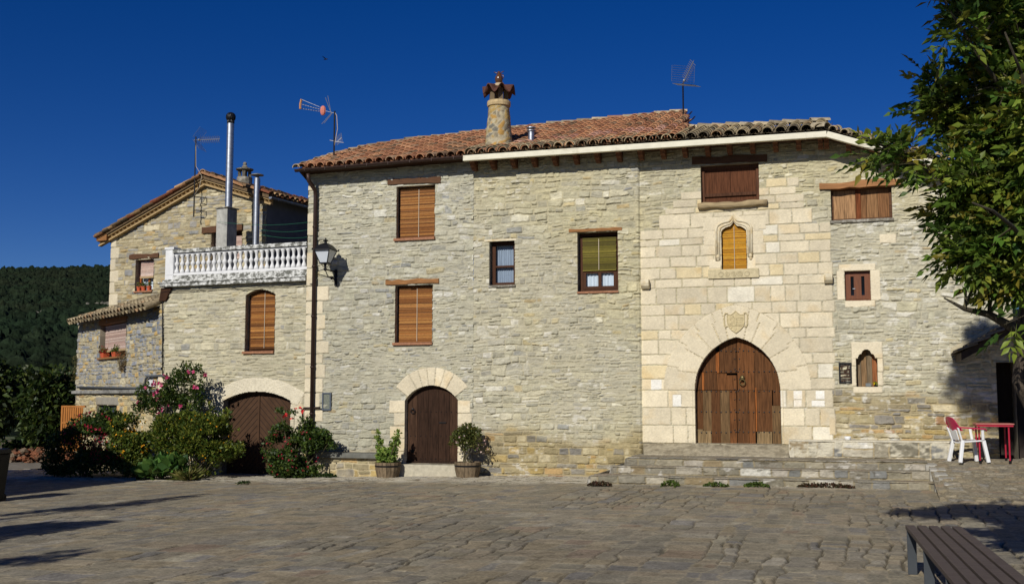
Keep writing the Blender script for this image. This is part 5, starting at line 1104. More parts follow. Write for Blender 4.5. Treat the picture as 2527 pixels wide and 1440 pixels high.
# ------------------------------------------------------------------ antennas
def grid_wing(m, o, ax, az, w, h, n, k, r=.0035):
    for i in range(n + 1): m.tube([o + az * (h * i / n), o + az * (h * i / n) + ax * w], r, 4)
    for i in range(k + 1): m.tube([o + ax * (w * i / k), o + ax * (w * i / k) + az * h], r, 4)
def antenna_panel(w, mast, centre, tip, label, wing, base_o=0):
    b = w.P(*mast[0]); t = w.P(*mast[1]); t = np.array([b[0], b[1], t[2]])
    a = thing('tv_antenna', label, 'antenna', b); part(MB().tube([b, t], .02, 8), 'mast', M_BLACKMET, a)
    c = np.array([b[0], b[1], w.P(*centre)[2]]); d = tip / rn_(tip); sd = np.cross(d, (0, 0, 1)); sd /= rn_(sd); up = np.cross(sd, d)
    m = MB(); hh, ww = wing
    for sg in (-1, 1): grid_wing(m, c + d * .05 - up * 0, sd * 1.0 * .5 + d * .25 if False else (d * .55 + up * sg * .83), sd, ww, hh, 1, 8) if False else grid_wing(m, c + d * .02 - sd * hh / 2 + up * sg * .04, sd, (up * sg * .8 + d * .6), hh, ww, 7, 1)
    part(m, 'reflector', M_ALU, a)
    m = MB(); m.tube([c - d * .05, c + d * .75], .012, 6); m.ball(c + d * .1, .04, 6, 4)
    for k in range(10):
        q = c + d * (.16 + k * .062)
        for sg in (-1, 1): m.tube([q - sd * .0 + up * .012 * sg, q + up * sg * .10 + sd * .05 * sg], .006, 4); m.tube([q, q + up * sg * .09 - sd * .05 * sg], .006, 4)
    part(m, 'dipole_boom', M_ALU, a); return a, b, t
gw_ = Wall(*GAB.pt(0, 0, .3)[:2], -8.0)
a, b, t = antenna_panel(gw_, ((478, 535), (480, 338)), (480, 346), EX * .98 - EY * .15, 'grid antenna on a tall mast fixed to the left gable', (.5, .34))
m = MB()
for y in (486, 519): q = np.array([b[0], b[1], gw_.z(478, y)]); m.tube([q, q + GAB.d * .2 - np.array([0, 0, .02]), q + GAB.d * .2 - GAB.n * .34], .014, 6)
part(m, 'bracket', M_BLACKMET, a)
part(MB().tube([t - np.array([0, 0, .1]), t + np.array([.03, -.02, -.5]), t + np.array([.05, -.03, -.9]), t + np.array([.26, -.03, -1.2]), t + np.array([.18, -.03, -1.55]), t + np.array([.02, -.02, -1.75])], .007, 5), 'cable', M_CORD, a, smooth=True)
aw = Wall(0, 3.6, 0)
a, b, t = antenna_panel(aw, ((1687, 322), (1688, 205)), (1688, 206), -EY * .75 + EX * .2 + np.array([0, 0, .45]), 'grid antenna standing at the right end of the red roof', (.62, .40))
aw = Wall(0, .75, 0); P_ = lambda x, y, d=0: aw.P(x, y, d)
b = P_(824, 388); a = thing('tv_antenna', 'antenna with three long arms above the left corner of the red roof', 'antenna', b)
part(MB().tube([b, P_(826, 274)], .022, 8), 'mast', M_BLACKMET, a)
m = MB()
for (x0, y0, x1, y1, dd) in ((745, 246, 796, 267, .08), (743, 257, 796, 272, 0), (742, 268, 796, 276, -.08), (796, 272, 825, 279, 0)): m.tube([P_(x0, y0, dd), P_(x1, y1, dd * .3)], .006, 5)
for k in range(9):
    t = k / 8
    for ya, yb in ((246, 267), (257, 272), (268, 276)): q = P_(745 + 51 * t, ya + (yb - ya) * t); m.tube([q - np.array([0, .05, 0]), q + np.array([0, .05, 0])], .006, 4)
part(m, 'boom', M_ALU, a); part(MB().tube([P_(744, 245), P_(741, 257), P_(741, 269)], .03, 6), 'end_bar', mat('orange_plastic', lf(196, 140, 92), var=.1, bump=0), a); part(MB().ball(P_(797, 273), .10, 8, 6, (.8, .6, 1.3)), 'dipole_box', mat('pink_plastic', lf(214, 130, 112), var=.15, bump=0), a)
m = MB()
for (x0, y0, x1, y1) in ((803, 241, 817, 279), (809, 236, 817, 279), (794, 306, 819, 278), (800, 304, 821, 278)): m.tube([P_(x0, y0, .04), P_(x1, y1)], .007, 5)
part(m, 'reflector', M_ALU, a)
m = MB(); m.tube([P_(814, 346), P_(832, 350), P_(843, 340)], .010, 5)
for k in range(5): q = P_(831 + k * 3, 349 - k * 2.4); m.tube([q - np.array([-.02, .0, .1]), q + np.array([-.02, 0, .12])], .007, 4)
m.tube([P_(828, 349), P_(848, 352)], .009, 5); part(m, 'small_boom', M_ALU, a)
part(MB().tube([P_(826, 277), P_(831, 285), P_(833, 318), P_(828, 345), P_(824, 372)], .008, 5), 'cable', M_CORD, a, smooth=True)

# ------------------------------------------------------------------ wall lantern
o_ = .52; lc = MAIN.P(803, 640, o_); lx = lc[0]; ly = lc[1]; zz = lambda y: MAIN.z(803, y, o_)
lp_ = thing('wall_lantern', 'black wrought iron lantern with milky panes on a wall bracket', 'lantern', (MAIN.u(829, 700), 0, MAIN.z(829, 704)))
def frus(m, z0, h0, z1, h1): return m.hexa([(lx - h0, ly - h0, z0), (lx + h0, ly - h0, z0), (lx + h0, ly + h0, z0), (lx - h0, ly + h0, z0), (lx - h1, ly - h1, z1), (lx + h1, ly - h1, z1), (lx + h1, ly + h1, z1), (lx - h1, ly + h1, z1)])
frus(m := MB(), zz(649), .092, zz(618.5), .190); part(m, 'pane', mat('milky_glass', lf(216, 222, 228), rough=.25, var=.03, bump=0), lp_)
m = MB()
for sx in (-1, 1):
    for sy in (-1, 1): m.obox((lx + sx * .094, ly + sy * .094, zz(649)), (lx + sx * .194, ly + sy * .194, zz(618)), .018, .018, (0, 1, 0))
frus(m, zz(651), .105, zz(648), .108); part(m, 'frame', M_BLACKMET, lp_)
m = MB(); frus(m, zz(618.5), .245, zz(617), .24); frus(m, zz(617), .215, zz(605), .13); frus(m, zz(605), .13, zz(600), .05); m.lathe((lx, ly, zz(600)), [(.035, 0), (.03, .04), (.07, .055), (.06, .07), (.02, .09), (.012, .13)], 10)
for sx in (-1, 1):
    for sy in (-1, 1): m.ball((lx + sx * .23, ly + sy * .23, zz(617) + .02), .02, 6, 4)
part(m, 'cap', M_BLACKMET, lp_)
m = MB(); wx = MAIN.u(829, 690); zc = zz(664)
m.box(wx - .03, wx + .03, -.03, .02, MAIN.z(829, 705), MAIN.z(829, 664)); m.tube([(lx, ly, zz(650)), (lx, ly, zc)], .022, 8); m.ball((lx, ly, zc), .045, 8, 5)
m.tube([(lx, ly, zc), (wx, -.02, MAIN.z(829, 671))], .018, 6)
q0 = np.array([lx, ly, zc]); q1 = np.array([wx, -.02, MAIN.z(829, 700)])
m.tube([q0 + (q1 - q0) * t + np.array([0, 0, -.07 * math.sin(t * 6.28)]) for t in np.linspace(.05, 1, 14)], .012, 6); m.ball(q0 + (q1 - q0) * .62, .035, 6, 4)
for k in range(4): t = k * 1.57 + .78; m.tube([(lx + .1 * math.cos(t), ly + .1 * math.sin(t), zz(650)), (lx + .07 * math.cos(t), ly + .07 * math.sin(t), zz(656)), (lx + .01, ly, zz(660))], .008, 5)
part(m, 'bracket', M_BLACKMET, lp_, smooth=False)
part(MB().tube([(lx, ly, zc + .02), (lx - .12, ly + .2, zc + .03), (MAIN.u(780, 664), -.06, zc)], .010, 5), 'cable', M_BLACKMET, lp_)

# ------------------------------------------------------------------ steps, ledge, ramp
PAL_STEP = palette([lf(158, 150, 130), lf(136, 130, 114), lf(178, 170, 152), lf(128, 128, 124), lf(144, 128, 100), lf(210, 206, 194)], [4, 4, 3, 2, 2, 1.6], .14)
st_ = thing('stone_steps', 'three broad worn stone steps leading up to the great portal door', 'steps', ((STEP_U0 + STEP_U1) / 2, -1.6, 0))
s2u = MAIN.u(1512, 1165, 1.64); s3u = MAIN.u(1458, 1190, 2.0)
ZT = (.475, .315, .145); OUTS = (1.30, 1.64, 2.0); US = (STEP_U0, s2u, s3u)
def riser(u0, u1, z0, z1, out, seed):
    w = Wall(0, -out, 0)
    def sty(U, Z):
        H, C = rubble(U, Z, seed, (z1 - z0 + .05, z1 - z0 + .06), (.25, .62), PAL_STEP, lf(150, 138, 110), .006, 1.0, (.004, .016), 0, .03, .012, .2); C = lichen(C, U, Z, seed + 3, .3, .55, lf(214, 210, 200), .6); C = lichen(C, U, Z, seed + 6, .36, .5, lf(78, 72, 56), .6); return H, C
    return wall_mesh('riser', w, u0, u1, z0, z1, .016, .012, sty, lambda u: u * 0 + 9, [], st_)
def tread(u0, u1, o0, o1, z, seed):
    nx = int((u1 - u0) / .03); ny = max(6, int((o1 - o0) / .03)); X, Y = np.meshgrid(np.linspace(u0, u1, nx), np.linspace(-o1, -o0, ny)); H, C = rubble(X, Y, seed, (.2, .4), (.3, .7), PAL_PAVE, lin(122, 112, 94), .05, .5, (.002, .014), .2, .04, .006)
    H = H - .02 * sst(.05, 0, Y + o1); V = np.stack([X, Y, z + H], -1).reshape(-1, 3); ii, jj = np.meshgrid(np.arange(ny - 1), np.arange(nx - 1), indexing='ij'); ii = ii.ravel(); jj = jj.ravel(); q = lambda i, j: i * nx + j
    raw_obj('tread', V, np.stack([q(ii, jj), q(ii, jj + 1), q(ii + 1, jj + 1), q(ii + 1, jj)], 1), M_PAVE, C.reshape(-1, 3), st_, None, True)
for k in range(3):
    zb = (ZT[1], ZT[2], -.12)[k]; riser(US[k], STEP_U1 + .05 * k, zb - .03, ZT[k], OUTS[k], 500 + k)
    tread(US[k], STEP_U1 + .05 * k, (-.05, OUTS[0] - .05, OUTS[1] - .05)[k], OUTS[k] + .012, ZT[k] + .005, 510 + k)
for k in range(3):
    a = US[k]; m = MB(); m.hexa([(a - .16, -OUTS[k] + .06, -.2), (a + .02, -OUTS[k] + .0, -.2), (a + .02, .0, -.2), (a - .16, .0, -.2), (a - .07, -OUTS[k] + .10, ZT[k] - .03), (a + .02, -OUTS[k] + .0, ZT[k] + .003), (a + .02, 0, ZT[k] + .003), (a - .07, 0, ZT[k] - .03)]); part(m, 'end_stone', M_GREYST, st_, bevel=.02)
m = MB(); a, b = RW.u(1586, 1095), RW.u(1950, 1095); m.hexa([(a, -.42, .40), (b, -.42, .40), (b, .12, .40), (a, .12, .40), (a + .15, -.42, .50), (b, -.42, .50), (b, .12, pzb - .006), (a, .12, pzb - .006)]); part(m, 'threshold', mat('threshold_stone', lf(168, 158, 134), var=.25, scale=(10, 10, 10), bump=.6, var2=lf(140, 130, 108)), st_, bevel=.02)
a, b = RW.u(1948, 1095, .35), RW.u(2350, 1095, .35); lz = RW.z(2140, 1087, .38)
lg = thing('stone_ledge', 'low whitish stone ledge running along the wall right of the great door', 'ledge', ((a + b) / 2, -.2, ZT[0]))
w_ = Wall(0, -.28, 0)
def sty(U, Z):
    H, C = rubble(U, Z, 540, (lz - .5, lz - .48), (.3, .6), PAL_STEP, lf(168, 152, 118), .02, 1.0, (.004, .016), .15, .03, .012, .2); C = lichen(C, U, Z, 543, -.25, .25, lf(216, 208, 184), .85); return H, C
wall_mesh('face', w_, a, b, .35, lz, .016, .012, sty, lambda u: u * 0 + 9, [], lg)
m = MB(); m.box(a - .01, b, -.29, .12, lz - .03, lz + .006); m.box(a - .012, a + .1, -.285, .12, .35, lz - .03); part(m, 'top', mat('whitish_ledge_top', lf(206, 198, 176), var=.22, scale=(9, 9, 9), bump=.5), lg, bevel=.012)
RX0 = STEP_U1 + .02
def rampz(X, Y):
    return np.interp(Y, [-4.6, -1.2, 0], [-.02, .45, .50]) - .02 * (X < RX0 + .1)
paving('paved_ramp', RX0, 12.6, -4.6, .1, .024, .024, 600, rampz, True)
for k in range(6):
    y = -1.25 - k * .42; z = float(rampz(RX0 + 1, np.array(y))); z2 = float(rampz(RX0 + 1, np.array(y - .38))); a_ = RX0 - .06 + .05 * k; b_ = a_ + RN.uniform(.2, .34); ya, yb = y - .2 + RN.uniform(-.02, .06), y + .17; za, zb = z * .5 + z2 * .5 + .012, z + .012
    solo(MB().hexa([(a_, ya, -.2), (b_, ya, -.2), (b_, yb, -.2), (a_, yb, -.2), (a_, ya, za), (b_, ya, za), (b_, yb, zb), (a_, yb, zb)]), 'kerb_stone', mat('pale_kerb_stone', lf(168, 164, 152), var=.3, scale=(9, 9, 9), bump=.6), ('uppermost', 'second', 'third', 'fourth', 'fifth', 'lowest')[k] + ' pale kerb stone of the row down the right end of the steps', 'kerb stone', (RX0, y, 0), 'kerb stones beside the steps', bevel=.025)
# small white bowl on the ledge
c = np.array([RW.u(2092, 1082, .2), -.12, lz + .006]); m = MB().lathe(c, [(.045, 0), (.06, .02), (.072, .075), (.064, .077), (.05, .03), (.01, .02)], 16); solo(m, 'bowl', M_PLASTIC_W, 'small white bowl standing on the stone ledge', 'bowl', c, smooth=True)

# ------------------------------------------------------------------ bench along the middle house
b0, b1 = MAIN.u(779, 1120, .45), MAIN.u(940, 1120, .45); bz = MAIN.z(860, 1117, .47); g_ = float(gz((b0 + b1) / 2))
sbn = thing('stone_bench', 'dark slate slab bench on a rubble base beside the small arched door', 'bench', ((b0 + b1) / 2, -.25, g_))
part(MB().box(b0, b1, -.47, .0, bz - .12, bz), 'seat', mat('dark_slate', lf(112, 112, 104), var=.25, scale=(8, 8, 8), bump=.6), sbn, bevel=.015)
w_ = Wall(0, -.36, 0)
def sty(U, Z): return rubble(U, Z, 560, (.09, .2), (.15, .45), PAL_BROWN, lf(196, 182, 148), .04, 1.0)
wall_mesh('support', w_, b0, b1 - .12, g_ - .1, bz - .12, .018, .0135, sty, lambda u: u * 0 + 9, [], sbn, ([np.array(q) for q in ((b1 - .12, -.36, g_ - .1), (b1 - .12, 0, g_ - .1), (b1 - .12, 0, bz - .12), (b1 - .12, -.36, bz - .12))], [(0, 1, 2, 3)], [lf(150, 138, 110)] * 4))
# barrel planters
def barrel(loc):
    t = thing('barrel_planter', 'half barrel planter with iron hoops and a leggy leafy plant, left of the small door', 'planter', loc, 'half barrel planters by the small door'); c = np.array(loc, float)
    m = MB(); n = 20; H_ = .34
    for k in range(n):
        a0 = 2 * math.pi * k / n + .012; a1 = 2 * math.pi * (k + 1) / n - .012; m.color(lf(122, 106, 84) * RN.uniform(.75, 1.2)); vs = []
        for z, r in ((0, .245), (H_ * .5, .285), (H_, .30)):
            for rr in (r, r - .025):
                for a in (a0, a1): vs.append(c + np.array([rr * math.cos(a), rr * math.sin(a), z]))
        fs = []
        for q in range(2): b = q * 4; fs += [(b, b + 1, b + 5, b + 4), (b + 2, b + 6, b + 7, b + 3), (b, b + 4, b + 6, b + 2), (b + 1, b + 3, b + 7, b + 5)]
        fs += [(8, 9, 11, 10), (0, 2, 3, 1)]; m.add(vs, fs)
    part(m, 'tub', M_OLDWOOD, t)
    for z, r in ((.07, .258), (.235, .294)): part(MB().lathe(c + np.array([0, 0, z]), [(r - .006, 0), (r, .002), (r + .006, .038), (r - .004, .04)], 28), 'hoop', M_BLACKMET, t)
    part(MB().lathe(c + np.array([0, 0, H_ - .05]), [(.26, 0), (.2, .015), (.01, .02)], 14), 'soil', M_SOIL, t)
    return t
bp1 = MAIN.P(957, 1160, .50); bp2 = MAIN.P(1154, 1160, .50); bp1[2] = float(gz(bp1[0])); bp2[2] = float(gz(bp2[0]))
t1 = barrel(bp1)
t2 = t1.copy(); COL.objects.link(t2); t2.location = tuple(bp2); t2['label'] = 'half barrel planter with iron hoops holding a round bush, right of the small door'; t2.rotation_euler.z = .7
for c in t1.children: d = c.copy(); COL.objects.link(d); d.parent = t2

# ------------------------------------------------------------------ plastic chair and red table on the platform
def zr_(p): return float(rampz(p[0], np.array(p[1])))
cp = np.array([MAIN.u(2391, 1125, .95), -.95, 0]); cp[2] = zr_(cp) + .012; fa = rad(20)
cx_ = np.array([math.cos(fa), math.sin(fa), 0]); cy_ = np.array([-math.sin(fa), math.cos(fa), 0])
def L3(x, y, z): return cp + cx_ * x + cy_ * y + np.array([0, 0, z])
chr_ = thing('plastic_chair', 'white plastic garden chair with a magenta back and arms', 'chair', cp)
m = MB(); K = 7; vs = []
for i in range(K):
    for j in range(K): x = -.22 + .44 * i / (K - 1); y = -.21 + .42 * j / (K - 1); vs.append(L3(x, y, .43 - .018 * math.sin(math.pi * j / (K - 1)) - .03 * (1 - i / (K - 1)) + (.0 if i < K - 1 else -.012)))
n = K * K; vs += [v - np.array([0, 0, .025]) for v in vs]
fs = [(i * K + j, (i + 1) * K + j, (i + 1) * K + j + 1, i * K + j + 1) for i in range(K - 1) for j in range(K - 1)]; fs += [tuple(n + q for q in reversed(f)) for f in fs]
ed = [i * K for i in range(K)] + [(K - 1) * K + j for j in range(1, K)] + [i * K + K - 1 for i in range(K - 2, -1, -1)] + [j for j in range(K - 2, 0, -1)]
fs += [(ed[i], ed[(i + 1) % len(ed)], n + ed[(i + 1) % len(ed)], n + ed[i]) for i in range(len(ed))]; part(m.add(vs, fs), 'seat', M_PLASTIC_W, chr_, smooth=False)
for x, y in ((.2, -.2), (.2, .2), (-.2, -.2), (-.2, .2)):
    top = L3(x, y, .42); bot = L3(x * 1.32 if x > 0 else x * 1.42, y * 1.22, 0); d_ = [top + (bot - top) * t for t in (0, .5, 1)]
    m = MB(); m.obox(bot, top, .062, .066, cx_); part(m, 'leg', M_PLASTIC_W, chr_, bevel=.012)
for sg in (-1, 1):
    part(MB().obox(L3(-.21, sg * .2, .38), L3(-.30, sg * .23, .66), .05, .03, cx_), 'back_post', M_PLASTIC_W, chr_, bevel=.01); part(MB().obox(L3(.18, sg * .23, .42), L3(.16, sg * .26, .645), .035, .05, cx_), 'arm_post', M_PLASTIC_W, chr_, bevel=.01)
    m = MB(); ap = [L3(-.30, sg * .22, .665), L3(-.15, sg * .265, .655), L3(.05, sg * .27, .645), L3(.21, sg * .26, .635), L3(.235, sg * .25, .60)]
    vs = []
    for p_ in ap: vs += [p_ - cy_ * .032 + np.array([0, 0, .012]), p_ + cy_ * .032 + np.array([0, 0, .012]), p_ + cy_ * .032 - np.array([0, 0, .012]), p_ - cy_ * .032 - np.array([0, 0, .012])]
    fs = [(4 * i + q, 4 * i + (q + 1) % 4, 4 * i + 4 + (q + 1) % 4, 4 * i + 4 + q) for i in range(4) for q in range(4)] + [(0, 3, 2, 1), (16, 17, 18, 19)]; part(m.add(vs, fs), 'armrest', M_PLASTIC_R, chr_)
m = MB(); vs = []; NB = 10
for th_ in (0, .02):
    for j in range(NB + 1):
        s_ = j / NB * 2 - 1; y = .245 * s_; top = .86 - .11 * s_ ** 4 - .02 * s_ * s_
        for k in range(5): t = k / 4; z = .60 + (top - .60) * t; x = -.275 - .10 * t + .07 * s_ * s_ - th_; vs.append(L3(x, y * (1 - .1 * t * abs(s_)), z))
q5 = (NB + 1) * 5; fs = [(j * 5 + k, j * 5 + k + 1, j * 5 + 6 + k, j * 5 + 5 + k) for j in range(NB) for k in range(4)]; fs += [tuple(q5 + i for i in reversed(f)) for f in fs]
for j in range(NB): fs += [(j * 5, j * 5 + 5, q5 + j * 5 + 5, q5 + j * 5), (j * 5 + 4, q5 + j * 5 + 4, q5 + j * 5 + 9, j * 5 + 9)]
fs += [(k, k + 1, q5 + k + 1, q5 + k) for k in range(4)] + [(NB * 5 + k, q5 + NB * 5 + k, q5 + NB * 5 + k + 1, NB * 5 + k + 1) for k in range(4)]
part(m.add(vs, fs), 'backrest', M_PLASTIC_R, chr_)
part(MB().obox(L3(-.235, 0, .42), L3(-.29, 0, .62), .26, .018, cx_), 'back_panel', M_PLASTIC_W, chr_, bevel=.01)
tx0, tx1 = MAIN.u(2406, 1045, 1.0), MAIN.u(2502, 1045, 1.0); tz = ZT[0] + .735
tb = thing('table', 'red metal garden table with a faded top beside the plastic chair', 'table', ((tx0 + tx1) / 2, -.8, ZT[0]))
part(MB().box(tx0, tx1, -1.12, -.42, tz - .022, tz), 'tabletop', M_REDTOP, tb, bevel=.01)
part(MB().box(tx0 + .02, tx1 - .02, -1.10, -.44, tz - .06, tz - .0225), 'apron', M_REDMET, tb)
for x in (tx0 + .06, tx1 - .1):
    for y in (-1.06, -.48): zf = float(rampz(x, np.array(y))); part(MB().tube([(x, y, zf + .06), (x, y, tz - .06)], .016, 8), 'leg', M_REDMET, tb); part(MB().tube([(x, y, zf), (x, y, zf + .06)], .024, 8), 'rubber_foot', M_BLACKMET, tb)

# ------------------------------------------------------------------ slatted bench in the foreground
FL = at_z(2234, 1294, .46); FR = at_z(2356, 1294, .46); NL = at_z(2357, 1440, .46); dB = NL - FL; dB[2] = 0; dB /= rn_(dB); sB = np.array([-dB[1], dB[0], 0]);
if np.dot(sB, FR - FL) < 0: sB = -sB
wB = .5 * float(np.dot(FR - FL, sB)) + .5 * float(np.dot(at_z(2527, 1418, .46) - FL, sB)) + .02; print('bench width', wB, 'dir', dB); LB = 4.7
bn = thing('slatted_bench', 'backless bench of five dark brown slats on grey metal legs', 'bench', FL + dB * LB / 2 + sB * wB / 2 - np.array([0, 0, .46]))
sw = (wB - 4 * .024) / 5
for k in range(5):
    o0 = FL + sB * (k * (sw + .024) + sw / 2); part(MB().obox(o0 - np.array([0, 0, .02]), o0 + dB * LB - np.array([0, 0, .02]), sw, .04), 'slat', M_BENCHW, bn, bevel=.005)
for t in (.10, 1.55, 3.0, 4.5):
    c = FL + dB * t
    for s_ in (.045, wB - .045):
        q = c + sB * s_; q0 = q.copy(); q0[2] = .0; m = MB(); m.obox(q0 + np.array([0, 0, 0]), q - np.array([0, 0, .042]), .085, .016, dB); part(m, 'leg', M_BENCHM, bn, bevel=.003)
    part(MB().obox(c + sB * .02 - np.array([0, 0, .055]), c + sB * (wB - .02) - np.array([0, 0, .055]), .06, .024), 'crossbar', M_BENCHM, bn)

# ------------------------------------------------------------------ stone-roofed lean-to at the right edge
ln_ = thing('lean_to', 'dark lean-to roof of stone slabs against the wall at the right edge', 'porch', (RW.u(2440, 900), -.6, ZT[0]))
p0 = RW.uz(2352, 874, 0); p1 = RW.uz(2520, 782, 0); sR = (p1[1] - p0[1]) / (p1[0] - p0[0]); m = MB()
for k in range(9):
    for j in range(4):
        u = p0[0] - .02 + k * .22 + RN.uniform(-.04, .04); o = -.02 + j * .36 + RN.uniform(-.04, .03); w2 = RN.uniform(.34, .46); z = p0[1] + sR * (u - p0[0]) + .012 * (j % 2) + RN.uniform(0, .02); t_ = RN.uniform(.03, .055)
        m.color(lf(112, 104, 92) * RN.uniform(.6, 1.25)); d2 = sR * w2 * .62
        m.hexa([RW.pt(u, z, o + .42), RW.pt(u + w2, z + d2, o + .42), RW.pt(u + w2, z + d2, o - .04), RW.pt(u, z, o - .04), RW.pt(u, z + t_, o + .42), RW.pt(u + w2, z + d2 + t_, o + .42), RW.pt(u + w2, z + d2 + t_, o - .04), RW.pt(u, z + t_, o - .04)])
part(m, 'roof', M_TILE, ln_, bevel=.01)
zz0 = p0[1]; m = MB(); m.hexa([RW.pt(p0[0] + .04, zz0 - .16, 1.35), RW.pt(p0[0] + 2.0, zz0 - .16 + sR * 1.96, 1.35), RW.pt(p0[0] + 2.0, zz0 - .16 + sR * 1.96, -.02), RW.pt(p0[0] + .04, zz0 - .16, -.02), RW.pt(p0[0] + .04, zz0 - .015, 1.35), RW.pt(p0[0] + 2.0, zz0 - .015 + sR * 1.96, 1.35), RW.pt(p0[0] + 2.0, zz0 - .015 + sR * 1.96, -.02), RW.pt(p0[0] + .04, zz0 - .015, -.02)])
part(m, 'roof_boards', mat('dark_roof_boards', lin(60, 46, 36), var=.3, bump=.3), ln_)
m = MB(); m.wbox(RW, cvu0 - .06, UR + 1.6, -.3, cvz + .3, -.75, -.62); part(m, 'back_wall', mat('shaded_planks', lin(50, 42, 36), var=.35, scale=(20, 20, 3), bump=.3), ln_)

# ------------------------------------------------------------------ plants
def unit(a): return a / (np.linalg.norm(a, axis=-1, keepdims=True) + 1e-9)
def leaves(P, D, size, width, cols, fold=.25, droop=0.0):
    """One folded, pointed leaf per point: P base, D direction."""
    n = len(P); D = unit(D); rv_ = unit(NP.normal(size=(n, 3)) + np.array([0, 0, .8])); S = unit(np.cross(D, rv_)); N = np.cross(S, D)
    L = np.asarray(size).reshape(-1, 1) * np.ones((n, 1)); W_ = L * width
    a = P; t = P + D * L + N * 0 - np.array([0, 0, 1]) * droop * L; m = P + D * L * .45
    l = m + S * W_ + N * W_ * fold; r = m - S * W_ + N * W_ * fold
    V = np.stack([a, l, t, r], 1).reshape(-1, 3); i = np.arange(n) * 4
    F = np.concatenate([np.stack([i, i + 1, i + 2], 1), np.stack([i, i + 2, i + 3], 1)]); C = np.repeat(cols, 4, 0)
    return V, F, C
def leafcol(n, base, var=.3, yel=.12):
    base = np.array(base); k = NP.randint(0, len(base), n); c = base[k] * (1 + NP.uniform(-var, var, (n, 1))); c[:, 0] *= 1 + NP.uniform(-yel, yel * 2, n); return np.clip(c, 0, 1)
def cat_(parts):
    V = []; F = []; C = []; b = 0
    for v, f, c in parts: V.append(v); F.append(f + b); C.append(c); b += len(v)
    return np.concatenate(V), np.concatenate(F), np.concatenate(C)
def blob_points(blobs, n, shell=.5, thr=-.1, freq=2.2, seed=0):
    B = np.array([list(c) + list(r) for c, r in blobs]); vol = B[:, 3] * B[:, 4] * B[:, 5]; k = NP.choice(len(B), n * 3, p=vol / vol.sum())
    d = unit(NP.normal(size=(n * 3, 3))); rr = (shell + (1 - shell) * NP.rand(n * 3, 1)) ** .8; P = B[k, :3] + d * B[k, 3:] * rr
    q = fb(P[:, 0] * freq + seed, P[:, 2] * freq, seed) + fb(P[:, 1] * freq, P[:, 2] * freq + 9, seed + 4)
    ok = np.nonzero(q > thr)[0][:n]; return P[ok], d[ok]
def bush(name, label, base, blobs, n, size, width, cols, nstem=6, flowers=(), group=None, stem_r=.012, up=.5, shell=.35, thr=-.15, cat='bush', freq=2.6):
    t = thing(name, label, cat, base, group); base = np.array(base, float)
    P, d = blob_points(blobs, n, shell, thr, freq, int(abs(base[0] * 7)))
    D = d * .8 + np.array([0, 0, up]) + NP.normal(size=P.shape) * .55; P = P[P[:, 2] > base[2] + .02]; D = D[:len(P)]
    V, F, C = leaves(P, D, size * NP.uniform(.6, 1.3, len(P)), width, leafcol(len(P), cols)); o = raw_obj('foliage', V, F, M_LEAF, C, t)
    for k in range(nstem):
        c, r = blobs[k % len(blobs)]; tip = np.array(c) + NP.uniform(-.6, .6, 3) * np.array(r) + np.array([0, 0, r[2] * .5]); b0 = base + np.array([NP.uniform(-.12, .12), NP.uniform(-.08, .08), -.03]); md = (b0 + tip) / 2 + NP.normal(size=3) * .06
        part(MB().tube([b0, md, tip], [stem_r * 1.4, stem_r, stem_r * .4], 6), 'stem', M_TWIG, t)
    for (fn, fcol, fn_blobs, fsize) in flowers:
        P, d = blob_points(fn_blobs, fn, .8, -.6, 3, 3); parts = []
        for q in range(5):
            a = q * 1.2566; ax = unit(d + np.array([0, -.5, .2])); s1 = unit(np.cross(ax, np.array([0.1, .2, 1]))); s2 = np.cross(ax, s1)
            parts.append(leaves(P + ax * .02, s1 * math.cos(a) + s2 * math.sin(a) + ax * .5, fsize * NP.uniform(.7, 1.2, len(P)), .42, leafcol(len(P), fcol, .2, .05)))
        V, F, C = cat_(parts); raw_obj('blossom', V, F, M_PETAL, C, t)
    return t
def yplane(y): return Wall(0, y, 0)
def pb(y, items):                                  # blobs measured on the plane at depth y: (px, py, rx, ry, thickness m)
    w = yplane(y); out = []
    for px, py, rx, ry, th_ in items:
        c = w.P(px, py); k = (w.u(px + 10, py) - w.u(px, py)) / 10; kz = (w.z(px, py - 10) - w.z(px, py)) / 10; out.append((c, (rx * k, th_, ry * kz)))
    return out
GRN = [lin(62, 84, 30), lin(50, 72, 28), lin(78, 96, 36), lin(44, 62, 26)]; GRNY = [lin(92, 106, 36), lin(74, 92, 32), lin(112, 120, 44), lin(58, 78, 28)]; GRND = [lin(44, 62, 28), lin(36, 54, 24), lin(56, 74, 32)]
def gpt(px, y): x = yplane(y).u(px, 1150); return np.array([x, y, float(gz(x))])
PNK = [lin(204, 70, 120), lin(190, 56, 104), lin(216, 96, 140)]; RDF = [lin(150, 30, 50), lin(170, 44, 62), lin(128, 24, 44)]; YLF = [lin(226, 170, 24), lin(216, 150, 20)]; ROSE = [lin(206, 36, 44), lin(222, 70, 66)]
bush('flowering_bush', 'wide bush with small crimson flowers, half in deep shade, at the far left', gpt(215, -.9), pb(-.9, [(175, 1120, 62, 65, .7), (230, 1080, 60, 62, .7), (262, 1045, 42, 40, .5), (220, 1150, 80, 38, .7), (295, 1120, 50, 60, .6), (150, 1150, 36, 36, .5)]), 15000, .085, .26, GRN, 9, [(170, RDF, pb(-1.0, [(240, 1045, 55, 32, .6), (215, 1075, 48, 28, .6), (200, 1055, 20, 15, .4)]), .042), (120, RDF, pb(-1.2, [(270, 1110, 40, 40, .4)]), .035)])
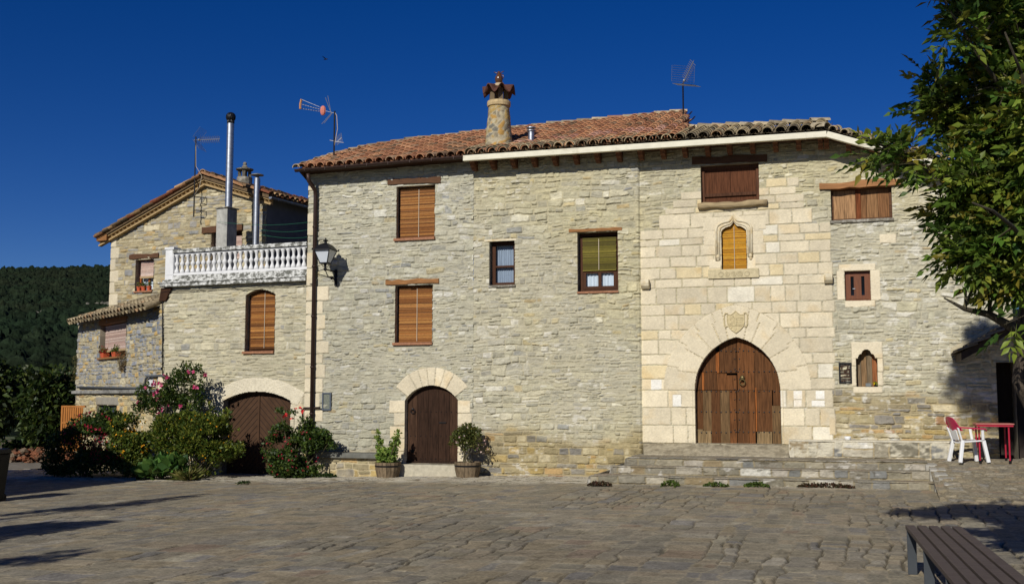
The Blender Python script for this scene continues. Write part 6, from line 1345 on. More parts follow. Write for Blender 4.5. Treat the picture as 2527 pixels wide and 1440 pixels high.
bush('flowering_bush', 'yellow flowered bush under the barred window, beside the crimson one', gpt(320, -1.1), pb(-1.1, [(315, 1055, 40, 36, .45), (320, 1100, 50, 50, .5), (335, 1140, 40, 40, .5), (345, 1080, 24, 30, .4)]), 6500, .08, .28, GRNY, 6, [(50, YLF, pb(-1.3, [(315, 1045, 38, 28, .4), (325, 1090, 40, 40, .4)]), .033)])
bush('rose_of_sharon', 'tall shrub with pink blossoms climbing in front of the annex corner', gpt(425, -.5), pb(-.5, [(375, 975, 38, 32, .35), (365, 1010, 34, 34, .35), (415, 1000, 42, 42, .4), (440, 960, 36, 50, .4), (475, 985, 30, 34, .35), (465, 930, 14, 42, .2), (488, 935, 14, 40, .2), (450, 915, 10, 28, .15), (440, 1040, 40, 30, .3)]), 4600, .075, .34, GRN, 8, [(28, PNK, pb(-.75, [(380, 945, 40, 40, .3), (430, 950, 50, 60, .3), (490, 920, 15, 45, .2), (365, 1000, 30, 30, .3)]), .07)], thr=-.05, stem_r=.016)
bush('yellow_bush', 'big loose yellow green bush between the annex and the garage door', gpt(480, -1.0), pb(-1.0, [(430, 1075, 52, 58, .6), (500, 1085, 62, 66, .65), (545, 1090, 42, 60, .5), (470, 1130, 70, 48, .6), (540, 1050, 30, 26, .4), (578, 1100, 18, 40, .3), (415, 1050, 26, 30, .4), (450, 1035, 30, 20, .4), (520, 1140, 60, 36, .5), (470, 1022, 14, 26, .2), (510, 1020, 16, 30, .2), (558, 1030, 12, 26, .2)]), 17000, .085, .26, GRNY, 9, [(36, YLF, pb(-1.3, [(480, 1080, 80, 60, .5)]), .024)], thr=-.1)
bush('rose_bush', 'dense rose bush with red flowers to the right of the garage door', gpt(725, -.7), pb(-.7, [(705, 1120, 54, 60, .55), (755, 1100, 44, 52, .5), (730, 1150, 66, 36, .55), (700, 1070, 30, 34, .35), (745, 1050, 26, 30, .35), (790, 1085, 30, 28, .3), (690, 1030, 18, 26, .2), (815, 1102, 22, 10, .15), (720, 1030, 20, 20, .2)]), 13500, .072, .32, GRN, 9, [(9, ROSE, pb(-.9, [(715, 1028, 42, 24, .3)]), .06), (44, RDF, pb(-1.2, [(690, 1120, 40, 50, .3), (740, 1110, 50, 50, .3)]), .034)], thr=-.12)
t = bush('hosta', 'clump of broad round green leaves at the foot of the yellow green bush', gpt(390, -1.7), pb(-1.7, [(385, 1160, 36, 18, .3), (420, 1150, 30, 22, .3), (355, 1168, 18, 12, .2)]), 420, .22, .40, [lin(70, 104, 44), lin(56, 90, 40), lin(92, 122, 56)], 4, cat='plant', up=.9, shell=.2, thr=-1)
def tuft(name, label, base, r, h, n, cols, cat='grass', group=None, w=.035):
    base = np.array(base, float); a = NP.rand(n) * 6.283; q = NP.rand(n) ** .6 * r * .4; P = base + np.stack([np.cos(a) * q, np.sin(a) * q, np.zeros(n)], 1)
    D = np.stack([np.cos(a) * .55, np.sin(a) * .55, np.ones(n)], 1) + NP.normal(size=(n, 3)) * .25; V, F, C = leaves(P, D, h * NP.uniform(.5, 1.2, n), w, leafcol(n, cols), .2, .25)
    o = raw_obj(name, V, F, M_LEAF, C, None, base); o['label'] = label; o['category'] = cat
    if group: o['group'] = group
    return o
tuft('spiky_plant', 'tuft of long pale strap leaves at the foot of the yellow green bush', gpt(465, -1.75), .45, .42, 260, [lin(120, 124, 66), lin(96, 108, 50), lin(150, 146, 92)], 'plant', None, .03)
def weed(px, py, wpx, h, label, cols, n=420, leaf=.05, grp='weeds at the foot of the walls'):
    c = at_z(px, py, float(gz(at_z(px, py)[0]))); k = (at_z(px + 10, py)[0] - at_z(px, py)[0]) / 10; r = wpx * k / 2
    a = NP.uniform(-1, 1, n); hh = np.sqrt(np.clip(1 - np.abs(a) ** 1.6, 0.05, 1)); P = c + np.stack([a * r, NP.uniform(-.10, .10, n), NP.rand(n) * h * hh], 1); D = NP.normal(size=(n, 3)) * .7 + np.array([0, -.2, .8])
    V, F, C = leaves(P, D, leaf * NP.uniform(.6, 1.3, n), .34, leafcol(n, cols)); o = raw_obj('weed', V, F, M_LEAF, C, None, c); o['label'] = label; o['category'] = 'weed'; o['group'] = grp
GRW = [lin(84, 104, 44), lin(66, 84, 36)]; BRW = [lin(70, 52, 40), lin(60, 58, 36), lin(84, 60, 44)]
weed(1480, 1199, 62, .07, 'dark brownish weed tuft at the left end of the lowest step', BRW); weed(1655, 1199, 46, .10, 'small green weed growing at the lowest step, left of the other green ones', GRW, 220)
weed(1768, 1200, 60, .07, 'green weed at the lowest step just below the left half of the great door', GRW, 260); weed(1868, 1201, 62, .08, 'green weed at the lowest step just below the right half of the great door', GRW, 300)
weed(2040, 1203, 140, .08, 'long dark mat of weeds along the lowest step, right of the great door', BRW, 1100); weed(808, 1176, 50, .06, 'flat green weed in front of the slate bench', GRND, 300)
weed(2508, 1206, 60, .28, 'bright green clump growing on the ramp at the right edge of the photo', GRN, 900, .08)
weed(600, 1192, 30, .03, 'low weed in the paving in front of the garage door', GRND, 120)
# leaf litter heap
n = 900; c = at_z(2312, 1203, 0); a = NP.normal(size=n) * .16; P = c + np.stack([a, NP.normal(size=n) * .10, np.maximum(0, .16 - np.abs(a) * .5) * NP.rand(n) + .01], 1); V, F, C = leaves(P, NP.normal(size=(n, 3)) * np.array([1, 1, .3]), .05, .35, leafcol(n, [lin(104, 68, 46), lin(84, 56, 40), lin(124, 86, 58)]))
o = raw_obj('leaf_litter', V, F, M_LEAF, C, None, c); o['kind'] = 'stuff'; o['label'] = 'small heap of brown dead leaves at the right end of the steps'; o['category'] = 'dead leaves'
# plants in the barrels
b = bp1 + np.array([0, 0, .30]); lg_ = [(b + np.array([dx, -.02, h]), (r, r, .17)) for dx, h, r in ((-.18, .14, .13), (-.20, .38, .08), (-.24, .62, .06), (.05, .12, .17), (.12, .30, .10), (.20, .46, .10), (.24, .62, .06), (-.05, .20, .12))]
bush('potted_plant', 'leggy bright green plant growing in the left barrel', b, lg_, 1000, .085, .36, [lin(120, 146, 62), lin(96, 124, 52), lin(140, 160, 80)], 6, cat='plant', thr=-.6)
b = bp2 + np.array([0, 0, .30]); bl__ = [(b + np.array([dx, dy, h]), (r, r, r * .85)) for dx, dy, h, r in ((0, 0, .52, .28), (-.22, 0, .50, .20), (.22, 0, .48, .20), (0, 0, .72, .20), (-.12, -.1, .62, .2), (.14, .1, .62, .2), (.3, .1, .36, .16), (-.34, 0, .42, .12))]
bush('potted_bush', 'round bushy shrub on a thin pale stem growing in the right barrel', b, bl__, 2600, .055, .38, [lin(84, 92, 44), lin(66, 76, 36), lin(104, 108, 56)], 3, [(60, [lin(220, 200, 190), lin(206, 160, 160)], bl__, .03)], cat='shrub', stem_r=.018, thr=-.25)
# window boxes and pots
def pot(p, r, h, label, name='flower_pot', grp=None, leafn=90, lh=.14, m=M_TERRA, cols=GRNY):
    t = thing(name, label, 'flower pot', p, grp); part(MB().lathe(p, [(r * .72, 0), (r * .95, h * .8), (r * 1.08, h * .8), (r * 1.08, h), (r * .9, h), (r * .85, h * .85), (.005, h * .85)], 14), 'pot', m, t)
    P = np.array(p) + np.array([0, 0, h * .9]) + NP.normal(size=(leafn, 3)) * np.array([r * .6, r * .6, lh * .35]) + np.array([0, 0, lh * .4]); D = NP.normal(size=(leafn, 3)) * .8 + np.array([0, 0, .7]); V, F, C = leaves(P, D, .05 * NP.uniform(.6, 1.2, leafn), .36, leafcol(leafn, cols)); raw_obj('foliage', V, F, M_LEAF, C, t)
M_POT = mat('orange_pot', lf(206, 96, 60), rough=.6, var=.12, bump=.05)
for px, w_, lab, n_ in ((342, .075, 'leftmost of the three terracotta pots on the upper gable window sill', 14), (353.5, .085, 'middle and leafiest of the three pots on the upper gable window sill', 150), (367, .075, 'rightmost of the three terracotta pots on the upper gable window sill', 70)):
    u = GAB.u(px, 712, 0); pot(GAB.pt(u, rgw[2] + .002, -.02), w_, .13, lab, grp='pots on the gable window sill', leafn=n_, m=M_POT)
for px, lab, cols in ((254, 'long orange flower box on the annex window sill, left one with red leaves', [lin(150, 40, 44), lin(96, 104, 44)]), (282, 'orange flower box on the annex window sill, right one with green leaves', GRNY)):
    u = ANX.u(px, 880, 0); p = ANX.pt(u, raw[2] + .002, -.06); t = thing('flower_box', lab, 'flower box', p, 'flower boxes on the annex sill'); hw_ = .15
    m = MB(); m.hexa([ANX.pt(u - hw_ * .88, raw[2], .03), ANX.pt(u + hw_ * .88, raw[2], .03), ANX.pt(u + hw_ * .88, raw[2], -.14), ANX.pt(u - hw_ * .88, raw[2], -.14), ANX.pt(u - hw_, raw[2] + .14, .05), ANX.pt(u + hw_, raw[2] + .14, .05), ANX.pt(u + hw_, raw[2] + .14, -.16), ANX.pt(u - hw_, raw[2] + .14, -.16)]); part(m, 'trough', M_POT, t, bevel=.01)
    n = 240; P = np.array([ANX.pt(u + NP.uniform(-hw_, hw_), raw[2] + .12 + abs(NP.normal()) * .08, NP.uniform(-.15, .06)) for k in range(n)]); V, F, C = leaves(P, NP.normal(size=(n, 3)) * .8 + np.array([0, 0, .6]), .06, .36, leafcol(n, cols)); raw_obj('foliage', V, F, M_LEAF, C, t)
n = 900; c = ANX.P(301, 886, .10); P = c + np.stack([NP.normal(size=n) * .07, NP.normal(size=n) * .07, NP.uniform(-.32, .22, n)], 1); P[:, :2] -= (P[:, :2] - c[:2]) * np.clip((c[2] - P[:, 2:3]) * 2.2, -.5, .9); V, F, C = leaves(P, NP.normal(size=(n, 3)) + np.array([0, 0, -.3]), .055, .12, leafcol(n, [lin(112, 96, 66), lin(90, 84, 54), lin(132, 112, 78)])); o = raw_obj('hanging_plant', V, F, M_LEAF, C, None, c); o['label'] = 'dry brownish plant hanging from the right end of the annex window sill'; o['category'] = 'plant'
n = 700; c = ANX.P(191, 905, -.05); P = c + np.stack([NP.normal(size=n) * .08, NP.normal(size=n) * .10, NP.uniform(-.45, .35, n)], 1); V, F, C = leaves(P, NP.normal(size=(n, 3)) + np.array([0, 0, .3]), .07, .12, leafcol(n, [lin(100, 98, 58), lin(80, 84, 44), lin(120, 112, 74)])); o = raw_obj('creeper', V, F, M_LEAF, C, None, c); o['label'] = 'dry creeper on the left outer corner of the blue grey annex'; o['category'] = 'plant'
u = RW.u(2143, 948, -.1); p = RW.pt(u, r9[2], -.08); solo(MB().wbox(RW, u - .055, u + .055, r9[2] + .002, r9[2] + .07, -.13, -.04), 'grey_box', mat('grey_tin', lf(120, 124, 124), var=.2, bump=0), 'small grey tin on the sill of the trefoil window', 'tin', p, bevel=.006)
pot(RW.pt(u + .14, r9[2] + .002, -.07), .035, .035, 'tiny pot with yellow flowers on the sill of the trefoil window', leafn=40, lh=.05, m=M_BLACKMET, cols=[lin(230, 206, 40), lin(110, 140, 60)])

# ------------------------------------------------------------------ the ash tree on the right
def P3(px, py, D): return CAM + ray(px, py) * D
at_ = thing('ash_tree', 'tall ash tree with feathery leaves leaning in from the right edge', 'tree', P3(2720, 1490, 9.2) * np.array([1, 1, 0]))
tb_ = P3(2720, 1490, 9.2); tb_[2] = -.05
trunk = [tb_, P3(2665, 1200, 9.1), P3(2590, 1030, 9.0), P3(2545, 935, 9.0), P3(2550, 865, 9.0), P3(2560, 700, 9.0), P3(2580, 400, 9.1), P3(2590, 100, 9.2), P3(2580, -300, 9.3), P3(2590, -700, 9.4), P3(2600, -1150, 9.6)]
part(MB().tube(trunk, [.20, .17, .15, .15, .14, .12, .09, .07, .055, .04, .015], 12), 'trunk', M_BARK, at_, smooth=True)
limbs = [([(2545, 860, 9.0), (2500, 808, 8.9), (2440, 775, 8.8), (2380, 762, 8.7), (2330, 735, 8.6)], .085), ([(2555, 720, 9.0), (2470, 640, 9.1), (2390, 600, 9.2), (2310, 585, 9.3)], .05), ([(2560, 600, 9.0), (2430, 480, 8.9), (2300, 430, 8.8), (2190, 365, 8.7), (2125, 335, 8.7)], .04),
         ([(2570, 420, 9.1), (2450, 340, 9.3), (2330, 270, 9.4), (2250, 215, 9.4)], .035), ([(2575, 330, 9.1), (2480, 230, 8.7), (2410, 130, 8.5), (2335, 10, 8.4), (2290, -80, 8.4)], .04), ([(2585, 150, 9.2), (2500, 60, 9.6), (2440, -80, 9.8)], .035),
         ([(2560, 640, 9.0), (2500, 560, 8.2), (2450, 520, 7.8), (2400, 500, 7.6)], .035), ([(2575, 300, 9.1), (2520, 180, 8.2), (2480, 80, 7.9)], .03), ([(2580, -50, 9.2), (2450, -250, 9.4), (2330, -420, 9.4)], .04), ([(2580, -200, 9.3), (2720, -420, 9.6), (2800, -600, 9.8)], .04), ([(2560, 500, 9), (2680, 300, 9.6), (2780, 150, 10)], .04)]
LB_ = []
q_ = P3(2590, -700, 9.4); Q = [q_, q_ + np.array([-.35, .1, .9]), np.array([5.4, -13.3, 9.6]), np.array([4.7, -13.2, 9.9])]; part(MB().tube(Q, [.04, .032, .02, .008], 8), 'branch', M_BARK, at_, smooth=True); LB_.append(np.array(Q))
q_ = P3(2583, -200, 9.3); Q = [q_, np.array([5.5, -14.8, 5.6]), np.array([4.9, -15.2, 5.75]), np.array([4.0, -15.7, 5.6])]; part(MB().tube(Q, [.045, .035, .022, .008], 8), 'branch', M_BARK, at_, smooth=True); LB_.append(np.array(Q))
for pts, r in limbs:
    Q = [P3(*p) for p in pts]; part(MB().tube(Q, list(np.linspace(r * .62, .006, len(Q))), 8), 'branch', M_LIMB, at_, smooth=True); LB_.append(np.array(Q))
crown = [(2457, 24, 55, 78, 9, 6), (2532, 134, 58, 123, 9, 12), (2377, 39, 33, 70, 8.6, 2.5), (2432, 184, 47, 49, 8.9, 4), (2322, 234, 33, 33, 9.3, 3), (2372, 294, 41, 41, 9.2, 3.6), (2472, 324, 66, 78, 9, 9), (2382, 394, 37, 26, 9, 1.56), (2199, 368, 48, 14, 8.7, 1), (2279, 402, 42, 17, 8.7, 0.9),
         (2402, 449, 51, 41, 8.8, 2.4), (2462, 494, 62, 78, 8.8, 9), (2382, 524, 34, 41, 9.1, 2.89), (2472, 564, 70, 78, 8.8, 8.5), (2407, 624, 43, 41, 8.7, 3.4), (2492, 664, 51, 34, 8.8, 4.25), (2547, 506, 47, 189, 8.7, 11.9), (2552, 294, 39, 123, 8.4, 6), (2532, 774, 16, 11, 8.6, 0.42),
         (2480, -150, 90, 110, 9.2, 6), (2620, -330, 120, 200, 9.3, 8), (2650, 100, 110, 400, 9.5, 10), (2640, -620, 120, 160, 9.4, 6), (2800, -300, 160, 250, 9.8, 6), (2600, -860, 90, 120, 9.5, 4), (2660, -1100, 110, 130, 9.6, 5)]
wts = np.array([c[5] for c in crown], float); NT = 740; kk = NP.choice(len(crown), NT, p=wts / wts.sum()); cen = []; cw_ = P3(2580, 500, 9.1)
for k in kk:
    px, py, rx, ry, D, w_ = crown[k]; v = NP.normal(size=3); v /= rn_(v); v *= NP.rand() ** .4; cen.append(P3(px + rx * v[0], py + ry * v[1], D + v[2] * max(rx, 60) / 290))
ex_ = [(np.array([4.75, -13.3, 9.75]), (.62, .8, .55)), (np.array([5.35, -13.2, 9.55]), (.6, .8, .6)), (np.array([5.9, -13.2, 9.9]), (.6, .8, .6)), (np.array([5.0, -13.0, 10.3]), (.4, .6, .35)), (np.array([4.05, -15.6, 5.5]), (.5, .6, .35)), (np.array([4.65, -15.2, 5.75]), (.5, .6, .4)), (np.array([5.25, -15.0, 5.7]), (.5, .6, .4)), (np.array([4.9, -16.2, 5.9]), (.5, .5, .4))]
for c_, r_ in ex_:
    for k in range(115 if c_[2] > 8 else 62): v = NP.normal(size=3); v /= rn_(v); v *= NP.rand() ** .4; cen.append(c_ + v * np.array(r_))
NT = len(cen); cen = np.array(cen); out = unit(cen - cw_) * np.array([1, 1, .6]); TD = unit(out * .9 + np.array([0, 0, .25]) + NP.normal(size=cen.shape) * .55)
tw = MB()
NL_ = 7; lp_b = []; lp_d = []; TL = NP.uniform(.22, .42, NT)
for i in range(NL_):
    f = (i + .6) / NL_; a = NP.rand(NT) * 6.283; pr = unit(np.cross(TD, NP.normal(size=(NT, 3)))); b_ = cen + TD * (TL * (f - .5))[:, None] - np.array([0, 0, .06]) * f ** 2; lp_b.append(b_); lp_d.append(unit(pr * (1.0 if i < NL_ - 1 else .2) + TD * (.55 if i < NL_ - 1 else 1.5) + np.array([0, 0, .1])))
LBs = np.concatenate(lp_b); LDs = np.concatenate(lp_d); M_ = len(LBs); RL = NP.uniform(.13, .21, M_); up_ = unit(np.array([0, 0, 1.0]) + NP.normal(size=(M_, 3)) * .35); side = unit(np.cross(LDs, up_)); nrm = np.cross(side, LDs)
colr = leafcol(M_, [lin(98, 122, 42), lin(82, 108, 38), lin(122, 138, 50), lin(68, 92, 36)], .25, .14); prt = []
yl = NP.rand(M_) < .06; colr[yl] = lin(130, 120, 44)
for q in range(3):
    f = .38 + .24 * q
    for sg in (-1, 1):
        b_ = LBs + LDs * (RL * f)[:, None] - np.array([0, 0, .05]) * (f * f); prt.append(leaves(b_, side * sg + LDs * .75 - nrm * .12, .085 * NP.uniform(.75, 1.25, M_), .23, colr, .3, .12))
prt.append(leaves(LBs + LDs * RL[:, None] - np.array([0, 0, .05]), LDs - np.array([0, 0, .2]), .10 * NP.uniform(.8, 1.2, M_), .23, colr, .3, .15))
s_ = .0025; prt.append(leaves(LBs, LDs - np.array([0, 0, .12]), RL * 1.02, .018, np.repeat([lin(120, 130, 70)], M_, 0), 0, .1))
V, F, C = cat_(prt); raw_obj('crown', V, F, M_LEAF, C, at_)
for i in range(NT):
    j = min(((rn_(Q - cen[i], axis=1).min(), a) for a, Q in enumerate(LB_)))[1]; Q = LB_[j]; 
    e_ = cen[i] + TD[i] * TL[i] * .5; b_ = cen[i] - TD[i] * TL[i] * .5
    tw.tube([b_, e_], [.005, .002], 4)
    if i % 3 == 0:
        q = Q[np.argmin(rn_(Q - b_, axis=1))]
        if rn_(q - b_) < .9: tw.tube([q, (q + b_) / 2 + np.array([0, 0, .04]), b_], [.012, .008, .005], 5)
part(tw, 'twig', M_TWIG, at_)

# ------------------------------------------------------------------ far left: gate, heap, bin, trees, hill
gt_w = yplane(2.6); a = gt_w.P(153, 1000); b = gt_w.P(190, 1000); zb_ = gt_w.z(170, 1066); M_GATE = mat('orange_stained_wood', lf(176, 112, 48), rough=.6, var=.25, scale=(30, 30, 3), bump=.2)
gt = thing('wooden_gate', 'orange stained slatted gate at the left end of the annex', 'gate', (a[0], 2.6, zb_ - .5)); zg0, zg1 = zb_ - .55, a[2]
m = MB(); m.box(a[0], a[0] + .06, 2.57, 2.63, zg0, zg1); m.box(a[0] + .06, b[0] + .3, 2.57, 2.63, zg1 - .05, zg1); m.box(a[0] + .06, b[0] + .3, 2.572, 2.628, zg1 - .52, zg1 - .46); part(m, 'frame', M_GATE, gt, bevel=.005)
for k in range(9): x = a[0] + .075 + k * .075; part(MB().box(x, x + .055, 2.585, 2.61, zg0 + .02, zg1 - .055), 'slat', M_GATE, gt)
bnp = at_z(3, 1246, -.25); bn2 = thing('wheelie_bin', 'shaded wheeled rubbish bin cut by the left edge of the photo', 'bin', bnp); h_ = .30; x1 = at_z(24, 1246, -.25)[0]; bx = x1 - .62
m = MB(); m.hexa([(bx - .24, bnp[1] - .28, -.20), (bx + .27, bnp[1] - .28, -.20), (bx + .27, bnp[1] + .28, -.20), (bx - .24, bnp[1] + .28, -.20), (bx - .30, bnp[1] - .36, .66), (bx + .32, bnp[1] - .36, .66), (bx + .32, bnp[1] + .36, .66), (bx - .30, bnp[1] + .36, .66)]); part(m, 'body', mat('shaded_bin_plastic', lin(16, 17, 16), rough=.5, var=.1, bump=0), bn2, bevel=.02)  # near-black body and lid: tree shade put into the plastic's colour
m = MB(); m.hexa([(bx - .33, bnp[1] - .40, .665), (bx + .35, bnp[1] - .40, .665), (bx + .35, bnp[1] + .38, .665), (bx - .33, bnp[1] + .38, .665), (bx - .30, bnp[1] - .34, .74), (bx + .32, bnp[1] - .34, .74), (bx + .32, bnp[1] + .34, .76), (bx - .30, bnp[1] + .34, .76)]); part(m, 'lid', MATS['shaded_bin_plastic'], bn2, bevel=.02)
part(MB().box(bx + .0, bx + .18, bnp[1] - .345, bnp[1] - .325, .28, .36), 'sticker', mat('yellow_sticker', lin(196, 176, 40), var=.1, bump=0), bn2)
for sx in (-.2, .2): part(MB().tube([(bx + sx - .03, bnp[1] + .3, -.15), (bx + sx + .03, bnp[1] + .3, -.15)], .09, 14), 'wheel', M_BLACKMET, bn2)
def stone_mb(m, c, r):
    m.ball(c, r, 7, 5, (NP.uniform(.8, 1.5), NP.uniform(.7, 1.2), NP.uniform(.5, .9))); k = 7 * 6
    for i in range(len(m.v) - k, len(m.v)): v = m.v[i]; m.v[i] = tuple(np.array(v) + NP.normal(size=3) * r * .13)
hp = at_z(70, 1139, -.25); m = MB(); hc = colpick([lin(118, 76, 54), lin(96, 70, 52), lin(110, 96, 80), lin(80, 54, 40)], None, .2)
for k in range(170): u = NP.uniform(-1, 1); m.color(hc()); stone_mb(m, hp + np.array([u * 1.3 - .1, .4 + NP.uniform(-.4, .4), NP.rand() * .38 * (1 - .5 * u * u)]), NP.uniform(.06, .14))
solo(m, 'rubble', M_TILE, 'heap of reddish stones and rubble beyond the bush at the far left', 'rubble heap', hp, kind='stuff')
m = MB(); m.color(lin(200, 198, 194)); c = at_z(112, 1136, -.25) + np.array([.1, .3, .15]); stone_mb(m, c, .22); solo(m, 'white_boulder', M_TILE, 'white boulder half hidden behind the shaded bush at the far left', 'boulder', c)
def leafy_tree(name, label, base, H, blobs, n, size, cols, r=.16, group=None, width=.3):
    t = thing(name, label, 'tree', base, group); base = np.array(base, float); top = base + np.array([.2, 0, H * .75]); part(MB().tube([base - np.array([0, 0, .2]), base + np.array([.1, .05, H * .35]), top], [r, r * .7, r * .2], 9), 'trunk', M_BARK, t, smooth=True)
    for k in range(6):
        c, rr = blobs[k % len(blobs)]; s0 = base + np.array([.1, .05, H * (.25 + .05 * k)]); part(MB().tube([s0, (s0 + np.array(c)) / 2 + np.array([0, 0, .2]), np.array(c)], [r * .4, r * .25, r * .08], 6), 'branch', M_BARK, t)
    P, d = blob_points(blobs, n, .35, -.05, 1.1, int(abs(base[0]) * 3)); V, F, C = leaves(P, d * .7 + NP.normal(size=P.shape) * .6 + np.array([0, 0, -.1]), size * NP.uniform(.6, 1.3, len(P)), width, leafcol(len(P), cols), .25, .2); raw_obj('crown', V, F, M_LEAF, C, t); return t
WAL = [lin(54, 72, 28), lin(42, 58, 24), lin(72, 86, 34), lin(36, 50, 22)]
for lab, D, px, items in (('walnut tree right beside the gate and the annex', 36, 140, [(150, 960, 45, 55), (125, 1000, 55, 60), (165, 1010, 40, 60), (140, 1060, 60, 50), (150, 1110, 40, 30)]), ('broad walnut tree at the far left, behind the stone heap', 40, 60, [(60, 960, 55, 50), (30, 1000, 60, 60), (85, 1020, 50, 60), (50, 1060, 70, 50), (70, 1100, 70, 30)]), ('darkest walnut tree, cut by the left edge of the photo', 37, -30, [(-20, 1000, 60, 80), (-60, 960, 70, 80), (0, 1060, 50, 60), (-30, 1090, 80, 40)])):
    bl = [];
    for x, y, rx, ry in items: c = P3(x, y, D + NP.uniform(-.6, .6)); bl.append((c, (rx * D / FP * 1.15, 1.3, ry * D / FP * 1.15)))
    bs = P3(px, 1130, D); bs[2] = -.5; leafy_tree('walnut_tree', lab, bs, 4.0, bl, 6500, .22, WAL, .14, 'walnut trees on the left')
# trees and house outside the picture on the left, whose shade falls across the square
def shade_tree(tip_px, h, lab, rx=1.0):
    tip = at_z(*tip_px, -.1); b = tip + SH * (h / math.tan(SUN_EL)); b[2] = -.2; bl = [(b + np.array([0, 0, h * f]), (rx * s_, rx * s_, h * .16)) for f, s_ in ((.30, .8), (.45, 1.0), (.60, .85), (.74, .6), (.86, .34))]
    leafy_tree('poplar_tree', lab, b, h, bl, 5200, .16, GRN, .18, 'poplars left of the square')
shade_tree((505, 1213), 8.0, 'poplar left of the square, the farthest from the camera', 1.0); shade_tree((545, 1240), 7.0, 'poplar left of the square, second from the houses', 1.0); shade_tree((205, 1292), 7.5, 'poplar left of the square, third from the houses', 1.2); shade_tree((215, 1362), 6.5, 'poplar left of the square, nearest to the camera', 1.3)
yc = -9.0; s1 = yplane(-1.2).P(185, 1055); s2 = yplane(-1.4).P(385, 1178); k_ = 1 / abs(SH[1]); te = math.tan(SUN_EL)
def src(p): d_ = (p[1] - yc) * k_; return np.array([p[0] + SH[0] * d_, yc, p[2] + te * d_])
q1, q2 = src(s1), src(s2); slp = (q1[2] - q2[2]) / (q2[0] - q1[0]); print('neighbour', q1, q2, slp)
hx1, hx0 = q2[0], q2[0] - 9.0; hz = q2[2]; rz_ = hz + slp * 4.5; nh = thing('neighbour_house', 'rendered gabled house standing left of the square', 'house', ((hx0 + hx1) / 2, yc - 4, -.2))
m = MB(); xm = (hx0 + hx1) / 2; poly = [(hx0 + .3, -.3), (hx1 - .3, -.3), (hx1 - .3, hz - .1), (xm, rz_ - .15), (hx0 + .3, hz - .1)]; m.add([(x, yc - 8, z) for x, z in poly] + [(x, yc - .2, z) for x, z in poly], [(0, 1, 2, 3, 4), (9, 8, 7, 6, 5)] + [(i, i + 5, (i + 1) % 5 + 5, (i + 1) % 5) for i in range(5)]); part(m, 'wall', M_PLASTER, nh)
m = MB(); m.color(lin(140, 96, 70)); 
for xa, za, xb, zb2 in ((hx0, hz - .0, xm, rz_), (hx1, hz, xm, rz_)): m.hexa([(xa, yc - 8.3, za - .12), (xb, yc - 8.3, zb2 - .12), (xb, yc, zb2 - .12), (xa, yc, za - .12), (xa, yc - 8.3, za), (xb, yc - 8.3, zb2), (xb, yc, zb2), (xa, yc, za)])
part(m, 'roof', M_TILE, nh)
for yw in (yc - 2.5, yc - 5.5):
    f = part(MB().box(hx1 - .33, hx1 - .27, yw - .5, yw + .5, 1.2, 2.5), 'window', M_FRAME, nh); part(MB().box(hx1 - .3, hx1 - .265, yw - .42, yw + .42, 1.28, 2.42), 'pane', M_GLASS, f)
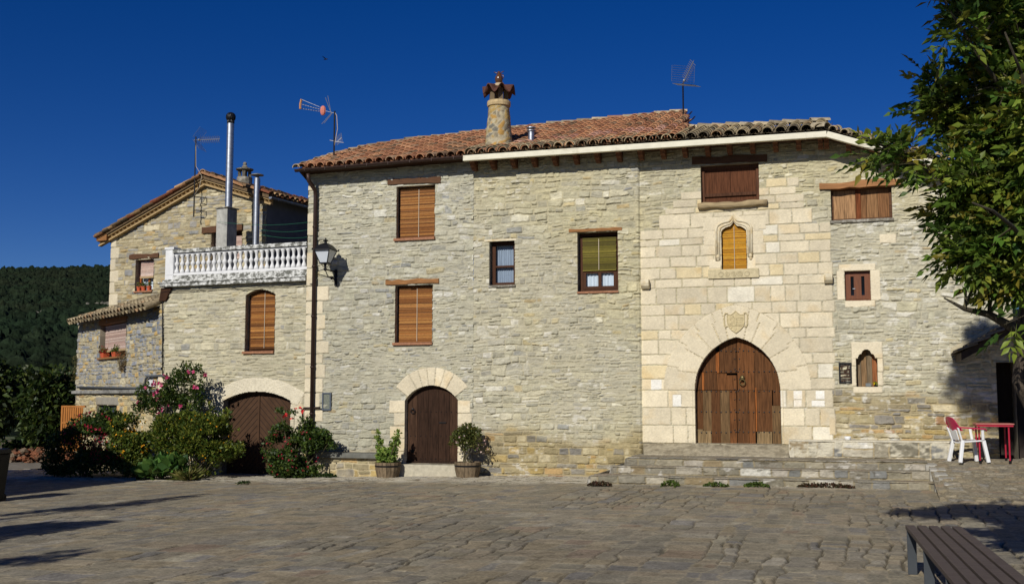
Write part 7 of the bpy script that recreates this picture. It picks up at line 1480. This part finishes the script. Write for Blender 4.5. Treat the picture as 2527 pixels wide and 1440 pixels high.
# wooded hill
def hill_z(a, d):                                  # a = sideways per unit distance, d = distance in front of the camera
    prof = np.interp(a, [-1.6, -.9, -.47, -.42, -.37, -.3, 0, .5, 1.6], [.05, .09, .1155, .1162, .1176, .113, .098, .08, .05]); top = 470 * prof
    t = np.clip((d - 60) / 410, 0, 1); z = -1.2 + (top + 2.9) * (t ** 1.15); z = np.where(d > 470, -1.2 + top + 2.9 - (d - 470) * .12, z); return z + 2.5 * fb(a * d / 60, d / 70, 81) * t * (1 - t) * 3
def hill(name, av, dv, bumps):
    A, Dd = np.meshgrid(av, dv); X = A * Dd; Z = hill_z(A, Dd); C = np.ones(X.shape + (3,)) * lin(30, 40, 26)
    if bumps:
        cell = 2.6; gx = np.floor(X / cell); gy = np.floor(Dd / cell); best = np.full(X.shape, 9.); cid = np.zeros(X.shape)
        for i in (-1, 0, 1):
            for j in (-1, 0, 1):
                ix = (gx + i).astype(int); iy = (gy + j).astype(int); hx = _T[ix & 255, iy & 255]; hy = _T[(ix + 91) & 255, (iy + 37) & 255]; dd = np.hypot(X / cell - (ix + hx), Dd / cell - (iy + hy)); s_ = dd < best; best = np.where(s_, dd, best); cid = np.where(s_, _T[(ix * 7 + 3) & 255, (iy * 5 + 11) & 255], cid)
        t = np.clip((Dd - 60) / 60, 0.2, 1); Z = Z + t * (1.8 * np.sqrt(np.clip(1 - (best / .78) ** 2, 0, 1)) * (.45 + .8 * cid) + .9 * fb(X * .9, Dd * .9, 82, 3)); C = C * (.62 + .75 * cid)[..., None]; C[..., 0] *= (.85 + .4 * vn(X * .05, Dd * .05, 83)); 
        rk = (vn(X * .11, Dd * .11, 84) > .93) & (Dd < 260); C[rk] = lin(120, 116, 104)
    Wd = CAM[None, None] * np.array([1, 1, 0]) + X[..., None] * EX + Dd[..., None] * EY; Wd[..., 2] = Z; n1, n0 = X.shape; ii, jj = np.meshgrid(np.arange(n1 - 1), np.arange(n0 - 1), indexing='ij'); ii = ii.ravel(); jj = jj.ravel(); q = lambda i, j: i * n0 + j
    o = raw_obj(name, Wd.reshape(-1, 3), np.stack([q(ii, jj), q(ii, jj + 1), q(ii + 1, jj + 1), q(ii + 1, jj)], 1), mat('woodland', attr=True, rough=.95, var=.45, scale=(.9, .9, .9), bump=1.0, bscale=(1.6, 1.6, 1.6), bdist=.5, spec=.05), C.reshape(-1, 3), None, (0, 0, 0), True); o['kind'] = 'structure'
hill('wooded_hill', np.linspace(-.56, -.32, 430), 60 * (640 / 60.) ** np.linspace(0, 1, 520), True)
hill('hill_flank', np.linspace(-1.6, -.56, 60), 60 * (640 / 60.) ** np.linspace(0, 1, 80), False); hill('hill_flank', np.linspace(-.32, 1.6, 90), 60 * (640 / 60.) ** np.linspace(0, 1, 80), False)
# the bird
c = Wall(0, 14, 0).P(802, 147); m = MB(); m.tube([c + np.array([-.06, 0, -.01]), c + np.array([0, 0, 0]), c + np.array([  .07, 0, .01]), c + np.array([.14, 0, .0])], [.006, .02, .022, .004], 6)
bd = thing('bird', 'small dark bird flying high in the sky on the left', 'bird', c); part(m, 'body', M_BLACKMET, bd, smooth=True)
for sg in (-1, 1): part(MB().add([c + np.array([.01, 0, .01]), c + np.array([.07, 0, .01]), c + np.array([.01, sg * .09, .07]), c + np.array([-.06, sg * .16, .10])], [(0, 1, 2), (0, 2, 3)]), 'wing', M_BLACKMET, bd)
